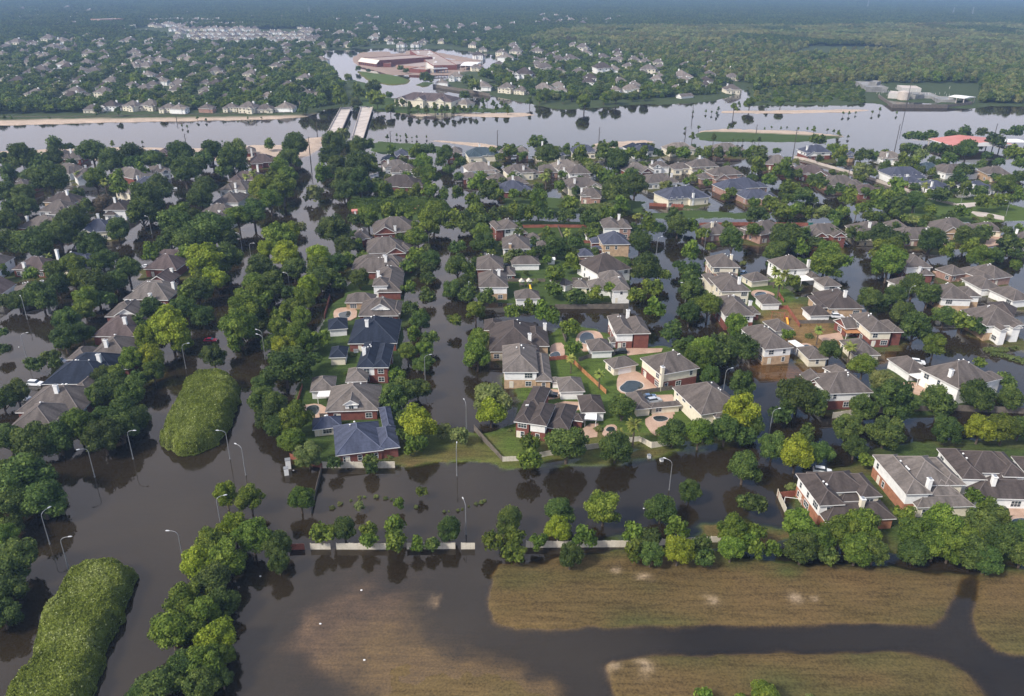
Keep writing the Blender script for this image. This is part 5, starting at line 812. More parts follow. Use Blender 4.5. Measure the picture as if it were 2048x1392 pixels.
# (view, foot px, arm heading deg, label)
LAMPS = [('g', 660, 218, 0, 'grey street lamp on the left bank, just above the bright flowering hedge'), ('g', 470, 308, 205, 'grey street lamp in open water at the left, arm pointing left'),
 ('g', 247, 640, 60, 'grey street lamp leaning near the red debris at the lower left bank'), ('g', 342, 770, 10, 'grey street lamp at the tip of the long flowering hedge'),
 ('g', 912, 735, 180, 'grey street lamp beside the wooded strip, arm pointing left over the boulevard'), ('g', 1097, 560, 20, 'street lamp half hidden behind the wooded strip tree tops'),
 ('g', 1140, 218, 180, 'grey street lamp right of the broad rounded hedge, arm pointing left'), ('g', 1218, 298, 150, 'grey street lamp in the water left of the submerged utility boxes'),
 ('i', 1367, 628, 90, 'tall grey street lamp before the green lawn end of the narrow street'), ('i', 1434, 1058, 110, 'tall grey street lamp rising from the flooded near yard by the cream fence'),
 ('i', 1437, 290, 110, 'street lamp at the flooded end of the narrow street above the lawn'), ('j', 1496, 478, 150, 'curved street lamp in the flooded cross street right of the two floating boxes'),
 ('7', 303, 318, 20, 'street lamp in the dark water left of the three big near houses'), ('4', 1850, 690, 20, 'street lamp on the flooded street right of the curved-pool block'),
 ('3', 1922, 770, 160, 'street lamp under trees on the blue flooded street, right side'), ('3', 1690, 368, 20, 'street lamp on the blue flooded street beside the middle block'),
 ('3', 155, 775, 90, 'small street lamp among bright trees at the flooded cross street'), ('2', 1435, 985, 20, 'street lamp on the left side of the narrow flooded street'),
 ('2', 120, 770, 160, 'street lamp on the boulevard strip beside the dense tree row'), ('2', 330, 275, 160, 'street lamp between the boulevard trees by the bright tree'),
 ('5', 122, 770, 160, 'street lamp under trees at the left edge of the right block'), ('5', 280, 325, 60, 'small street lamp between the bright trees left of the right block'), ('6', 1080, 470, 20, 'street lamp above the round tree in the flooded right street'),
 ('1', 200, 580, 130, 'street lamp on the left street beside the long canopy, upper of two'), ('1', 195, 860, 20, 'street lamp on the left street in open water, lower of two'),
 ('1', 1360, 940, 20, 'street lamp below the bright yellow-green tree on the left bank'), ('1', 1940, 870, 160, 'street lamp between the two water lanes of the boulevard'),
 ('1', 1840, 160, 0, 'street lamp on the median water by the upper boulevard'), ('a', 888, 665, 160, 'curved street lamp on the flooded street of the left block'),
 ('a', 1418, 770, 160, 'tall street lamp on the upper boulevard by the dark canopy'), ('a', 1635, 545, 0, 'street lamp on the left bank of the upper boulevard near the bridge'), ('b', 755, 770, 20, 'street lamp on the narrow street near the far end of the street row'),
 ('c', 160, 695, 20, 'street lamp on the flooded junction left of the far right row'), ('m', 1225, 700, 160, 'street lamp on the wooded verge beside the palms'), ('m', 1575, 620, 20, 'street lamp near the short canal railing at the right'),
 ('m', 1910, 720, 160, 'street lamp by the road at the right edge'), ('m', 460, 740, 20, 'street lamp in the blue water of the wooded verge'), ('m', 880, 340, 20, 'street lamp by the flooded crossroads trees')]
for v, x, y, rz, lb in LAMPS:
    p = gp(v, x, y); lamp(p[0], p[1], math.radians(rz), lb)
# ---------------------------------------------------------------- cars
def car_parts(kind, paint):
    Lh, Wh = (2.35, .92) if kind != 'truck' else (2.8, .98)
    if kind == 'suv': side = [(-2.35, .35), (2.3, .35), (2.35, .8), (2.2, 1.0), (1.2, 1.12), (-2.2, 1.15), (-2.38, .8)]; cab = [(-2.15, 1.13), (1.05, 1.11), (.45, 1.72), (-1.9, 1.74)]
    elif kind == 'truck': side = [(-2.8, .45), (2.7, .45), (2.8, .9), (2.6, 1.15), (1.2, 1.22), (-2.75, 1.22)]; cab = [(-.7, 1.21), (1.15, 1.21), (.55, 1.85), (-.5, 1.87)]
    else: side = [(-2.3, .3), (2.25, .3), (2.32, .65), (2.1, .85), (1.0, .95), (-2.0, 1.0), (-2.32, .75)]; cab = [(-1.75, .98), (1.0, .94), (.25, 1.42), (-1.05, 1.44)]
    def prism(pts, w0, w1, m, mt=None):
        mb = MB(); n = len(pts); zt = max(p[1] for p in pts); zb = min(p[1] for p in pts); hw = lambda z: w0 + (w1 - w0) * (z - zb) / (zt - zb)
        for i in range(n):
            p, q = pts[i], pts[(i + 1) % n]; mb.face([(p[0], -hw(p[1]), p[1]), (p[0], hw(p[1]), p[1]), (q[0], hw(q[1]), q[1]), (q[0], -hw(q[1]), q[1])], mt if mt and i == 2 else m)
        mb.face([(p[0], -hw(p[1]), p[1]) for p in pts], m); mb.face([(p[0], hw(p[1]), p[1]) for p in pts[::-1]], m); return mb
    body = prism(side, Wh, Wh * .94, paint); win = prism(cab, Wh * .9, Wh * .72, M['glass'], paint)
    if kind == 'truck': body.box(-2.7, -.78, 1.225, -.8, .78, 1.23, M['black'])
    wh = MB(); wh.tube([(0, -.12, 0), (0, .12, 0)], [.36, .36], M['black'], 14); wh.tube([(0, -.14, 0), (0, -.12, 0)], [.2, .2], M['metal'], 10); hl = MB(); hl.box(-.06, -.2, -.08, .06, .2, .08, M['trim'])
    return body.mesh('car_body'), win.mesh('car_windows'), wh.mesh('wheel'), hl.mesh('headlight'), Lh, Wh
CARM = {}
def car(v, x, y, rz, kind, colr, label, z=None):
    k = (kind, colr)
    if k not in CARM: CARM[k] = car_parts(kind, M['car_' + colr])
    b, w_, wh, hl, Lh, Wh = CARM[k]; p = gp(v, x, y, .5)
    r = empty('parked_car', (p[0], p[1], .36 if z is None else z), math.radians(rz), label, 'pickup truck' if kind == 'truck' else 'car', 'cars left in the flood'); link('body', b, r); link('windows', w_, r)
    for sx in (-1, 1):
        for sy in (-1, 1): o = link('wheel', wh, r); o.location = (sx * Lh * .62, sy * (Wh - .08), .36)
    for sy in (-1, 1): o = link('headlight', hl, r); o.location = (Lh - .03, sy * Wh * .62, .72 if kind != 'truck' else .95)
for a in [('4', 1098, 385, 185, 'suv', 'black', 'black car parked at the white garage near the kidney-shaped pool'), ('4', 577, 700, -12, 'truck', 'black', 'black pickup truck with open bed beside the white hip-roofed garage'),
 ('4', 1345, 745, 20, 'suv', 'silver', 'silver car on the drive left of the cream house, nearer of two'), ('4', 1308, 715, 10, 'sedan', 'blue', 'dark blue car on the drive left of the cream house, behind the silver one'),
 ('5', 1366, 878, 0, 'suv', 'white', 'white car parked at the white garage of the low dark-roofed house'), ('5', 600, 525, 60, 'suv', 'blue', 'blue-grey car between the pinkish house and tan garage'),
 ('6', 1175, 920, -15, 'suv', 'white', 'white car behind the large white house on dark water', .0), ('7', 668, 552, -15, 'suv', 'white', 'white car behind the leftmost big near house', .0),
 ('i', 450, 250, 5, 'sedan', 'red', 'pinkish red car under the slate blue carport'), ('1', 1538, 722, 0, 'sedan', 'red', 'bright red car half sunk in the boulevard water', -.62),
 ('1', 258, 1048, -5, 'suv', 'white', 'white car beside the navy roof in the left row', -.2), ('1', 172, 1152, -20, 'suv', 'white', 'white car beside the wide brown roof, lowest in the left row', -.2), ('1', 440, 885, -10, 'suv', 'white', 'white car left of the navy roof under small trees', -.2),
 ('a', 1012, 400, 20, 'suv', 'white', 'white car under trees on the left block street', -.2), ('1', 1072, 192, 0, 'sedan', 'white', 'white car at the house with brick gable', -.2), ('a', 700, 262, 30, 'suv', 'white', 'white car between trees of the left block near the river', 0), ('a', 1245, 262, 10, 'suv', 'white', 'white car in the left block flood near the boulevard trees', -.2),
 ('b', 437, 332, 10, 'truck', 'white', 'white pickup truck parked by trees, leftmost of the three white trucks'), ('b', 470, 320, 60, 'truck', 'white', 'white pickup truck in the middle of the three white trucks'), ('b', 505, 325, 30, 'truck', 'white', 'white pickup truck by the dark-roofed house, rightmost of three white trucks'),
 ('b', 935, 342, 0, 'suv', 'white', 'white car in water beside the river row street'), ('c', 1165, 590, -15, 'suv', 'white', 'white car beside the twin-gabled brick house in the far right row'), ('3', 675, 303, 5, 'sedan', 'blue', 'blue-grey car at the middle block garage'), ('3', 470, 455, 10, 'sedan', 'black', 'black car by the long low white garage'),
 ('b', 420, 695, 80, 'sedan', 'black', 'black car between two far roofs of the street row'), ('n', 707, 205, 80, 'suv', 'white', 'white car at the far end of the right bridge deck', 1.4)]: car(*a)
# ---------------------------------------------------------------- fences and walls
def fence(v, s, hgt, mk, label, name='fence', z0=-.3, th=.09, post=2.5, cap=False):
    pts = poly(v, s, .1); ctr = pts[0]; r = empty(name, (ctr[0], ctr[1], 0), 0, label, 'wall' if name == 'wall' else 'fence'); mb = MB(); m = M[mk]
    for a, b in zip(pts[:-1], pts[1:]):
        d = b - a; ln = float(np.hypot(d[0], d[1])); u = d[:2] / ln; nr = np.array((-u[1], u[0])) * th / 2; n = max(1, int(ln / .9))
        for k in range(n):   # boards with slightly uneven tops
            p, q = a[:2] + u * ln * k / n - ctr[:2], a[:2] + u * ln * (k + .97) / n - ctr[:2]; h_ = hgt + random.uniform(-.05, .05) * (0 if cap else 1)
            c4 = [p - nr, q - nr, q + nr, p + nr]; mb.extrude([(x[0], x[1]) for x in c4], z0, h_, m)
    mb.build('boards', r)
    tot = 0; pm = MB(); pm.box(-.08, -.08, z0 - .3, .08, .08, hgt + .12, m); pmsh = pm.mesh('fence_post')
    for a, b in zip(pts[:-1], pts[1:]):
        d = b - a; ln = float(np.hypot(d[0], d[1])); n = max(1, int(ln / post))
        for k in range(n):
            if tot > 40: break
            o = link('post', pmsh, r); p = a + d * k / n; o.location = (p[0] - ctr[0], p[1] - ctr[1], 0); tot += 1
    return r
FENCES = [('i', '385,568 915,566', 1.9, 'fence_c', 'cream panel fence in front of the speckled slate blue roof house'), ('i', '150,500 385,572', 1.6, 'fence_r', 'low brown wood fence left of the cream panel fence under pale shrubs'),
 ('j', '360,290 480,285 690,246 930,208 1030,195 1160,163 1290,150 1375,190 1500,172', 1.9, 'fence_c', 'winding cream panel fence along the flooded cross street gardens'), ('j', '165,70 358,288', 1.8, 'fence_b', 'dark weathered fence running from the narrow street down to the cream fence corner'),
 ('i', '145,1166 255,1164', 1.6, 'fence_r', 'short red brick-coloured fence left of the flooded near yard'), ('i', '300,1163 445,1163', 1.6, 'fence_c', 'short cream fence piece behind the bright tree in the near fence line'), ('i', '490,1163 865,1163', 1.7, 'fence_c', 'long cream fence piece in the near flooded fence line'),
 ('i', '1005,1161 1357,1159', 1.7, 'fence_c', 'cream fence piece left of the gap before the tall lamp'), ('i', '1400,1161 1500,1161', 1.7, 'fence_c', 'single standing cream fence panel right of the gap by the tall lamp'),
 ('j', '520,868 640,868 1005,866 1195,864', 1.8, 'fence_c', 'cream fence behind the near tree line above the mown field'), ('j', '1195,864 1780,835 2040,822', 1.7, 'fence_c', 'cream fence mostly hidden behind the dark near trees'),
 ('7', '735,190 905,165', 1.9, 'fence_c', 'pale corner fence below the red brick two-gabled house'), ('7', '905,167 1100,152 1580,140 2040,158', 2.0, 'fence_b', 'long brown wall behind the tree row above the near houses'), ('7', '360,715 418,842', 1.9, 'fence_c', 'cream fence panels enclosing the swing frame'), ('7', '365,730 525,715', 1.7, 'fence_r', 'red-brown fence behind the swing frame'),
 ('4', '768,478 850,560 995,692', 1.8, 'fence_o', 'bright orange wood fence cutting diagonally between two green lawns'), ('4', '580,447 700,436 768,478', 1.7, 'fence_r', 'red-brown fence at the top of the left green lawn'), ('4', '795,455 860,432 1060,408', 1.8, 'fence_b', 'dark fence between the kidney-shaped pool garden and lawn'), ('4', '1200,700 1480,660', 1.8, 'fence_b', 'dark fence below the curved pool'), ('4', '660,190 705,300', 1.7, 'fence_b', 'weathered fence beside the round bright tree'),
 ('3', '585,150 860,146 1225,150', 1.9, 'fence_r', 'long red-brown fence at the far side of the middle block'), ('3', '975,275 1160,275', 1.8, 'fence_r', 'dark red fence across the middle block lawn'), ('3', '860,808 1420,806', 1.9, 'fence_b', 'grey weathered fence along the flooded cross street'), ('3', '480,590 780,592', 1.7, 'fence_b', 'dark fence behind the play towers'), ('3', '1000,582 1230,580', 1.7, 'fence_b', 'dark fence behind the garden pavilion of the middle block'), ('3', '880,140 925,250', 1.7, 'fence_b', 'weathered fence between the two far lawns of the middle block'),
 ('3', '900,950 945,1090', 1.7, 'fence_b', 'fence left of the kidney-shaped pool'), ('5', '740,810 890,812 960,815', 1.7, 'fence_r', 'red-brown fence behind the wooden swing set'), ('5', '955,810 1060,965', 1.8, 'fence_r', 'red-brown fence running down from the wooden swing set'), ('5', '1040,935 1365,930', 1.7, 'fence_b', 'grey fence below the white car garage'), ('5', '660,615 850,620', 1.7, 'fence_b', 'grey fence below the small tan garage'), ('5', '880,690 930,760', 1.7, 'fence_r', 'red-brown fence below the palm cluster'),
 ('2', '655,310 610,480', 1.7, 'fence_r', 'brown fence left of the round pool garden'), ('2', '430,1050 385,1195', 1.7, 'fence_r', 'brown fence left of the pool behind the patio cover'), ('2', '575,1300 740,1290', 1.8, 'fence_b', 'dark fence behind the pink car'), ('i', '378,588 335,760 302,905', 1.5, 'fence_b', 'dark iron fence running into the flood from the brown fence corner'),
 ('5', '240,130 560,125 1130,130', 1.8, 'fence_r', 'red-brown fence behind the far right row'), ('c', '125,440 300,448', 1.8, 'fence_r', 'red fence in front of the slate blue roof by the junction'), ('6', '1610,690 1300,300', 1.7, 'fence_b', 'grey fence between the two white right-hand garages')][:-1]
for a in FENCES: fence(*a)
fence('m', '330,285 410,300 480,318 520,335 700,385 860,430 1060,500 1230,550', 1.7, 'concrete', 'long pale concrete canal wall with regular posts running down to the right', 'wall', cap=True, post=4.2, th=.3)
fence('m', '1390,605 1530,640', 1.5, 'concrete', 'short pale concrete canal wall near the road at right', 'wall', cap=True, post=3, th=.3)
fence('q', '1270,640 1760,715 2048,770', 3.2, 'fence_b', 'brown wall along the far flooded channel behind the cream apartments', 'wall', cap=True, post=8, th=.4)
fence('d', '0,692 500,690 1050,680 1480,672 1720,665', 1.8, 'fence_b', 'brown fence behind the sandy far river bank', 'fence', z0=.6, post=14)
# ---------------------------------------------------------------- pools, patios, drives
def slab(v, s, z0, z1, mk, name='patio'):
    mb = MB(); mb.extrude([(p[0], p[1]) for p in poly(v, s, z1)], z0, z1, M[mk]); return tag(mb.build(name), None, None, kind='structure')
def smooth(pts, it=2):
    for _ in range(it): pts = [q for a, b in zip(pts, pts[1:] + pts[:1]) for q in (a * .75 + b * .25, a * .25 + b * .75)]
    return pts
def pool(v, deck, water, label, z1=.52):
    D = smooth(poly(v, deck, z1), 1); Wt = smooth(poly(v, water, z1), 2); c = sum(Wt) / len(Wt); r = empty('swimming_pool', (c[0], c[1], 0), 0, label, 'swimming pool')
    a = MB(); a.extrude([(p[0] - c[0], p[1] - c[1]) for p in D], -.6, z1, M['deckcon']); a.build('pool_deck', r)
    b = MB(); b.extrude([(p[0] - c[0], p[1] - c[1]) for p in [c + (q - c) * 1.09 for q in Wt]], z1 - .1, z1 + .05, M['concrete']); b.build('coping', r)
    w_ = MB(); w_.extrude([(p[0] - c[0], p[1] - c[1]) for p in Wt], z1 - .1, z1 + .058, M['poolw']); w_.build('pool_water', r)
pool('4', '785,250 830,222 940,225 975,270 985,330 930,330 850,385 790,350 770,300', '800,280 820,245 860,235 900,250 905,280 935,300 925,318 870,325 810,310', 'kidney-shaped dark pool on a peach deck beside the white and brick house')
pool('4', '1070,600 1090,540 1170,500 1300,560 1390,640 1370,665 1240,670 1180,692 1080,670', '1090,640 1130,610 1150,590 1220,590 1270,615 1265,645 1210,660 1180,682 1110,670', 'curved dark pool on a wide peach patio beside the cream house')
pool('4', '1265,880 1330,840 1480,830 1490,860 1440,890 1400,985 1340,990', '1325,853 1420,845 1462,875 1370,895', 'rectangular pool on a peach terrace below the covered walk')
pool('4', '575,380 600,315 690,310 695,420 640,430', '575,408 600,385 650,375 665,415 620,425', 'small round pool behind the dark sprawling roof house')
pool('4', '960,1000 985,920 1050,905 1080,930 1070,985', '985,960 1010,925 1060,930 1060,965', 'small garden pool under the large palm by the cream fence')
pool('2', '690,405 760,385 880,395 870,490 700,492 680,450', '725,435 770,425 810,415 830,430 815,470 760,482 725,465', 'round backyard pool with peach deck below the tan house gable')
pool('2', '420,1190 560,1170 640,1215 640,1290 540,1290 440,1260', '455,1215 500,1188 560,1190 570,1230 540,1270 480,1260', 'dark backyard pool beside the white patio cover')
pool('5', '655,680 690,652 780,655 860,685 850,705 700,720', '690,690 720,668 780,672 790,690 760,712 700,708', 'irregular pool with round spa behind the cream house of the right block')
pool('5', '1040,1110 1100,1085 1160,1100 1165,1130 1080,1140', '1085,1112 1115,1100 1150,1112 1140,1128 1100,1130', 'small round spa pool behind the tan brick and white house')
pool('6', '1005,1105 1080,1075 1200,1090 1330,1170 1290,1200 1180,1190', '1010,1125 1050,1110 1110,1120 1130,1160 1060,1150', 'flooded patio pool left of the large white two-storey house')
slab('4', '615,760 690,740 815,745 812,800 740,815 680,790', -.6, .40, 'deckcon', 'driveway'); slab('4', '470,690 600,650 650,655 655,715 560,730', -.6, .40, 'deckcon', 'driveway'); slab('4', '1140,350 1300,352 1410,352 1400,378 1150,405', -.6, .40, 'deckcon', 'driveway')
slab('4', '1330,785 1480,765 1500,835 1330,845', -.6, .41, 'deckcon', 'patio'); slab('4', '800,960 880,900 940,900 930,1000 850,1010', -.6, .41, 'deckcon', 'patio'); slab('4', '1220,700 1480,690 1500,735 1330,770', -.6, .405, 'deckcon', 'driveway')
slab('3', '660,330 760,335 720,385 665,385', -.6, .40, 'deckcon', 'patio'); slab('3', '1155,165 1250,160 1245,185 1160,185', -.6, .40, 'deckcon', 'patio'); slab('3', '1110,470 1165,470 1170,520 1120,500', -.6, .40, 'deckcon', 'patio')
slab('5', '1200,1030 1400,1000 1420,1060 1270,1090', -.6, .40, 'deckcon', 'patio'); slab('6', '1300,170 1400,180 1530,240 1510,255 1330,190', -.6, .40, 'deckcon', 'driveway'); slab('6', '1140,1090 1200,1080 1330,1160 1290,1170', -.6, .30, 'deckcon', 'patio')
slab('m', '1530,625 1690,615 1700,640 1600,655', -.6, .55, 'concrete', 'road'); slab('m', '1640,680 1760,690 1900,720 1900,745 1700,715', -.6, .55, 'concrete', 'road'); slab('m', '1780,870 1900,860 1860,930 1750,950', -.6, .30, 'deckcon', 'driveway'); slab('7', '1870,760 2060,745 2060,850 1935,850', -.6, .42, 'deckcon', 'patio')
pool('7', '1935,855 2060,848 2100,935 1945,930', '1950,875 2060,868 2080,920 1960,922', 'dark pool cut by the right edge behind the white bay-windowed house')
# patio covers
def cover(v, a, D, h_, label, mk='trim'):
    A, B = gp(v, a[0], a[1], h_), gp(v, a[2], a[3], h_); d = B - A; Wd = float(np.hypot(d[0], d[1])); r = empty('patio_cover', (A[0], A[1], .2), math.atan2(d[1], d[0]), label, 'patio cover')
    mb = MB(); mb.box(0, 0, h_ - .2, Wd, D, h_ - .05, M[mk]); n = int(Wd / .6)
    for k in range(n + 1): mb.box(k * Wd / n - .04, .02, h_ - .05, k * Wd / n + .04, D - .02, h_, M[mk])
    mb.build('roof_sheet', r)
    for x in (.15, Wd - .15):
        for y in (.15, D - .15): pb = MB(); pb.box(-.07, -.07, -1, .07, .07, h_ - .2, M['trim']); o = pb.build('post', r); o.location = (x, y, 0)
cover('4', (838, 872, 925, 878), 5, 2.9, 'white metal patio cover beside the brown-roofed garage'); cover('2', (548, 1122, 660, 1120), 4.5, 2.8, 'white patio cover attached to the small grey-roofed garage'); cover('5', (1075, 582, 1190, 575), 6, 2.9, 'broad white patio cover below the white two-storey house')
cover('5', (965, 1075, 1040, 1125), 3, 2.6, 'white awning beside the tan brick and white house'); cover('5', (240, 568, 320, 568), 3, 2.7, 'white awning under trees at the left edge of the right block'); cover('6', (1100, 1020, 1180, 1060), 4, 2.8, 'white porch roof at the end of the long white garage')
cover('5', (1445, 1010, 1575, 1010), 5, 2.6, 'rust-coloured patio roof beside the small brick outbuilding', 'fence_o')
# small garden things
def shed(v, x0, y0, x1, y1, label, wk='trim', rk='trim', hh=2.2):
    A, B = gp(v, x0, y0, .2), gp(v, x1, y1, .2); d = B - A; Wd = float(np.hypot(d[0], d[1])); r = empty('garden_shed', (A[0], A[1], .2), math.atan2(d[1], d[0]), label, 'shed'); mb = MB(); mb.box(0, 0, -.8, Wd, Wd * .8, hh, M[wk]); mb.build('wall', r)
    mb = MB(); w2 = Wd; y2 = Wd * .8; q = .25; t = hh + .9
    mb.face([(-q, -q, hh), (w2 + q, -q, hh), (w2 + q, y2 / 2, t), (-q, y2 / 2, t)], M[rk]); mb.face([(w2 + q, y2 + q, hh), (-q, y2 + q, hh), (-q, y2 / 2, t), (w2 + q, y2 / 2, t)], M[rk])
    for xx in (0, w2): mb.face([(xx, 0, hh), (xx, y2, hh), (xx, y2 / 2, t - .1)], M[wk])
    mb.build('roof', r); mb = MB(); mb.box(Wd * .3, -.05, 0, Wd * .6, .02, 1.9, M['trim']); mb.build('door', r)
shed('3', 803, 448, 857, 447, 'small white garden shed on the lawn of the middle block'); shed('b', 665, 545, 742, 545, 'shed with bright red roof beside the long dark hedge', 'fence_o', 'redroof', 2.6); shed('b', 305, 552, 345, 550, 'small red-roofed shelter at the left end of the long hedge', 'fence_r', 'redroof', 1.6)
def play_tower(v, x, y, label):
    p = gp(v, x, y, .3); r = empty('play_tower', (p[0], p[1], .3), .2, label, 'playhouse', 'play towers'); mb = MB()
    for sx in (-.8, .8):
        for sy in (-.8, .8): mb.box(sx - .07, sy - .07, -.4, sx + .07, sy + .07, 2.7, M['fence_b'])
    mb.box(-.9, -.9, 1.3, .9, .9, 1.42, M['fence_b']); mb.build('frame', r); mb = MB(); mb.face([(-1.2, -1.1, 2.6), (0, -1.1, 3.7), (0, 1.1, 3.7), (-1.2, 1.1, 2.6)], M['fence_c']); mb.face([(1.2, -1.1, 2.6), (1.2, 1.1, 2.6), (0, 1.1, 3.7), (0, -1.1, 3.7)], M['fence_c'])
    mb.face([(-1.1, -1.0, 2.65), (1.1, -1.0, 2.65), (0, -1.0, 3.6)], M['trim']); mb.build('roof', r); return r
play_tower('3', 588, 632, 'pale-roofed wooden play tower on the lawn, left of the pair'); t2 = play_tower('3', 648, 630, 'pale-roofed wooden play tower with yellow slide, right of the pair')
mb = MB()
for k in range(5): a, b = k / 5, (k + 1) / 5; mb.face([(-.35, -.9 - 2.4 * a, 1.4 * (1 - a) ** 1.3), (.35, -.9 - 2.4 * a, 1.4 * (1 - a) ** 1.3), (.35, -.9 - 2.4 * b, 1.4 * (1 - b) ** 1.3 + .02), (-.35, -.9 - 2.4 * b, 1.4 * (1 - b) ** 1.3 + .02)], M['yellow'])
for sx in (-.42, .35): mb.box(sx, -3.2, .02, sx + .07, -2.2, .4, M['yellow'])
mb.build('slide', t2)
p = gp('5', 880, 890, .3); r = empty('swing_set', (p[0], p[1], .3), -.35, 'reddish wooden swing set with long orange slide inside the red-brown fence', 'swing set'); mb = MB()
for x in (-2.2, 2.2):
    for y in (-1, 1): mb.tube([(x, y, -.5), (x, 0, 2.6)], [.09, .08], M['fence_r'], 6)
mb.tube([(-2.6, 0, 2.6), (2.6, 0, 2.6)], [.1, .1], M['fence_r'], 6); mb.box(2.2, -.9, 1.2, 4, .9, 1.35, M['fence_r'])
for x in (2.3, 3.9):
    for y in (-.8, .8): mb.box(x - .07, y - .07, -.5, x + .07, y + .07, 2.9, M['fence_r'])
mb.build('frame', r); mb = MB(); mb.face([(2.8, -.9, 1.4), (3.5, -.9, 1.4), (4.3, -4.6, .15), (3.6, -4.6, .15)], M['orangepl']); mb.face([(2.75, -.9, 1.4), (2.75, -.9, 1.7), (3.55, -4.6, .45), (3.55, -4.6, .15)], M['orangepl']); mb.face([(3.55, -.9, 1.4), (4.35, -4.6, .15), (4.35, -4.6, .45), (3.55, -.9, 1.7)], M['orangepl']); mb.build('slide', r)
for x in (-1, .6): mb = MB(); mb.tube([(x - .25, 0, 2.6), (x - .25, 0, .6)], [.02, .02], M['metal'], 4); mb.tube([(x + .25, 0, 2.6), (x + .25, 0, .6)], [.02, .02], M['metal'], 4); mb.box(x - .3, -.12, .55, x + .3, .12, .62, M['black']); mb.build('swing', r)
p = gp('7', 465, 775, .2); r = empty('metal_swing_stand', (p[0], p[1], 0), -.2, 'white metal frame standing in the cream-fenced corner yard', 'swing stand'); mb = MB(); mb.tube([(-2, 0, -.5), (-2, 0, 2), (2, 0, 2), (2, 0, -.5)], [.07] * 4, M['trim'], 6); mb.build('bar', r); mb = MB(); mb.tube([(-2, -.8, -.5), (-2, 0, 2), (-2, .8, -.5)], [.05] * 3, M['trim'], 6); mb.build('leg', r)
def ubox(v, x, y, h_, label, mk='trim', wd=.8):
    p = gp(v, x, y); r = empty('utility_box', (p[0], p[1], 0), .3, label, 'utility box'); mb = MB(); mb.box(-wd / 2, -wd / 2, -.6, wd / 2, wd / 2, h_, M[mk]); mb.build('cabinet', r); mb = MB(); mb.box(-wd / 2 - .06, -wd / 2 - .06, h_, wd / 2 + .06, wd / 2 + .06, h_ + .1, M['metal']); mb.build('lid', r)
ubox('i', 136, 570, 2.6, 'tall pale utility cabinet standing in water left of the brown fence', 'trim', 1.3); ubox('i', 122, 618, 2.0, 'lower pale utility cabinet in front of the taller one', 'trim', 1.1); ubox('j', 1358, 258, .9, 'white box in the cross street water, left of two', 'trim'); ubox('j', 1443, 280, .6, 'white box in the cross street water, right of two', 'trim'); ubox('2', 868, 760, 1.2, 'white box between navy-roofed house and its garage', 'trim', 1.4); ubox('m', 447, 790, 2, 'teal box at the fence behind the far right row', 'green', 2)
for k, (v, x, y) in enumerate((('i', 172, 590), ('g', 1290, 800), ('k', 735, 275), ('k', 548, 428), ('k', 748, 593), ('j', 1323, 606), ('1', 138, 785))):
    p = gp(v, x, y); mb = MB(); V, Fc = IV1, IF1; b = 0; mb.v = [tuple(q * np.array((.24, .18, .14))) for q in V]; mb.f = [tuple(q) for q in Fc.tolist()]; mb.m = [mb.mi(M['trim'])] * len(Fc); mb.uv = [None] * len(Fc); o = mb.build('floating_debris'); o.location = (p[0], p[1], .08)
    tag(o, ['white scrap floating beside the pale utility cabinets', 'white ball floating beside the wooded strip', 'white scrap floating in the near field, topmost of three', 'white scrap floating in the near field, leftmost', 'round white scrap floating low in the near field', 'white scrap floating left of the small round tree', 'white speck floating on the left street'][k], 'debris')
# ---------------------------------------------------------------- bridges
def bridge(nl, nr, fl, fr, label):
    zd = 2.6; q = [gp('0', *a, zd) for a in (nl, nr, fr, fl)]; c = q[0]; r = empty('road_bridge', (c[0], c[1], 0), 0, label, 'bridge', 'twin bridges over the river'); qq = [(p[0] - c[0], p[1] - c[1]) for p in q]
    mb = MB(); mb.extrude(qq, zd - .9, zd, M['concrete']); mb.build('deck', r)
    mb = MB()
    for k in range(1, 9):      # expansion joints across the deck
        t0 = k / 9; a0 = [qq[0][i] * (1 - t0) + qq[3][i] * t0 for i in (0, 1)]; b0 = [qq[1][i] * (1 - t0) + qq[2][i] * t0 for i in (0, 1)]; mb.face([(a0[0], a0[1], zd + .006), (b0[0], b0[1], zd + .006), (b0[0], b0[1] + .8, zd + .006), (a0[0], a0[1] + .8, zd + .006)], M['fence_b'])
    mb.build('expansion_joints', r)
    for a, b in ((qq[0], qq[3]), (qq[1], qq[2])):
        u = Vector((b[0] - a[0], b[1] - a[1])); ln = u.length; u /= ln; nn = Vector((-u.y, u.x)) * .18; mb = MB()
        mb.extrude([(a[0] - nn.x, a[1] - nn.y), (b[0] - nn.x, b[1] - nn.y), (b[0] + nn.x, b[1] + nn.y), (a[0] + nn.x, a[1] + nn.y)], zd - .5, zd + .95, M['concrete']); mb.build('parapet', r)
    for k in range(1, 6):
        mb = MB(); t = k / 6
        for s in (.2, .5, .8): x = (qq[0][0] * (1 - t) + qq[3][0] * t) * (1 - s) + (qq[1][0] * (1 - t) + qq[2][0] * t) * s; y = (qq[0][1] * (1 - t) + qq[3][1] * t) * (1 - s) + (qq[1][1] * (1 - t) + qq[2][1] * t) * s; mb.tube([(x, y, -2), (x, y, zd - .85)], [.5, .5], M['concrete'], 10)
        mb.build('pier', r)
bridge((648, 278), (678, 272), (682, 215), (704, 213), 'concrete road bridge over the river, left of the twin decks'); bridge((700, 290), (726, 278), (722, 215), (746, 214), 'concrete road bridge over the river, right of the twin decks')
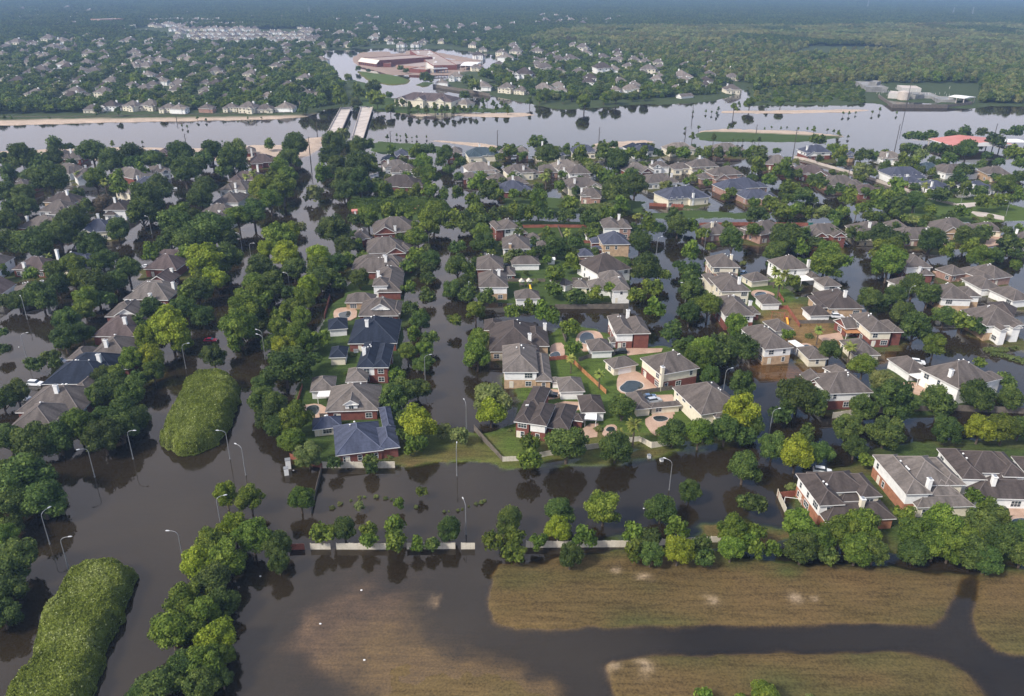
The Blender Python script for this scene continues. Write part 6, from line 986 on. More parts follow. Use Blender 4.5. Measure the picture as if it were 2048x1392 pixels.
# ---------------------------------------------------------------- school, apartments, pavilion, water plant
def blk(mb, v, a, D, h_, mw, mr, z0=0.0, par=.7):
    A, B = gp(v, a[0], a[1], z0), gp(v, a[2], a[3], z0); d = B - A; Wd = float(np.hypot(d[0], d[1])); an = math.atan2(d[1], d[0]); R2 = Matrix.Rotation(an, 3, 'Z'); t = MB(); t.box(0, 0, z0 - 1.5, Wd, D, h_, mw, False); t.face([(.4, .4, h_ + .01), (Wd - .4, .4, h_ + .01), (Wd - .4, D - .4, h_ + .01), (.4, D - .4, h_ + .01)], mr)
    for bx in ((0, 0, Wd, .35), (0, D - .35, Wd, D), (0, .352, .35, D - .352), (Wd - .35, .352, Wd, D - .352)): t.box(bx[0], bx[1], h_ + .005, bx[2], bx[3], h_ + par, mw)
    return t, R2, A, Wd
sroot = None
for nm, v, a, D, h_, mw, mr in [('gymnasium', 'q', (300, 340, 540, 375), 95, 9, 'wall_R', 'pinkroof'), ('classroom_wing', 'q', (590, 380, 700, 380), 60, 5.5, 'wall_R', 'pinkroof'), ('main_wing', 'q', (1270, 420, 1600, 415), 260, 6.5, 'wall_R', 'pinkroof'), ('hall', 'q', (770, 400, 1240, 440), 110, 5.2, 'wall_P', 'pinkroof'), ('spine', 'q', (1170, 455, 1280, 455), 150, 6.0, 'tanroof', 'tanroof'), ('front_block', 'q', (940, 450, 1180, 465), 45, 5.0, 'wall_R', 'pinkroof')]:
    t, R2, A, Wd = blk(None, v, a, D, h_, M[mw], M[mr], 0)
    if sroot is None: sroot = empty('school_building', (A[0], A[1], 0), 0, 'sprawling low red brick school with flat pinkish roofs and a gymnasium beyond the river', 'school')
    o = t.build(nm, sroot); o.location = (A[0] - sroot.location.x, A[1] - sroot.location.y, 0); o.rotation_euler = (0, 0, R2.to_euler().z)
    if nm == 'gymnasium':
        u = MB(); u.face([(-1, -6, 5), (Wd + 1, -6, 5), (Wd + 1, .2, 9.9), (-1, .2, 9.9)], M['tanroof']); u.face([(-1, -6, 4.7), (-1, -6, 5), (-1, .2, 9.9)], M['trim']); u.face([(Wd + 1, -6, 4.7), (Wd + 1, .2, 9.9), (Wd + 1, -6, 5)], M['trim']); u.box(-.5, -5.4, -1, Wd + .5, -.1, 4.8, M['wall_R'], False); p = u.build('sloped_roof', sroot); p.location = o.location; p.rotation_euler = o.rotation_euler
        for k in range(9): u = MB(); u.box(-1.2, -.1, 0, 1.2, .05, 2.4, M['glass']); p = u.build('window', sroot); q = o.location + R2 @ Vector(((k + .5) * Wd / 9, -5.5, 1.4)); p.location = q; p.rotation_euler = o.rotation_euler
    if nm == 'main_wing':
        for k in range(12):
            u = MB(); u.box(-1.5, -1.2, 0, 1.5, 1.2, 1.3, M['trim']); p = u.build('roof_unit', sroot); rg = random.Random(k); p.location = o.location + R2 @ Vector((rg.uniform(4, Wd - 4), rg.uniform(20, 240), 6.5)); p.rotation_euler = o.rotation_euler
def canopy(v, a, D, h_, label, mk='trim', nm='canopy', pitch=1.5, wl=None):
    A, B = gp(v, a[0], a[1], h_), gp(v, a[2], a[3], h_); d = B - A; Wd = float(np.hypot(d[0], d[1])); r = empty(nm, (A[0], A[1], 0), math.atan2(d[1], d[0]), label, 'pavilion' if nm == 'pavilion' else nm.replace('_', ' ')); mb = MB(); m = M[mk]; T = h_ + pitch
    mb.face([(0, 0, h_), (Wd, 0, h_), (Wd, D / 2, T), (0, D / 2, T)], m); mb.face([(Wd, D, h_), (0, D, h_), (0, D / 2, T), (Wd, D / 2, T)], m); mb.box(0, 0, h_ - .5, Wd, D, h_ - .02, M['trim'])
    for xx in (0, Wd): mb.face([(xx, 0, h_), (xx, D, h_), (xx, D / 2, T)], M['trim'])
    mb.build('roof', r); n = max(2, int(Wd / 7))
    for k in range(n + 1):
        for y in (.8, D - .8): pb = MB(); pb.box(-.3, -.3, -1.5, .3, .3, h_ - .5, M[wl or 'concrete']); o = pb.build('column', r); o.location = (.8 + (Wd - 1.6) * k / n, y, 0)
    return r
canopy('q', (1640, 345, 1850, 350), 55, 7, 'white-roofed open school pavilion on many columns beyond the river'); canopy('q', (1290, 395, 1475, 388), 12, 6.5, 'pale glass-fronted entrance canopy of the red brick school', 'metal', 'entrance_canopy', .6, 'car_blue')
canopy('r', (920, 690, 1215, 778), 52, 5.5, 'large open pavilion with bright red roof among trees at the right', 'redroof', 'pavilion', 2.6)
canopy('r', (1160, 192, 1350, 215), 22, 7, 'white open canopy at the water plant', 'trim', 'canopy', .8)
random.seed(3)
AP = [(735, 870, 1520, 912, 30, 7.2, 'h'), (790, 872, 895, 878, 20, 7.4, 'y'), (1015, 880, 1135, 886, 22, 8.4, 'y'), (1290, 900, 1420, 907, 20, 7.4, 'y'), (1430, 905, 1525, 912, 26, 7.1, 'h')]
AP = [(*[q for q in (a[0], a[1] - 62, a[2], a[3] - 62)], a[4], a[5], a[6]) for a in AP]
ap = house('q', AP, 'p', 'C', 'long cream two-storey apartment building with three gables on the far river bank', 'apartment building', [(1040, 715, 'W'), (1128, 705, 'W')], True, None, 77, False, name='apartment_building')
house('q', [(1570, 870, 1735, 885, 16, 4, 'h')], 't', 'C', 'small cream annex with terracotta wall right of the cream apartment building', 'annex', [], True, None, 78, name='annex')
pl = poly('r', '170,170 330,205 500,330 1140,330 1430,300 1500,285 1100,160 800,70 180,70'); c = pl[0]; r = empty('water_plant', (c[0], c[1], 0), 0, 'fenced water treatment plant with pale tanks standing in the flood, far right', 'water plant')
for a, b in zip(poly('r', '330,208 500,328 1140,330 1430,300 1300,250'), poly('r', '330,208 500,328 1140,330 1430,300 1300,250')[1:]):
    u = Vector((b[0] - a[0], b[1] - a[1])); u.normalize(); nn = Vector((-u.y, u.x)) * .4; mb = MB(); mb.extrude([(a[0] - nn.x - c[0], a[1] - nn.y - c[1]), (b[0] - nn.x - c[0], b[1] - nn.y - c[1]), (b[0] + nn.x - c[0], b[1] + nn.y - c[1]), (a[0] + nn.x - c[0], a[1] + nn.y - c[1])], -1, 3.6, M['fence_b']); mb.build('perimeter_wall', r)
for k, (x0, y0, x1, D, h_) in enumerate(((180, 150, 430, 60, 6), (440, 225, 560, 22, 6), (700, 232, 760, 16, 5), (600, 150, 830, 26, 5), (780, 225, 1030, 30, 3.5), (1030, 270, 1250, 30, 3), (200, 120, 300, 20, 9))):
    t, R2, A, Wd = blk(None, 'r', (x0, y0, x1, y0 + 8), D, h_, M['wall_G'] if k in (1, 3) else M['greycon'], M['concrete'] if k in (1, 3) else M['greycon'], 0); o = t.build('basin', r); o.location = (A[0] - c[0], A[1] - c[1], 0); o.rotation_euler = (0, 0, R2.to_euler().z)
A = gp('r', 620, 240); mb = MB(); mb.tube([(A[0] - c[0], A[1] - c[1], -1), (A[0] - c[0], A[1] - c[1], 9), (A[0] - c[0], A[1] - c[1], 10.5)], [6, 6, 1], M['concrete'], 20); mb.build('tank', r)
for k in range(26):
    mb = MB(); mb.tube([(0, 0, 0), (0, 0, 2.2)], [.12, .12], M['trim'], 5); o = mb.build('railing_post', r); rg = random.Random(k); A = gp('r', rg.uniform(200, 1200), rg.uniform(130, 230)); o.location = (A[0] - c[0], A[1] - c[1], 3.5)
house('f', [(290, 498, 355, 492, 9, 3.2, 'x')], 'g', 'W', 'white-roofed boathouse at the far water edge right of the river houses', 'boathouse', [], False, None, 80, name='boathouse')
canopy('m', (1915, 165, 2070, 165), 14, 3, 'long low white roofed stand at the right edge beside the flooded lot', 'trim', 'shelter', .6)
canopy('d', (1695, 805, 1740, 800), 6, 4, 'small open riverside shelter left of the twin bridges', 'fence_b', 'shelter', .6)
for lb, v, a, D, h_, wk in (('far flat-roofed pink brick commercial block left of the rows of townhouses', 'd', (588, 150, 728, 145), 45, 14, 'wall_P'), ('far flat-roofed white commercial block beside the pink brick one', 'd', (690, 172, 780, 172), 30, 9, 'wall_C')):
    t, R2, A, Wd = blk(None, v, a, D, h_, M[wk], M['pinkroof'], 0); r = empty('commercial_building', (A[0], A[1], 0), R2.to_euler().z, lb, 'commercial building'); t.build('block', r)
    for k in range(6): u = MB(); u.box(-4, -.2, 0, 4, .05, 3, M['glass']); o = u.build('window', r); o.location = ((k + .5) * Wd / 6, -.02, h_ * .45)
# ---------------------------------------------------------------- poles and pylons
def pole(v, x0, y0, ytop, label, arms=True):
    p = gp(v, x0, y0, 0); z = 8.0
    for z in np.arange(6, 45, .5):
        if proj((p[0], p[1], z))[1] < full(v, x0, ytop)[1]: break
    r = empty('utility_pole', (p[0], p[1], 0), .1, label, 'utility pole', 'tall dark utility poles by the river'); mb = MB(); mb.tube([(0, 0, -1.5), (0, 0, z)], [.34, .2], M['woodpole'], 8); mb.build('pole', r)
    for k in range(3 if arms else 0): mb = MB(); mb.tube([(0, 0, z - .6 - k * 1.6), (1.6 * (-1) ** k, 0, z - .4 - k * 1.6)], [.09, .06], M['woodpole'], 6); mb.build('crossarm', r)
for i, (v, x, y, yt, lb) in enumerate([('e', 530, 832, 768, 'dark utility pole at the river edge right of the twin bridges'), ('e', 1155, 855, 762, 'dark utility pole behind the teal-grey roof in the river row'), ('e', 1748, 845, 748, 'dark utility pole behind the orange-roofed house in the river row'), ('f', 1382, 780, 640, 'tallest leaning dark utility pole left of the red-roofed pavilion'), ('f', 1898, 690, 635, 'dark utility pole behind palms right of the red-roofed pavilion'), ('f', 310, 690, 650, 'short dark pole left of the green island'), ('f', 865, 780, 655, 'dark utility pole in front of the green island'), ('f', 672, 690, 640, 'dark utility pole standing on the green island'), ('f', 1440, 560, 405, 'dark utility pole in front of the water plant'), ('f', 345, 600, 540, 'dark pole in the far water below the white boathouse'), ('d', 1088, 845, 785, 'dark utility pole on the near river bank, left part'), ('d', 1858, 800, 715, 'dark utility pole left of the twin bridges'), ('d', 1035, 712, 690, 'short dark pole at the far sandy bank'), ('a', 1818, 240, 100, 'dark utility pole beside the boulevard trees left of the bridge'), ('e', 455, 645, 565, 'pale pole right of the twin bridges on the far bank'), ('m', 735, 420, 335, 'utility pole rising behind the canal wall'), ('m', 1165, 530, 430, 'utility pole at the lower end of the canal wall'), ('m', 1655, 440, 360, 'utility pole beside the palms near the right houses')]): pole(v, x, y, yt, lb)
def pylon(v, x, yb, yt, label):
    p = gp(v, x, yb); z = 30
    for z in np.arange(15, 120, 1.0):
        if proj((p[0], p[1], z))[1] < full(v, x, yt)[1]: break
    r = empty('pylon', (p[0], p[1], 0), .3, label, 'pylon', 'far lattice pylons on the wooded horizon'); mb = MB(); b = z * .12; m = M['metal']
    for sx in (-1, 1):
        for sy in (-1, 1): mb.tube([(sx * b, sy * b, 0), (sx * b * .3, sy * b * .3, z * .65), (sx * .4, sy * .4, z)], [.35, .3, .2], m, 5)
    for k in range(7):
        t0, t1 = k / 7, (k + 1) / 7; w0, w1 = b * (1 - t0 * .95), b * (1 - t1 * .95)
        for s in (-1, 1): mb.tube([(-w0, s * w0, z * t0), (w1, s * w1, z * t1)], [.2, .2], m, 4); mb.tube([(s * w0, -w0, z * t0), (s * w1, w1, z * t1)], [.2, .2], m, 4)
    mb.build('lattice_tower', r)
    for k in range(3): mb = MB(); zz = z * (.66 + .14 * k); mb.tube([(-z * .17, 0, zz), (0, 0, zz + z * .04), (z * .17, 0, zz)], [.2, .35, .2], m, 5); mb.build('crossarm', r)
pylon('f', 1243, 48, 0, 'far lattice pylon on the horizon, leftmost of three'); pylon('f', 1680, 85, 38, 'far lattice pylon on the horizon, middle of three'); pylon('f', 1778, 90, 38, 'far lattice pylon on the horizon, rightmost of three'); pylon('d', 1812, 95, 40, 'single far lattice mast above the white far buildings left of centre')
# ---------------------------------------------------------------- houses beyond the river
random.seed(1)
def far_proto(seed, rk, wk):
    """compact far house: wall, roof, chimney meshes sharing one origin, about 17 m wide"""
    rg = random.Random(seed); random.seed(seed); lo, rf, ch = MB(), MB(), MB(); Wd = 15.0; Dp = rg.uniform(12, 15); e = rg.choice((4.2, 5.6, 5.6)); m = M['wall_' + wk]
    for i, (x0, y0, x1, y1, ee, t) in enumerate([(-Wd / 2, 0, Wd / 2, Dp, e, 'h'), (rg.choice((-Wd / 2 + .5, 1.5)), -rg.uniform(2, 3.5), 0, Dp * .6, e - .4, rg.choice('yh')), (0, Dp * .3, Wd / 2 + 3, Dp * .9, 3.3, 'h')]):
        if i == 1: x1 = x0 + rg.uniform(5, 6.5)
        wall_box(lo, x0, y0 + i * .03, -1.5, x1, y1, ee - .1, m); roof_faces(rf, x0, y0, x1, y1, ee + i * .03, t, rk, True, False, wall=m)
        n = int((x1 - x0) / 3.2)
        for k in range(n):
            for zz in ((1, 3.6) if ee > 4.5 else (1,)): xx = x0 + (k + .5) * (x1 - x0) / n; lo.box(xx - .5, y0 + i * .03 - .04, zz, xx + .5, y0 + .2, zz + 1.4, M['glass'])
    cx = rg.uniform(-4, 4); ch.box(cx - .7, Dp * .6, 1, cx + .7, Dp * .6 + 1.1, e + 4.6, M['wall_W']); ch.box(cx - .8, Dp * .6 - .1, e + 4.6, cx + .8, Dp * .6 + 1.2, e + 4.8, M['trim'])
    return lo.mesh('far_wall'), rf.mesh('far_roof'), ch.mesh('far_chimney')
FARC = {'g': 'grey-roofed', 'u': 'brown-roofed', 't': 'tan-roofed', 'd': 'dark-roofed'}
FP = {(k, w_): [far_proto(ord(k) * 9 + ord(w_) + i, k, w_) for i in range(3)] for k, w_ in (('g', 'C'), ('u', 'C'), ('t', 'W'), ('d', 'W'), ('u', 'P'))}
FD = """530,640,95 635,630,100d 755,630,100 865,627,105 975,640,95 1085,640,95 1245,635,70p 1345,635,80 1440,642,110 1550,640,100 1715,630,110 1800,600,110 1800,555,90 1785,515,80 1770,470,90 590,552,100 640,560,60 790,575,80 830,530,90 890,530,80 760,505,60 640,485,90 985,570,60 1195,535,60 1320,570,60 1420,535,80 1530,520,60 1200,485,70 1315,480,60 980,480,80 900,445,80 840,405,100 1455,445,90 1490,485,90 310,390,80 405,385,80 500,380,80 505,415,80 545,430,90 310,435,80 370,460,80 235,400,60 30,470,80 80,265,90 30,285,70 275,240,80 290,290,80 195,265,60 400,255,80 740,255,85 600,320,70 515,330,80 780,320,80 40,325,70 120,310,60 210,320,50 280,345,70 370,300,60 980,370,100 1065,345,70 1135,390,75 1220,385,70 1440,355,70 1220,320,70 930,325,70 1340,330,50 970,280,60 1120,310,60 130,65,80 390,55,60 515,75,50 440,500,50 435,535,50 330,500,50 610,270,70 700,290,60 1290,440,60 1120,450,60 1000,420,60 690,440,60 150,370,60 90,400,60 150,520,60 1650,400,70 1580,330,60 1480,300,60 860,270,60 1240,270,60 1340,250,60"""
FE = """20,190,60 60,192,60 100,202,70 70,240,70 130,270,70 150,200,60 230,212,80 290,217,70 330,190,60 350,160,60 410,155,60 430,187,70 440,232,90 520,237,60 590,242,60 440,122,80 400,112,60 230,130,60 270,267,60 310,225,60 590,140,60 640,182,60 620,162,60 690,147,60 700,197,70 780,182,70 860,175,60 900,212,60 940,167,60 1010,212,60 1020,162,60 1100,192,70 1160,182,70 1240,157,60 800,207,60 670,207,60 1420,102,60 1500,107,60 1560,117,60 1520,142,60 1590,132,60 1670,127,60 1810,132,60 1870,112,60 1400,147,60 1660,152,60 1440,132,60 1790,150,50
1170,312,60 1260,312,80 1380,312,80 1490,322,60 1240,348,90 1300,332,70 1420,368,70 1520,358,90 1590,352,90 1650,292,80 1700,322,80 1780,342,80 1590,272,60 1870,357,70 1960,362,60 1440,412,100 1520,418,70 1630,428,80 1710,432,60d 1780,417,110d 1870,412,90 1920,392,60 2010,432,60d 1300,455,120d 1240,424,60 1680,492,90d 1110,510,110 1200,528,100 1285,535,80 1420,525,110t 1525,535,80t 1840,532,70t 1940,527,100t 910,460,90t 860,485,60t 1070,292,50 1250,272,60 1010,270,60 1390,350,60 1100,440,60"""
FF = """40,460,80 115,370,90 180,350,60 310,340,60p 330,400,120 440,385,60 550,372,70 555,402,70 660,380,50 50,312,60 110,322,60 170,327,60 25,340,60"""
FT = []
for y, ra in ((128, ((862, 1270),)), (150, ((885, 1420),)), (174, ((1010, 1500),)), (198, ((1150, 1830),)), (219, ((1140, 1900),)), (238, ((1140, 1450), (1640, 1800)))):
    for a, b in ra:
        x = a
        while x < b: FT.append(('d', x, y + random.Random(x).uniform(-4, 4), 48, random.Random(x + y).choice('tttu'))); x += 40
far = [('d', *e) for e in FD.split()] + [('e', *e) for e in FE.split()] + [('f', *e) for e in FF.split()]
FL = []
for f_ in far: pass
for v, blk_ in (('d', FD), ('e', FE), ('f', FF)):
    for e in blk_.split():
        q = e.split(','); s = q[2]; c = s[-1] if s[-1].isalpha() else random.Random(len(FL)).choice('gggut'); FL.append((v, float(q[0]), float(q[1]), float(s.rstrip('dpt')), c))
FL += FT
items = []
for n, (v, x, y, wd, c) in enumerate(FL):
    p = gp(v, x, y, 4.5); dep = depth_of(p); Wd = min(27, max(14, wd / VIEW[v][2] * dep / F)); X, Y = full(v, x, y); items.append((wd / VIEW[v][2], X, Y, p, Wd / 17.0, c, n, v))
items.sort(key=lambda q: -q[2])
near_built = len([1 for o in C.objects if o.get('category') == 'house']); quota = 296 - near_built
ind, restH = items[:quota], items[quota:]
def zone_of(X, Y):
    if Y > 195: b = 'in front line on far bank'
    elif Y > 165: b = 'in second row behind far bank'
    elif Y > 135: b = 'in third row behind far bank'
    elif Y > 110: b = 'in fourth row behind far bank'
    elif Y > 85: b = 'in fifth row behind far bank'
    else: b = 'high up near the far woods'
    return b + (' left of bridges' if X < 690 else (' right of school' if X > 930 else ' near the school'))
zz_ = {}
for it in ind: zz_.setdefault((zone_of(it[1], it[2]), it[5]), []).append(it)
for (zn, c), L_ in zz_.items():
    L_.sort(key=lambda q: q[1])
    for k, (wpx, X, Y, p, s, c, n, v) in enumerate(L_):
        key = {'g': ('g', 'C'), 'u': ('u', 'C'), 't': ('t', 'W'), 'd': ('d', 'W'), 'p': ('u', 'P')}[c]; w_, r_, ch = FP[key][n % 3]
        nm = {'g': 'small grey-roofed', 'u': 'small brown-roofed', 't': 'small tan-roofed', 'd': 'small dark-roofed', 'p': 'small pink brick'}[c]
        od = '' if len(L_) == 1 else (ORD[k] if k < 20 else 'twenty-' + ORD[k - 20]) + ' from left '
        r = empty('house', (p[0], p[1], .9), random.Random(n).choice((-.25, -.1, .05, .2, 1.4)), f'{nm} house {od}{zn}', 'house', 'small houses ' + zn, (s, s, s * .95))
        link('wall', w_, r); link('roof', r_, r); link('chimney', ch, r); rects.append((p[0], p[1], s * 17))
# the rest of the far houses, too many and too small to single out: one object
V, Fc, Mi, mats = [], [], [], []
def add_mesh(me, Mx):
    b = len(V)
    for v_ in me.vertices: V.append(tuple(Mx @ v_.co))
    ix = []
    for m in me.materials:
        if m not in mats: mats.append(m)
        ix.append(mats.index(m))
    for p in me.polygons: Fc.append([b + i for i in p.vertices]); Mi.append(ix[p.material_index])
def add_far(x, y, s, c, n, rz):
    key = {'g': ('g', 'C'), 'u': ('u', 'C'), 't': ('t', 'W'), 'd': ('d', 'W'), 'p': ('u', 'P')}[c]; Mx = Matrix.Translation((x, y, .9)) @ Matrix.Rotation(rz, 4, 'Z') @ Matrix.Diagonal((s, s, s, 1))
    for me in FP[key][n % 3]: add_mesh(me, Mx)
    rects.append((x, y, s * 17))
for wpx, X, Y, p, s, c, n, v in restH: add_far(p[0], p[1], s, c, n, random.Random(n).choice((-.1, 0, .1, .2)))
rg = random.Random(9)
for x0, x1, y0, y1, n in ((0, 650, 28, 55, 60), (650, 900, 20, 55, 40), (1280, 1560, 2, 12, 60), (0, 300, 10, 35, 30), (950, 1250, 8, 30, 40), (700, 1000, 5, 20, 40), (1500, 1600, 0, 6, 20)):
    for k in range(n): p = gp('0', rg.uniform(x0, x1), rg.uniform(y0, y1), 4); add_far(p[0], p[1], rg.uniform(.9, 1.15), rg.choice('ggtu'), k, rg.uniform(-.3, .3))
for x0, x1, y0, y1, n, mn in ((0, 640, 62, 200, 200, 24), (940, 1480, 70, 186, 60, 26), (600, 1000, 55, 92, 60, 24), (1290, 1480, 150, 182, 12, 26)):
    for k in range(n):
        p = gp('0', rg.uniform(x0, x1), y0 + (y1 - y0) * rg.random() ** 1.0, 4)
        if all((p[0] - q[0]) ** 2 + (p[1] - q[1]) ** 2 > mn * mn for q in rects): add_far(p[0], p[1], rg.uniform(.85, 1.1), rg.choice('gguutd'), k, rg.uniform(-.3, .3))
me = bpy.data.meshes.new('distant_houses'); me.from_pydata(V, [], Fc)
for m in mats: me.materials.append(m)
me.polygons.foreach_set('material_index', Mi); me.update(); tag(link('distant_houses', me), None, None, kind='stuff')
print('HOUSES', near_built, len(ind), len(restH))
# ---------------------------------------------------------------- woods: tree masses beyond the river and between the houses (nobody could count them)
src = bpy.data.collections.new('wood_sources')
def source(me): o = bpy.data.objects.new('zz_' + me.name, me); src.objects.link(o)
SRC = []
for k, hz in (('o', .85), ('m', .95), ('w', .95), ('f', .95)):
    for i in range(4): SRC.append((f'{len(SRC):02d}', k, crown('wood_crown', 900 + ord(k) + i, LEAF[k], hz, 15, 42, .15, hi=.2, cr=(.3, .48))))
for k, ds in (('o', .75), ('f', .9)):        # a 46 m square of woodland, many crowns
    for i in range(3):
        r2 = np.random.default_rng(i + ord(k)); vs_, fs_, ts_ = [], [], []; b = 0
        lib = [s[2] for s in SRC if s[1] == k] + ([SRC[4][2]] if k == 'f' else [])
        for j in range(34):
            me = lib[r2.integers(len(lib))]; n = len(me.vertices); a = np.empty(n * 3); me.vertices.foreach_get('co', a); a = a.reshape(-1, 3); R = r2.uniform(3.6, 6.4) * ds; an = r2.uniform(0, 6.28); c_, s_ = math.cos(an), math.sin(an)
            a = a @ np.array(((c_, -s_, 0), (s_, c_, 0), (0, 0, 1))).T * R * np.array((1, 1, r2.uniform(.9, 1.5))) + np.array((r2.uniform(-23, 23), r2.uniform(-23, 23), r2.uniform(5, 9)))
            vs_.append(a); fs_ += [[q + b for q in p.vertices] for p in me.polygons]; t_ = np.empty(len(me.polygons), np.float32); me.attributes['tint'].data.foreach_get('value', t_); ts_.append(np.clip(t_ + r2.uniform(-.3, .3), 0, 1)); b += n
        me = bpy.data.meshes.new('wood_patch'); me.from_pydata(np.vstack(vs_).tolist(), [], fs_); me.materials.append(LEAF[k]); at = me.attributes.new('tint', 'FLOAT', 'FACE'); at.data.foreach_set('value', np.concatenate(ts_).astype(np.float32)); me.update(); SRC.append((f'{len(SRC):02d}', 'P' + k, me))
for nm, k, me in SRC: me.name = 'src_' + nm; source(me)
IDX = {k: [i for i, s in enumerate(SRC) if s[1] == k] for k in ('o', 'm', 'w', 'f', 'Po', 'Pf')}
pts, scl, rot, idx = [], [], [], []
rg = np.random.default_rng(12)
def put(x, y, z_, s, kind, sz=1.0): pts.append((x, y, z_)); scl.append((s, s, s * sz)); rot.append((0, 0, rg.uniform(0, 6.28))); idx.append(IDX[kind][rg.integers(len(IDX[kind]))])
for zi, k, p, R, *_ in REST: put(p[0], p[1], p[2], R, {'y': 'm', 't': 'm', 'b': 'w', 'o': 'o', 'm': 'm', 'w': 'w', 'c': 'o'}[k], 1.05)
def inside(P2, v, s): return sdist(P2, poly(v, s)) > 0
NORTH = ['-1500,236 0,231 300,227 480,226 600,222 640,216 686,208 686,185 668,150 650,128 640,100 700,60 1000,50 1000,30 -1500,30',
         '640,102 700,100 760,92 900,92 1000,108 1010,130 960,160 1060,190 1120,203 1210,200 1290,196 1330,198 1420,186 1470,172 1480,166 1500,155 1540,130 1700,60 1700,30 600,30',
         '1510,208 1510,182 1490,165 1500,120 2600,60 2600,208 2048,209 1960,208 1945,190 1740,165 1725,190 1740,206 1700,207 1560,207', '1000,60 2600,60 2600,30 1000,30']
KEEPOUT = [('0', '700,135 715,102 800,95 900,98 990,118 985,140 930,155 860,168 760,170 690,165'), ('0', '1725,168 1960,168 1960,215 1725,215'), ('0', '290,58 620,60 640,88 380,90 290,75'), ('0', '250,58 345,58 345,72 250,72'), ('q', '30,220 170,250 150,330 260,400 330,440 600,480 770,500 1060,560 900,700 700,700 590,640 380,620 200,520 0,330')]
N1 = 26000; yy = np.exp(rg.uniform(np.log(730), np.log(1750), N1)); yy = 730 + (1750 - 730) * np.sqrt(rg.random(N1)) if False else yy; xx = rg.uniform(-1, 1, N1) * (yy + 60) * .86; Q = np.stack([xx, yy], 1)
ok = np.zeros(N1, bool)
for s in NORTH: ok |= inside(Q, '0', s)
for v, s in KEEPOUT: ok &= ~inside(Q, v, s)
wood = inside(Q, '0', '1180,60 1500,75 2700,60 2700,215 1500,215 1495,170 1400,150 1290,120 1150,95')
scrub = inside(Q, '0', '1520,180 1740,165 1740,207 1560,207 1510,205')
RA = np.array(rects); cell = {}
for x, y in Q[ok]: pass
acc = {}
for i in np.where(ok)[0]:
    x, y = Q[i]; d = RA[:, :2] - Q[i]; wd = RA[:, 2]
    if not wood[i] and ((np.abs(d[:, 0]) < wd * .5 + 1.5) & (d[:, 1] < 36) & (d[:, 1] > -13)).any(): continue
    sp = 5.0 if wood[i] else 6.2; g = (int(x / sp), int(y / sp))
    if g in acc: continue
    acc[g] = 1
    if scrub[i]: put(x, y, 1.6, rg.uniform(2, 3.2), rg.choice(['w', 'm', 'o'])); continue
    R = rg.uniform(3.4, 5.4) if wood[i] else rg.uniform(2.8, 5.8); f_ = 1.25 if wood[i] else .95; nz_ = float(vnoise(np.array([x]), np.array([y]), 60, 5)[0])
    put(x, y, 1.0 + R * (1.15 if wood[i] else 1.1), R, (('f' if rg.random() < (.85 if nz_ > .3 else .35) else rg.choice(['m', 'o'])) if wood[i] else rg.choice(['o', 'o', 'm', 'm', 'w'], p=[.3, .2, .25, .15, .1])), f_)
n1 = len(pts)
# farther than that: whole patches
Y0 = 1700
while Y0 < 9000:
    st = 36 + (Y0 - 1700) * .004; xs_ = np.arange(-(Y0 + 60) * .86, (Y0 + 60) * .86, st); q = np.stack([xs_ + rg.uniform(-8, 8, len(xs_)), np.full(len(xs_), Y0) + rg.uniform(-8, 8, len(xs_))], 1); ko = np.zeros(len(q), bool)
    for v, s in KEEPOUT[2:4]: ko |= inside(q, v, s)
    wd_ = inside(q, '0', '1000,95 1180,60 1500,60 2700,45 2700,215 1000,200'); nv_ = vnoise(q[:, 0], q[:, 1], 130, 5)
    for (x, y), k, w2, nn_ in zip(q, ko, wd_, nv_):
        if k: continue
        d = np.abs(RA[:, :2] - (x, y))
        if (np.hypot(d[:, 0], d[:, 1]) < 24).any() and rg.random() < .8: continue
        s = 1 + (Y0 - 1700) * .00005; put(x, y, .5, s, 'Pf' if w2 and nn_ > .3 else 'Po', 1)
    Y0 += st
print('WOOD', n1, len(pts))
me = bpy.data.meshes.new('woodland'); me.from_pydata(pts, [], [])
for an, typ, arr in (('sc', 'FLOAT_VECTOR', scl), ('rt', 'FLOAT_VECTOR', rot)): a = me.attributes.new(an, typ, 'POINT'); a.data.foreach_set('vector', np.array(arr, np.float32).ravel())
a = me.attributes.new('ix', 'INT', 'POINT'); a.data.foreach_set('value', np.array(idx, np.int32))
wo = tag(link('woodland', me), None, None, kind='stuff'); g = bpy.data.node_groups.new('woodland_scatter', 'GeometryNodeTree')
g.interface.new_socket('Geometry', in_out='INPUT', socket_type='NodeSocketGeometry'); g.interface.new_socket('Geometry', in_out='OUTPUT', socket_type='NodeSocketGeometry')
N = g.nodes.new; L = g.links.new; gi, go, ip, ci = N('NodeGroupInput'), N('NodeGroupOutput'), N('GeometryNodeInstanceOnPoints'), N('GeometryNodeCollectionInfo')
ci.inputs['Collection'].default_value = src; ci.inputs['Separate Children'].default_value = True; ci.inputs['Reset Children'].default_value = True
def na(n_, t): q = N('GeometryNodeInputNamedAttribute'); q.data_type = t; q.inputs[0].default_value = n_; return q.outputs[0]
L(gi.outputs[0], ip.inputs['Points']); L(ci.outputs[0], ip.inputs['Instance']); ip.inputs['Pick Instance'].default_value = True
L(na('ix', 'INT'), ip.inputs['Instance Index']); L(na('rt', 'FLOAT_VECTOR'), ip.inputs['Rotation']); L(na('sc', 'FLOAT_VECTOR'), ip.inputs['Scale']); L(ip.outputs[0], go.inputs[0])
wo.modifiers.new('scatter', 'NODES').node_group = g
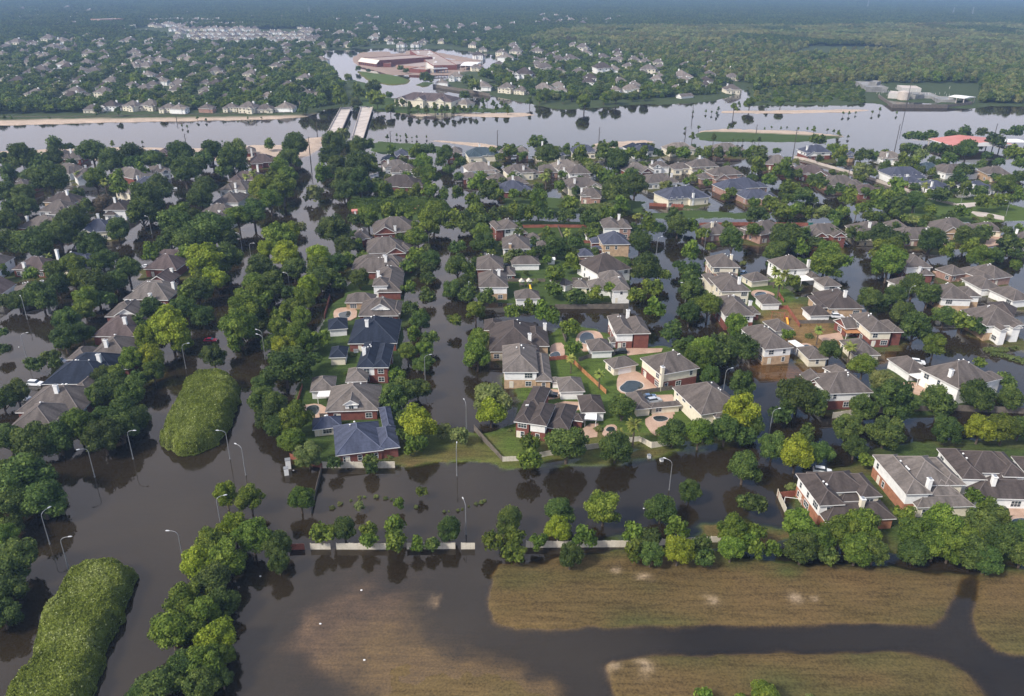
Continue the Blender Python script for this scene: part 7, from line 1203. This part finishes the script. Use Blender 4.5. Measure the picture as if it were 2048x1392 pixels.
# ---------------------------------------------------------------- saplings planted along the river
SAP = [('e', 'between the right bridge and the sandbar', '512,800,20 565,790,14 587,797,12 618,790,16 625,803,14 683,800,14 655,806,10 740,800,12'), ('e', 'in front of the cream apartments', '600,600,40 640,620,40 690,635,35 740,640,35 790,630,40 830,640,40 860,635,35 900,645,35 935,635,35 960,640,30 1030,635,35 1070,590,30 1075,625,30 1095,590,25 1130,605,30 1150,630,30 1180,610,30 1205,625,35 1215,650,25 1000,640,30 565,605,35 530,640,60 640,655,30'),
 ('e', 'along the flooded bank below the right river houses', '1345,590,40 1440,560,70 1590,560,70 1665,600,90 1780,580,60 1850,570,70 1720,545,60 1950,570,50 2020,560,60 1400,575,40 1540,575,40'),
 ('f', 'on and around the green island', '345,700,30 378,655,20 455,705,30 530,655,14 308,660,12 716,660,10 752,653,12 800,657,12 832,655,10 890,660,14 937,660,14 970,664,24 1040,667,14 1072,672,14 1095,680,18 1145,700,12 555,720,14 580,722,14 605,722,14 655,725,18 690,715,20 1100,690,20'),
 ('f', 'standing in the far flooded water', '415,570,12 445,575,12 470,580,14 480,558,16 585,530,16 590,545,12 560,552,40 640,530,60 800,525,50 350,575,12 1120,580,14 1150,580,14 1270,575,14 1310,560,16 1185,578,10 730,545,20 1395,578,12'), ('d', 'on the sandy far bank left of the bridges', '1155,690,18 1205,700,14 1065,735,12 1095,740,14 565,665,16 690,650,40 570,640,50 1450,690,12 1530,690,12 25,685,20 65,690,16 290,690,14'), ('d', 'in the river near the left bank', '740,835,14 778,838,14 833,832,14 135,845,16 655,840,26 1300,828,12 1380,825,12')]
sc_ = [crown('sapling_foliage', 70 + i, LEAF['m' if i else 'o'], 1.5, 9, 60, .17, 'tall', cr=(.34, .5)) for i in range(3)]; st_ = trunk('sapling_trunk', 4, bot=-2.6, r=.09)
for v, ph, s in SAP:
    es = sorted([[float(q) for q in e.split(',')] for e in s.split()])
    for k, (x, y, wp) in enumerate(es):
        R = 2.0
        for _ in range(5): lf = 1.25 if wp > 45 else 2.0; p = gp(v, x, y, R * lf); R = max(.6, wp / VIEW[v][2] * depth_of(p) / F / 2)
        r = empty('young_tree', (p[0], p[1], R * lf), k * 1.3, f'young planted tree, {ORD[k] if k < 20 else "twenty-" + ORD[k - 20]} from left {ph}', 'young tree', 'young trees ' + ph, R); link('crown', CR['m'][k % 5] if wp > 45 else sc_[k % 3], r); link('trunk', TR['m'][k % 5] if wp > 45 else st_, r)
# ---------------------------------------------------------------- flood haze
mb = MB(); mb.box(-9000, -250, -2.8, 9000, 9700, 128, None); hz_ = bpy.data.materials.new('summer_haze'); hz_.use_nodes = True; t = hz_.node_tree; t.nodes.clear()
pv = t.nodes.new('ShaderNodeVolumePrincipled'); pv.inputs['Color'].default_value = (.40, .63, 1, 1); pv.inputs['Density'].default_value = .000115; pv.inputs['Anisotropy'].default_value = .2; o = t.nodes.new('ShaderNodeOutputMaterial'); t.links.new(pv.outputs[0], o.inputs['Volume'])
mb.mats = [hz_]; hb = mb.build('haze'); tag(hb, None, None, kind='stuff')
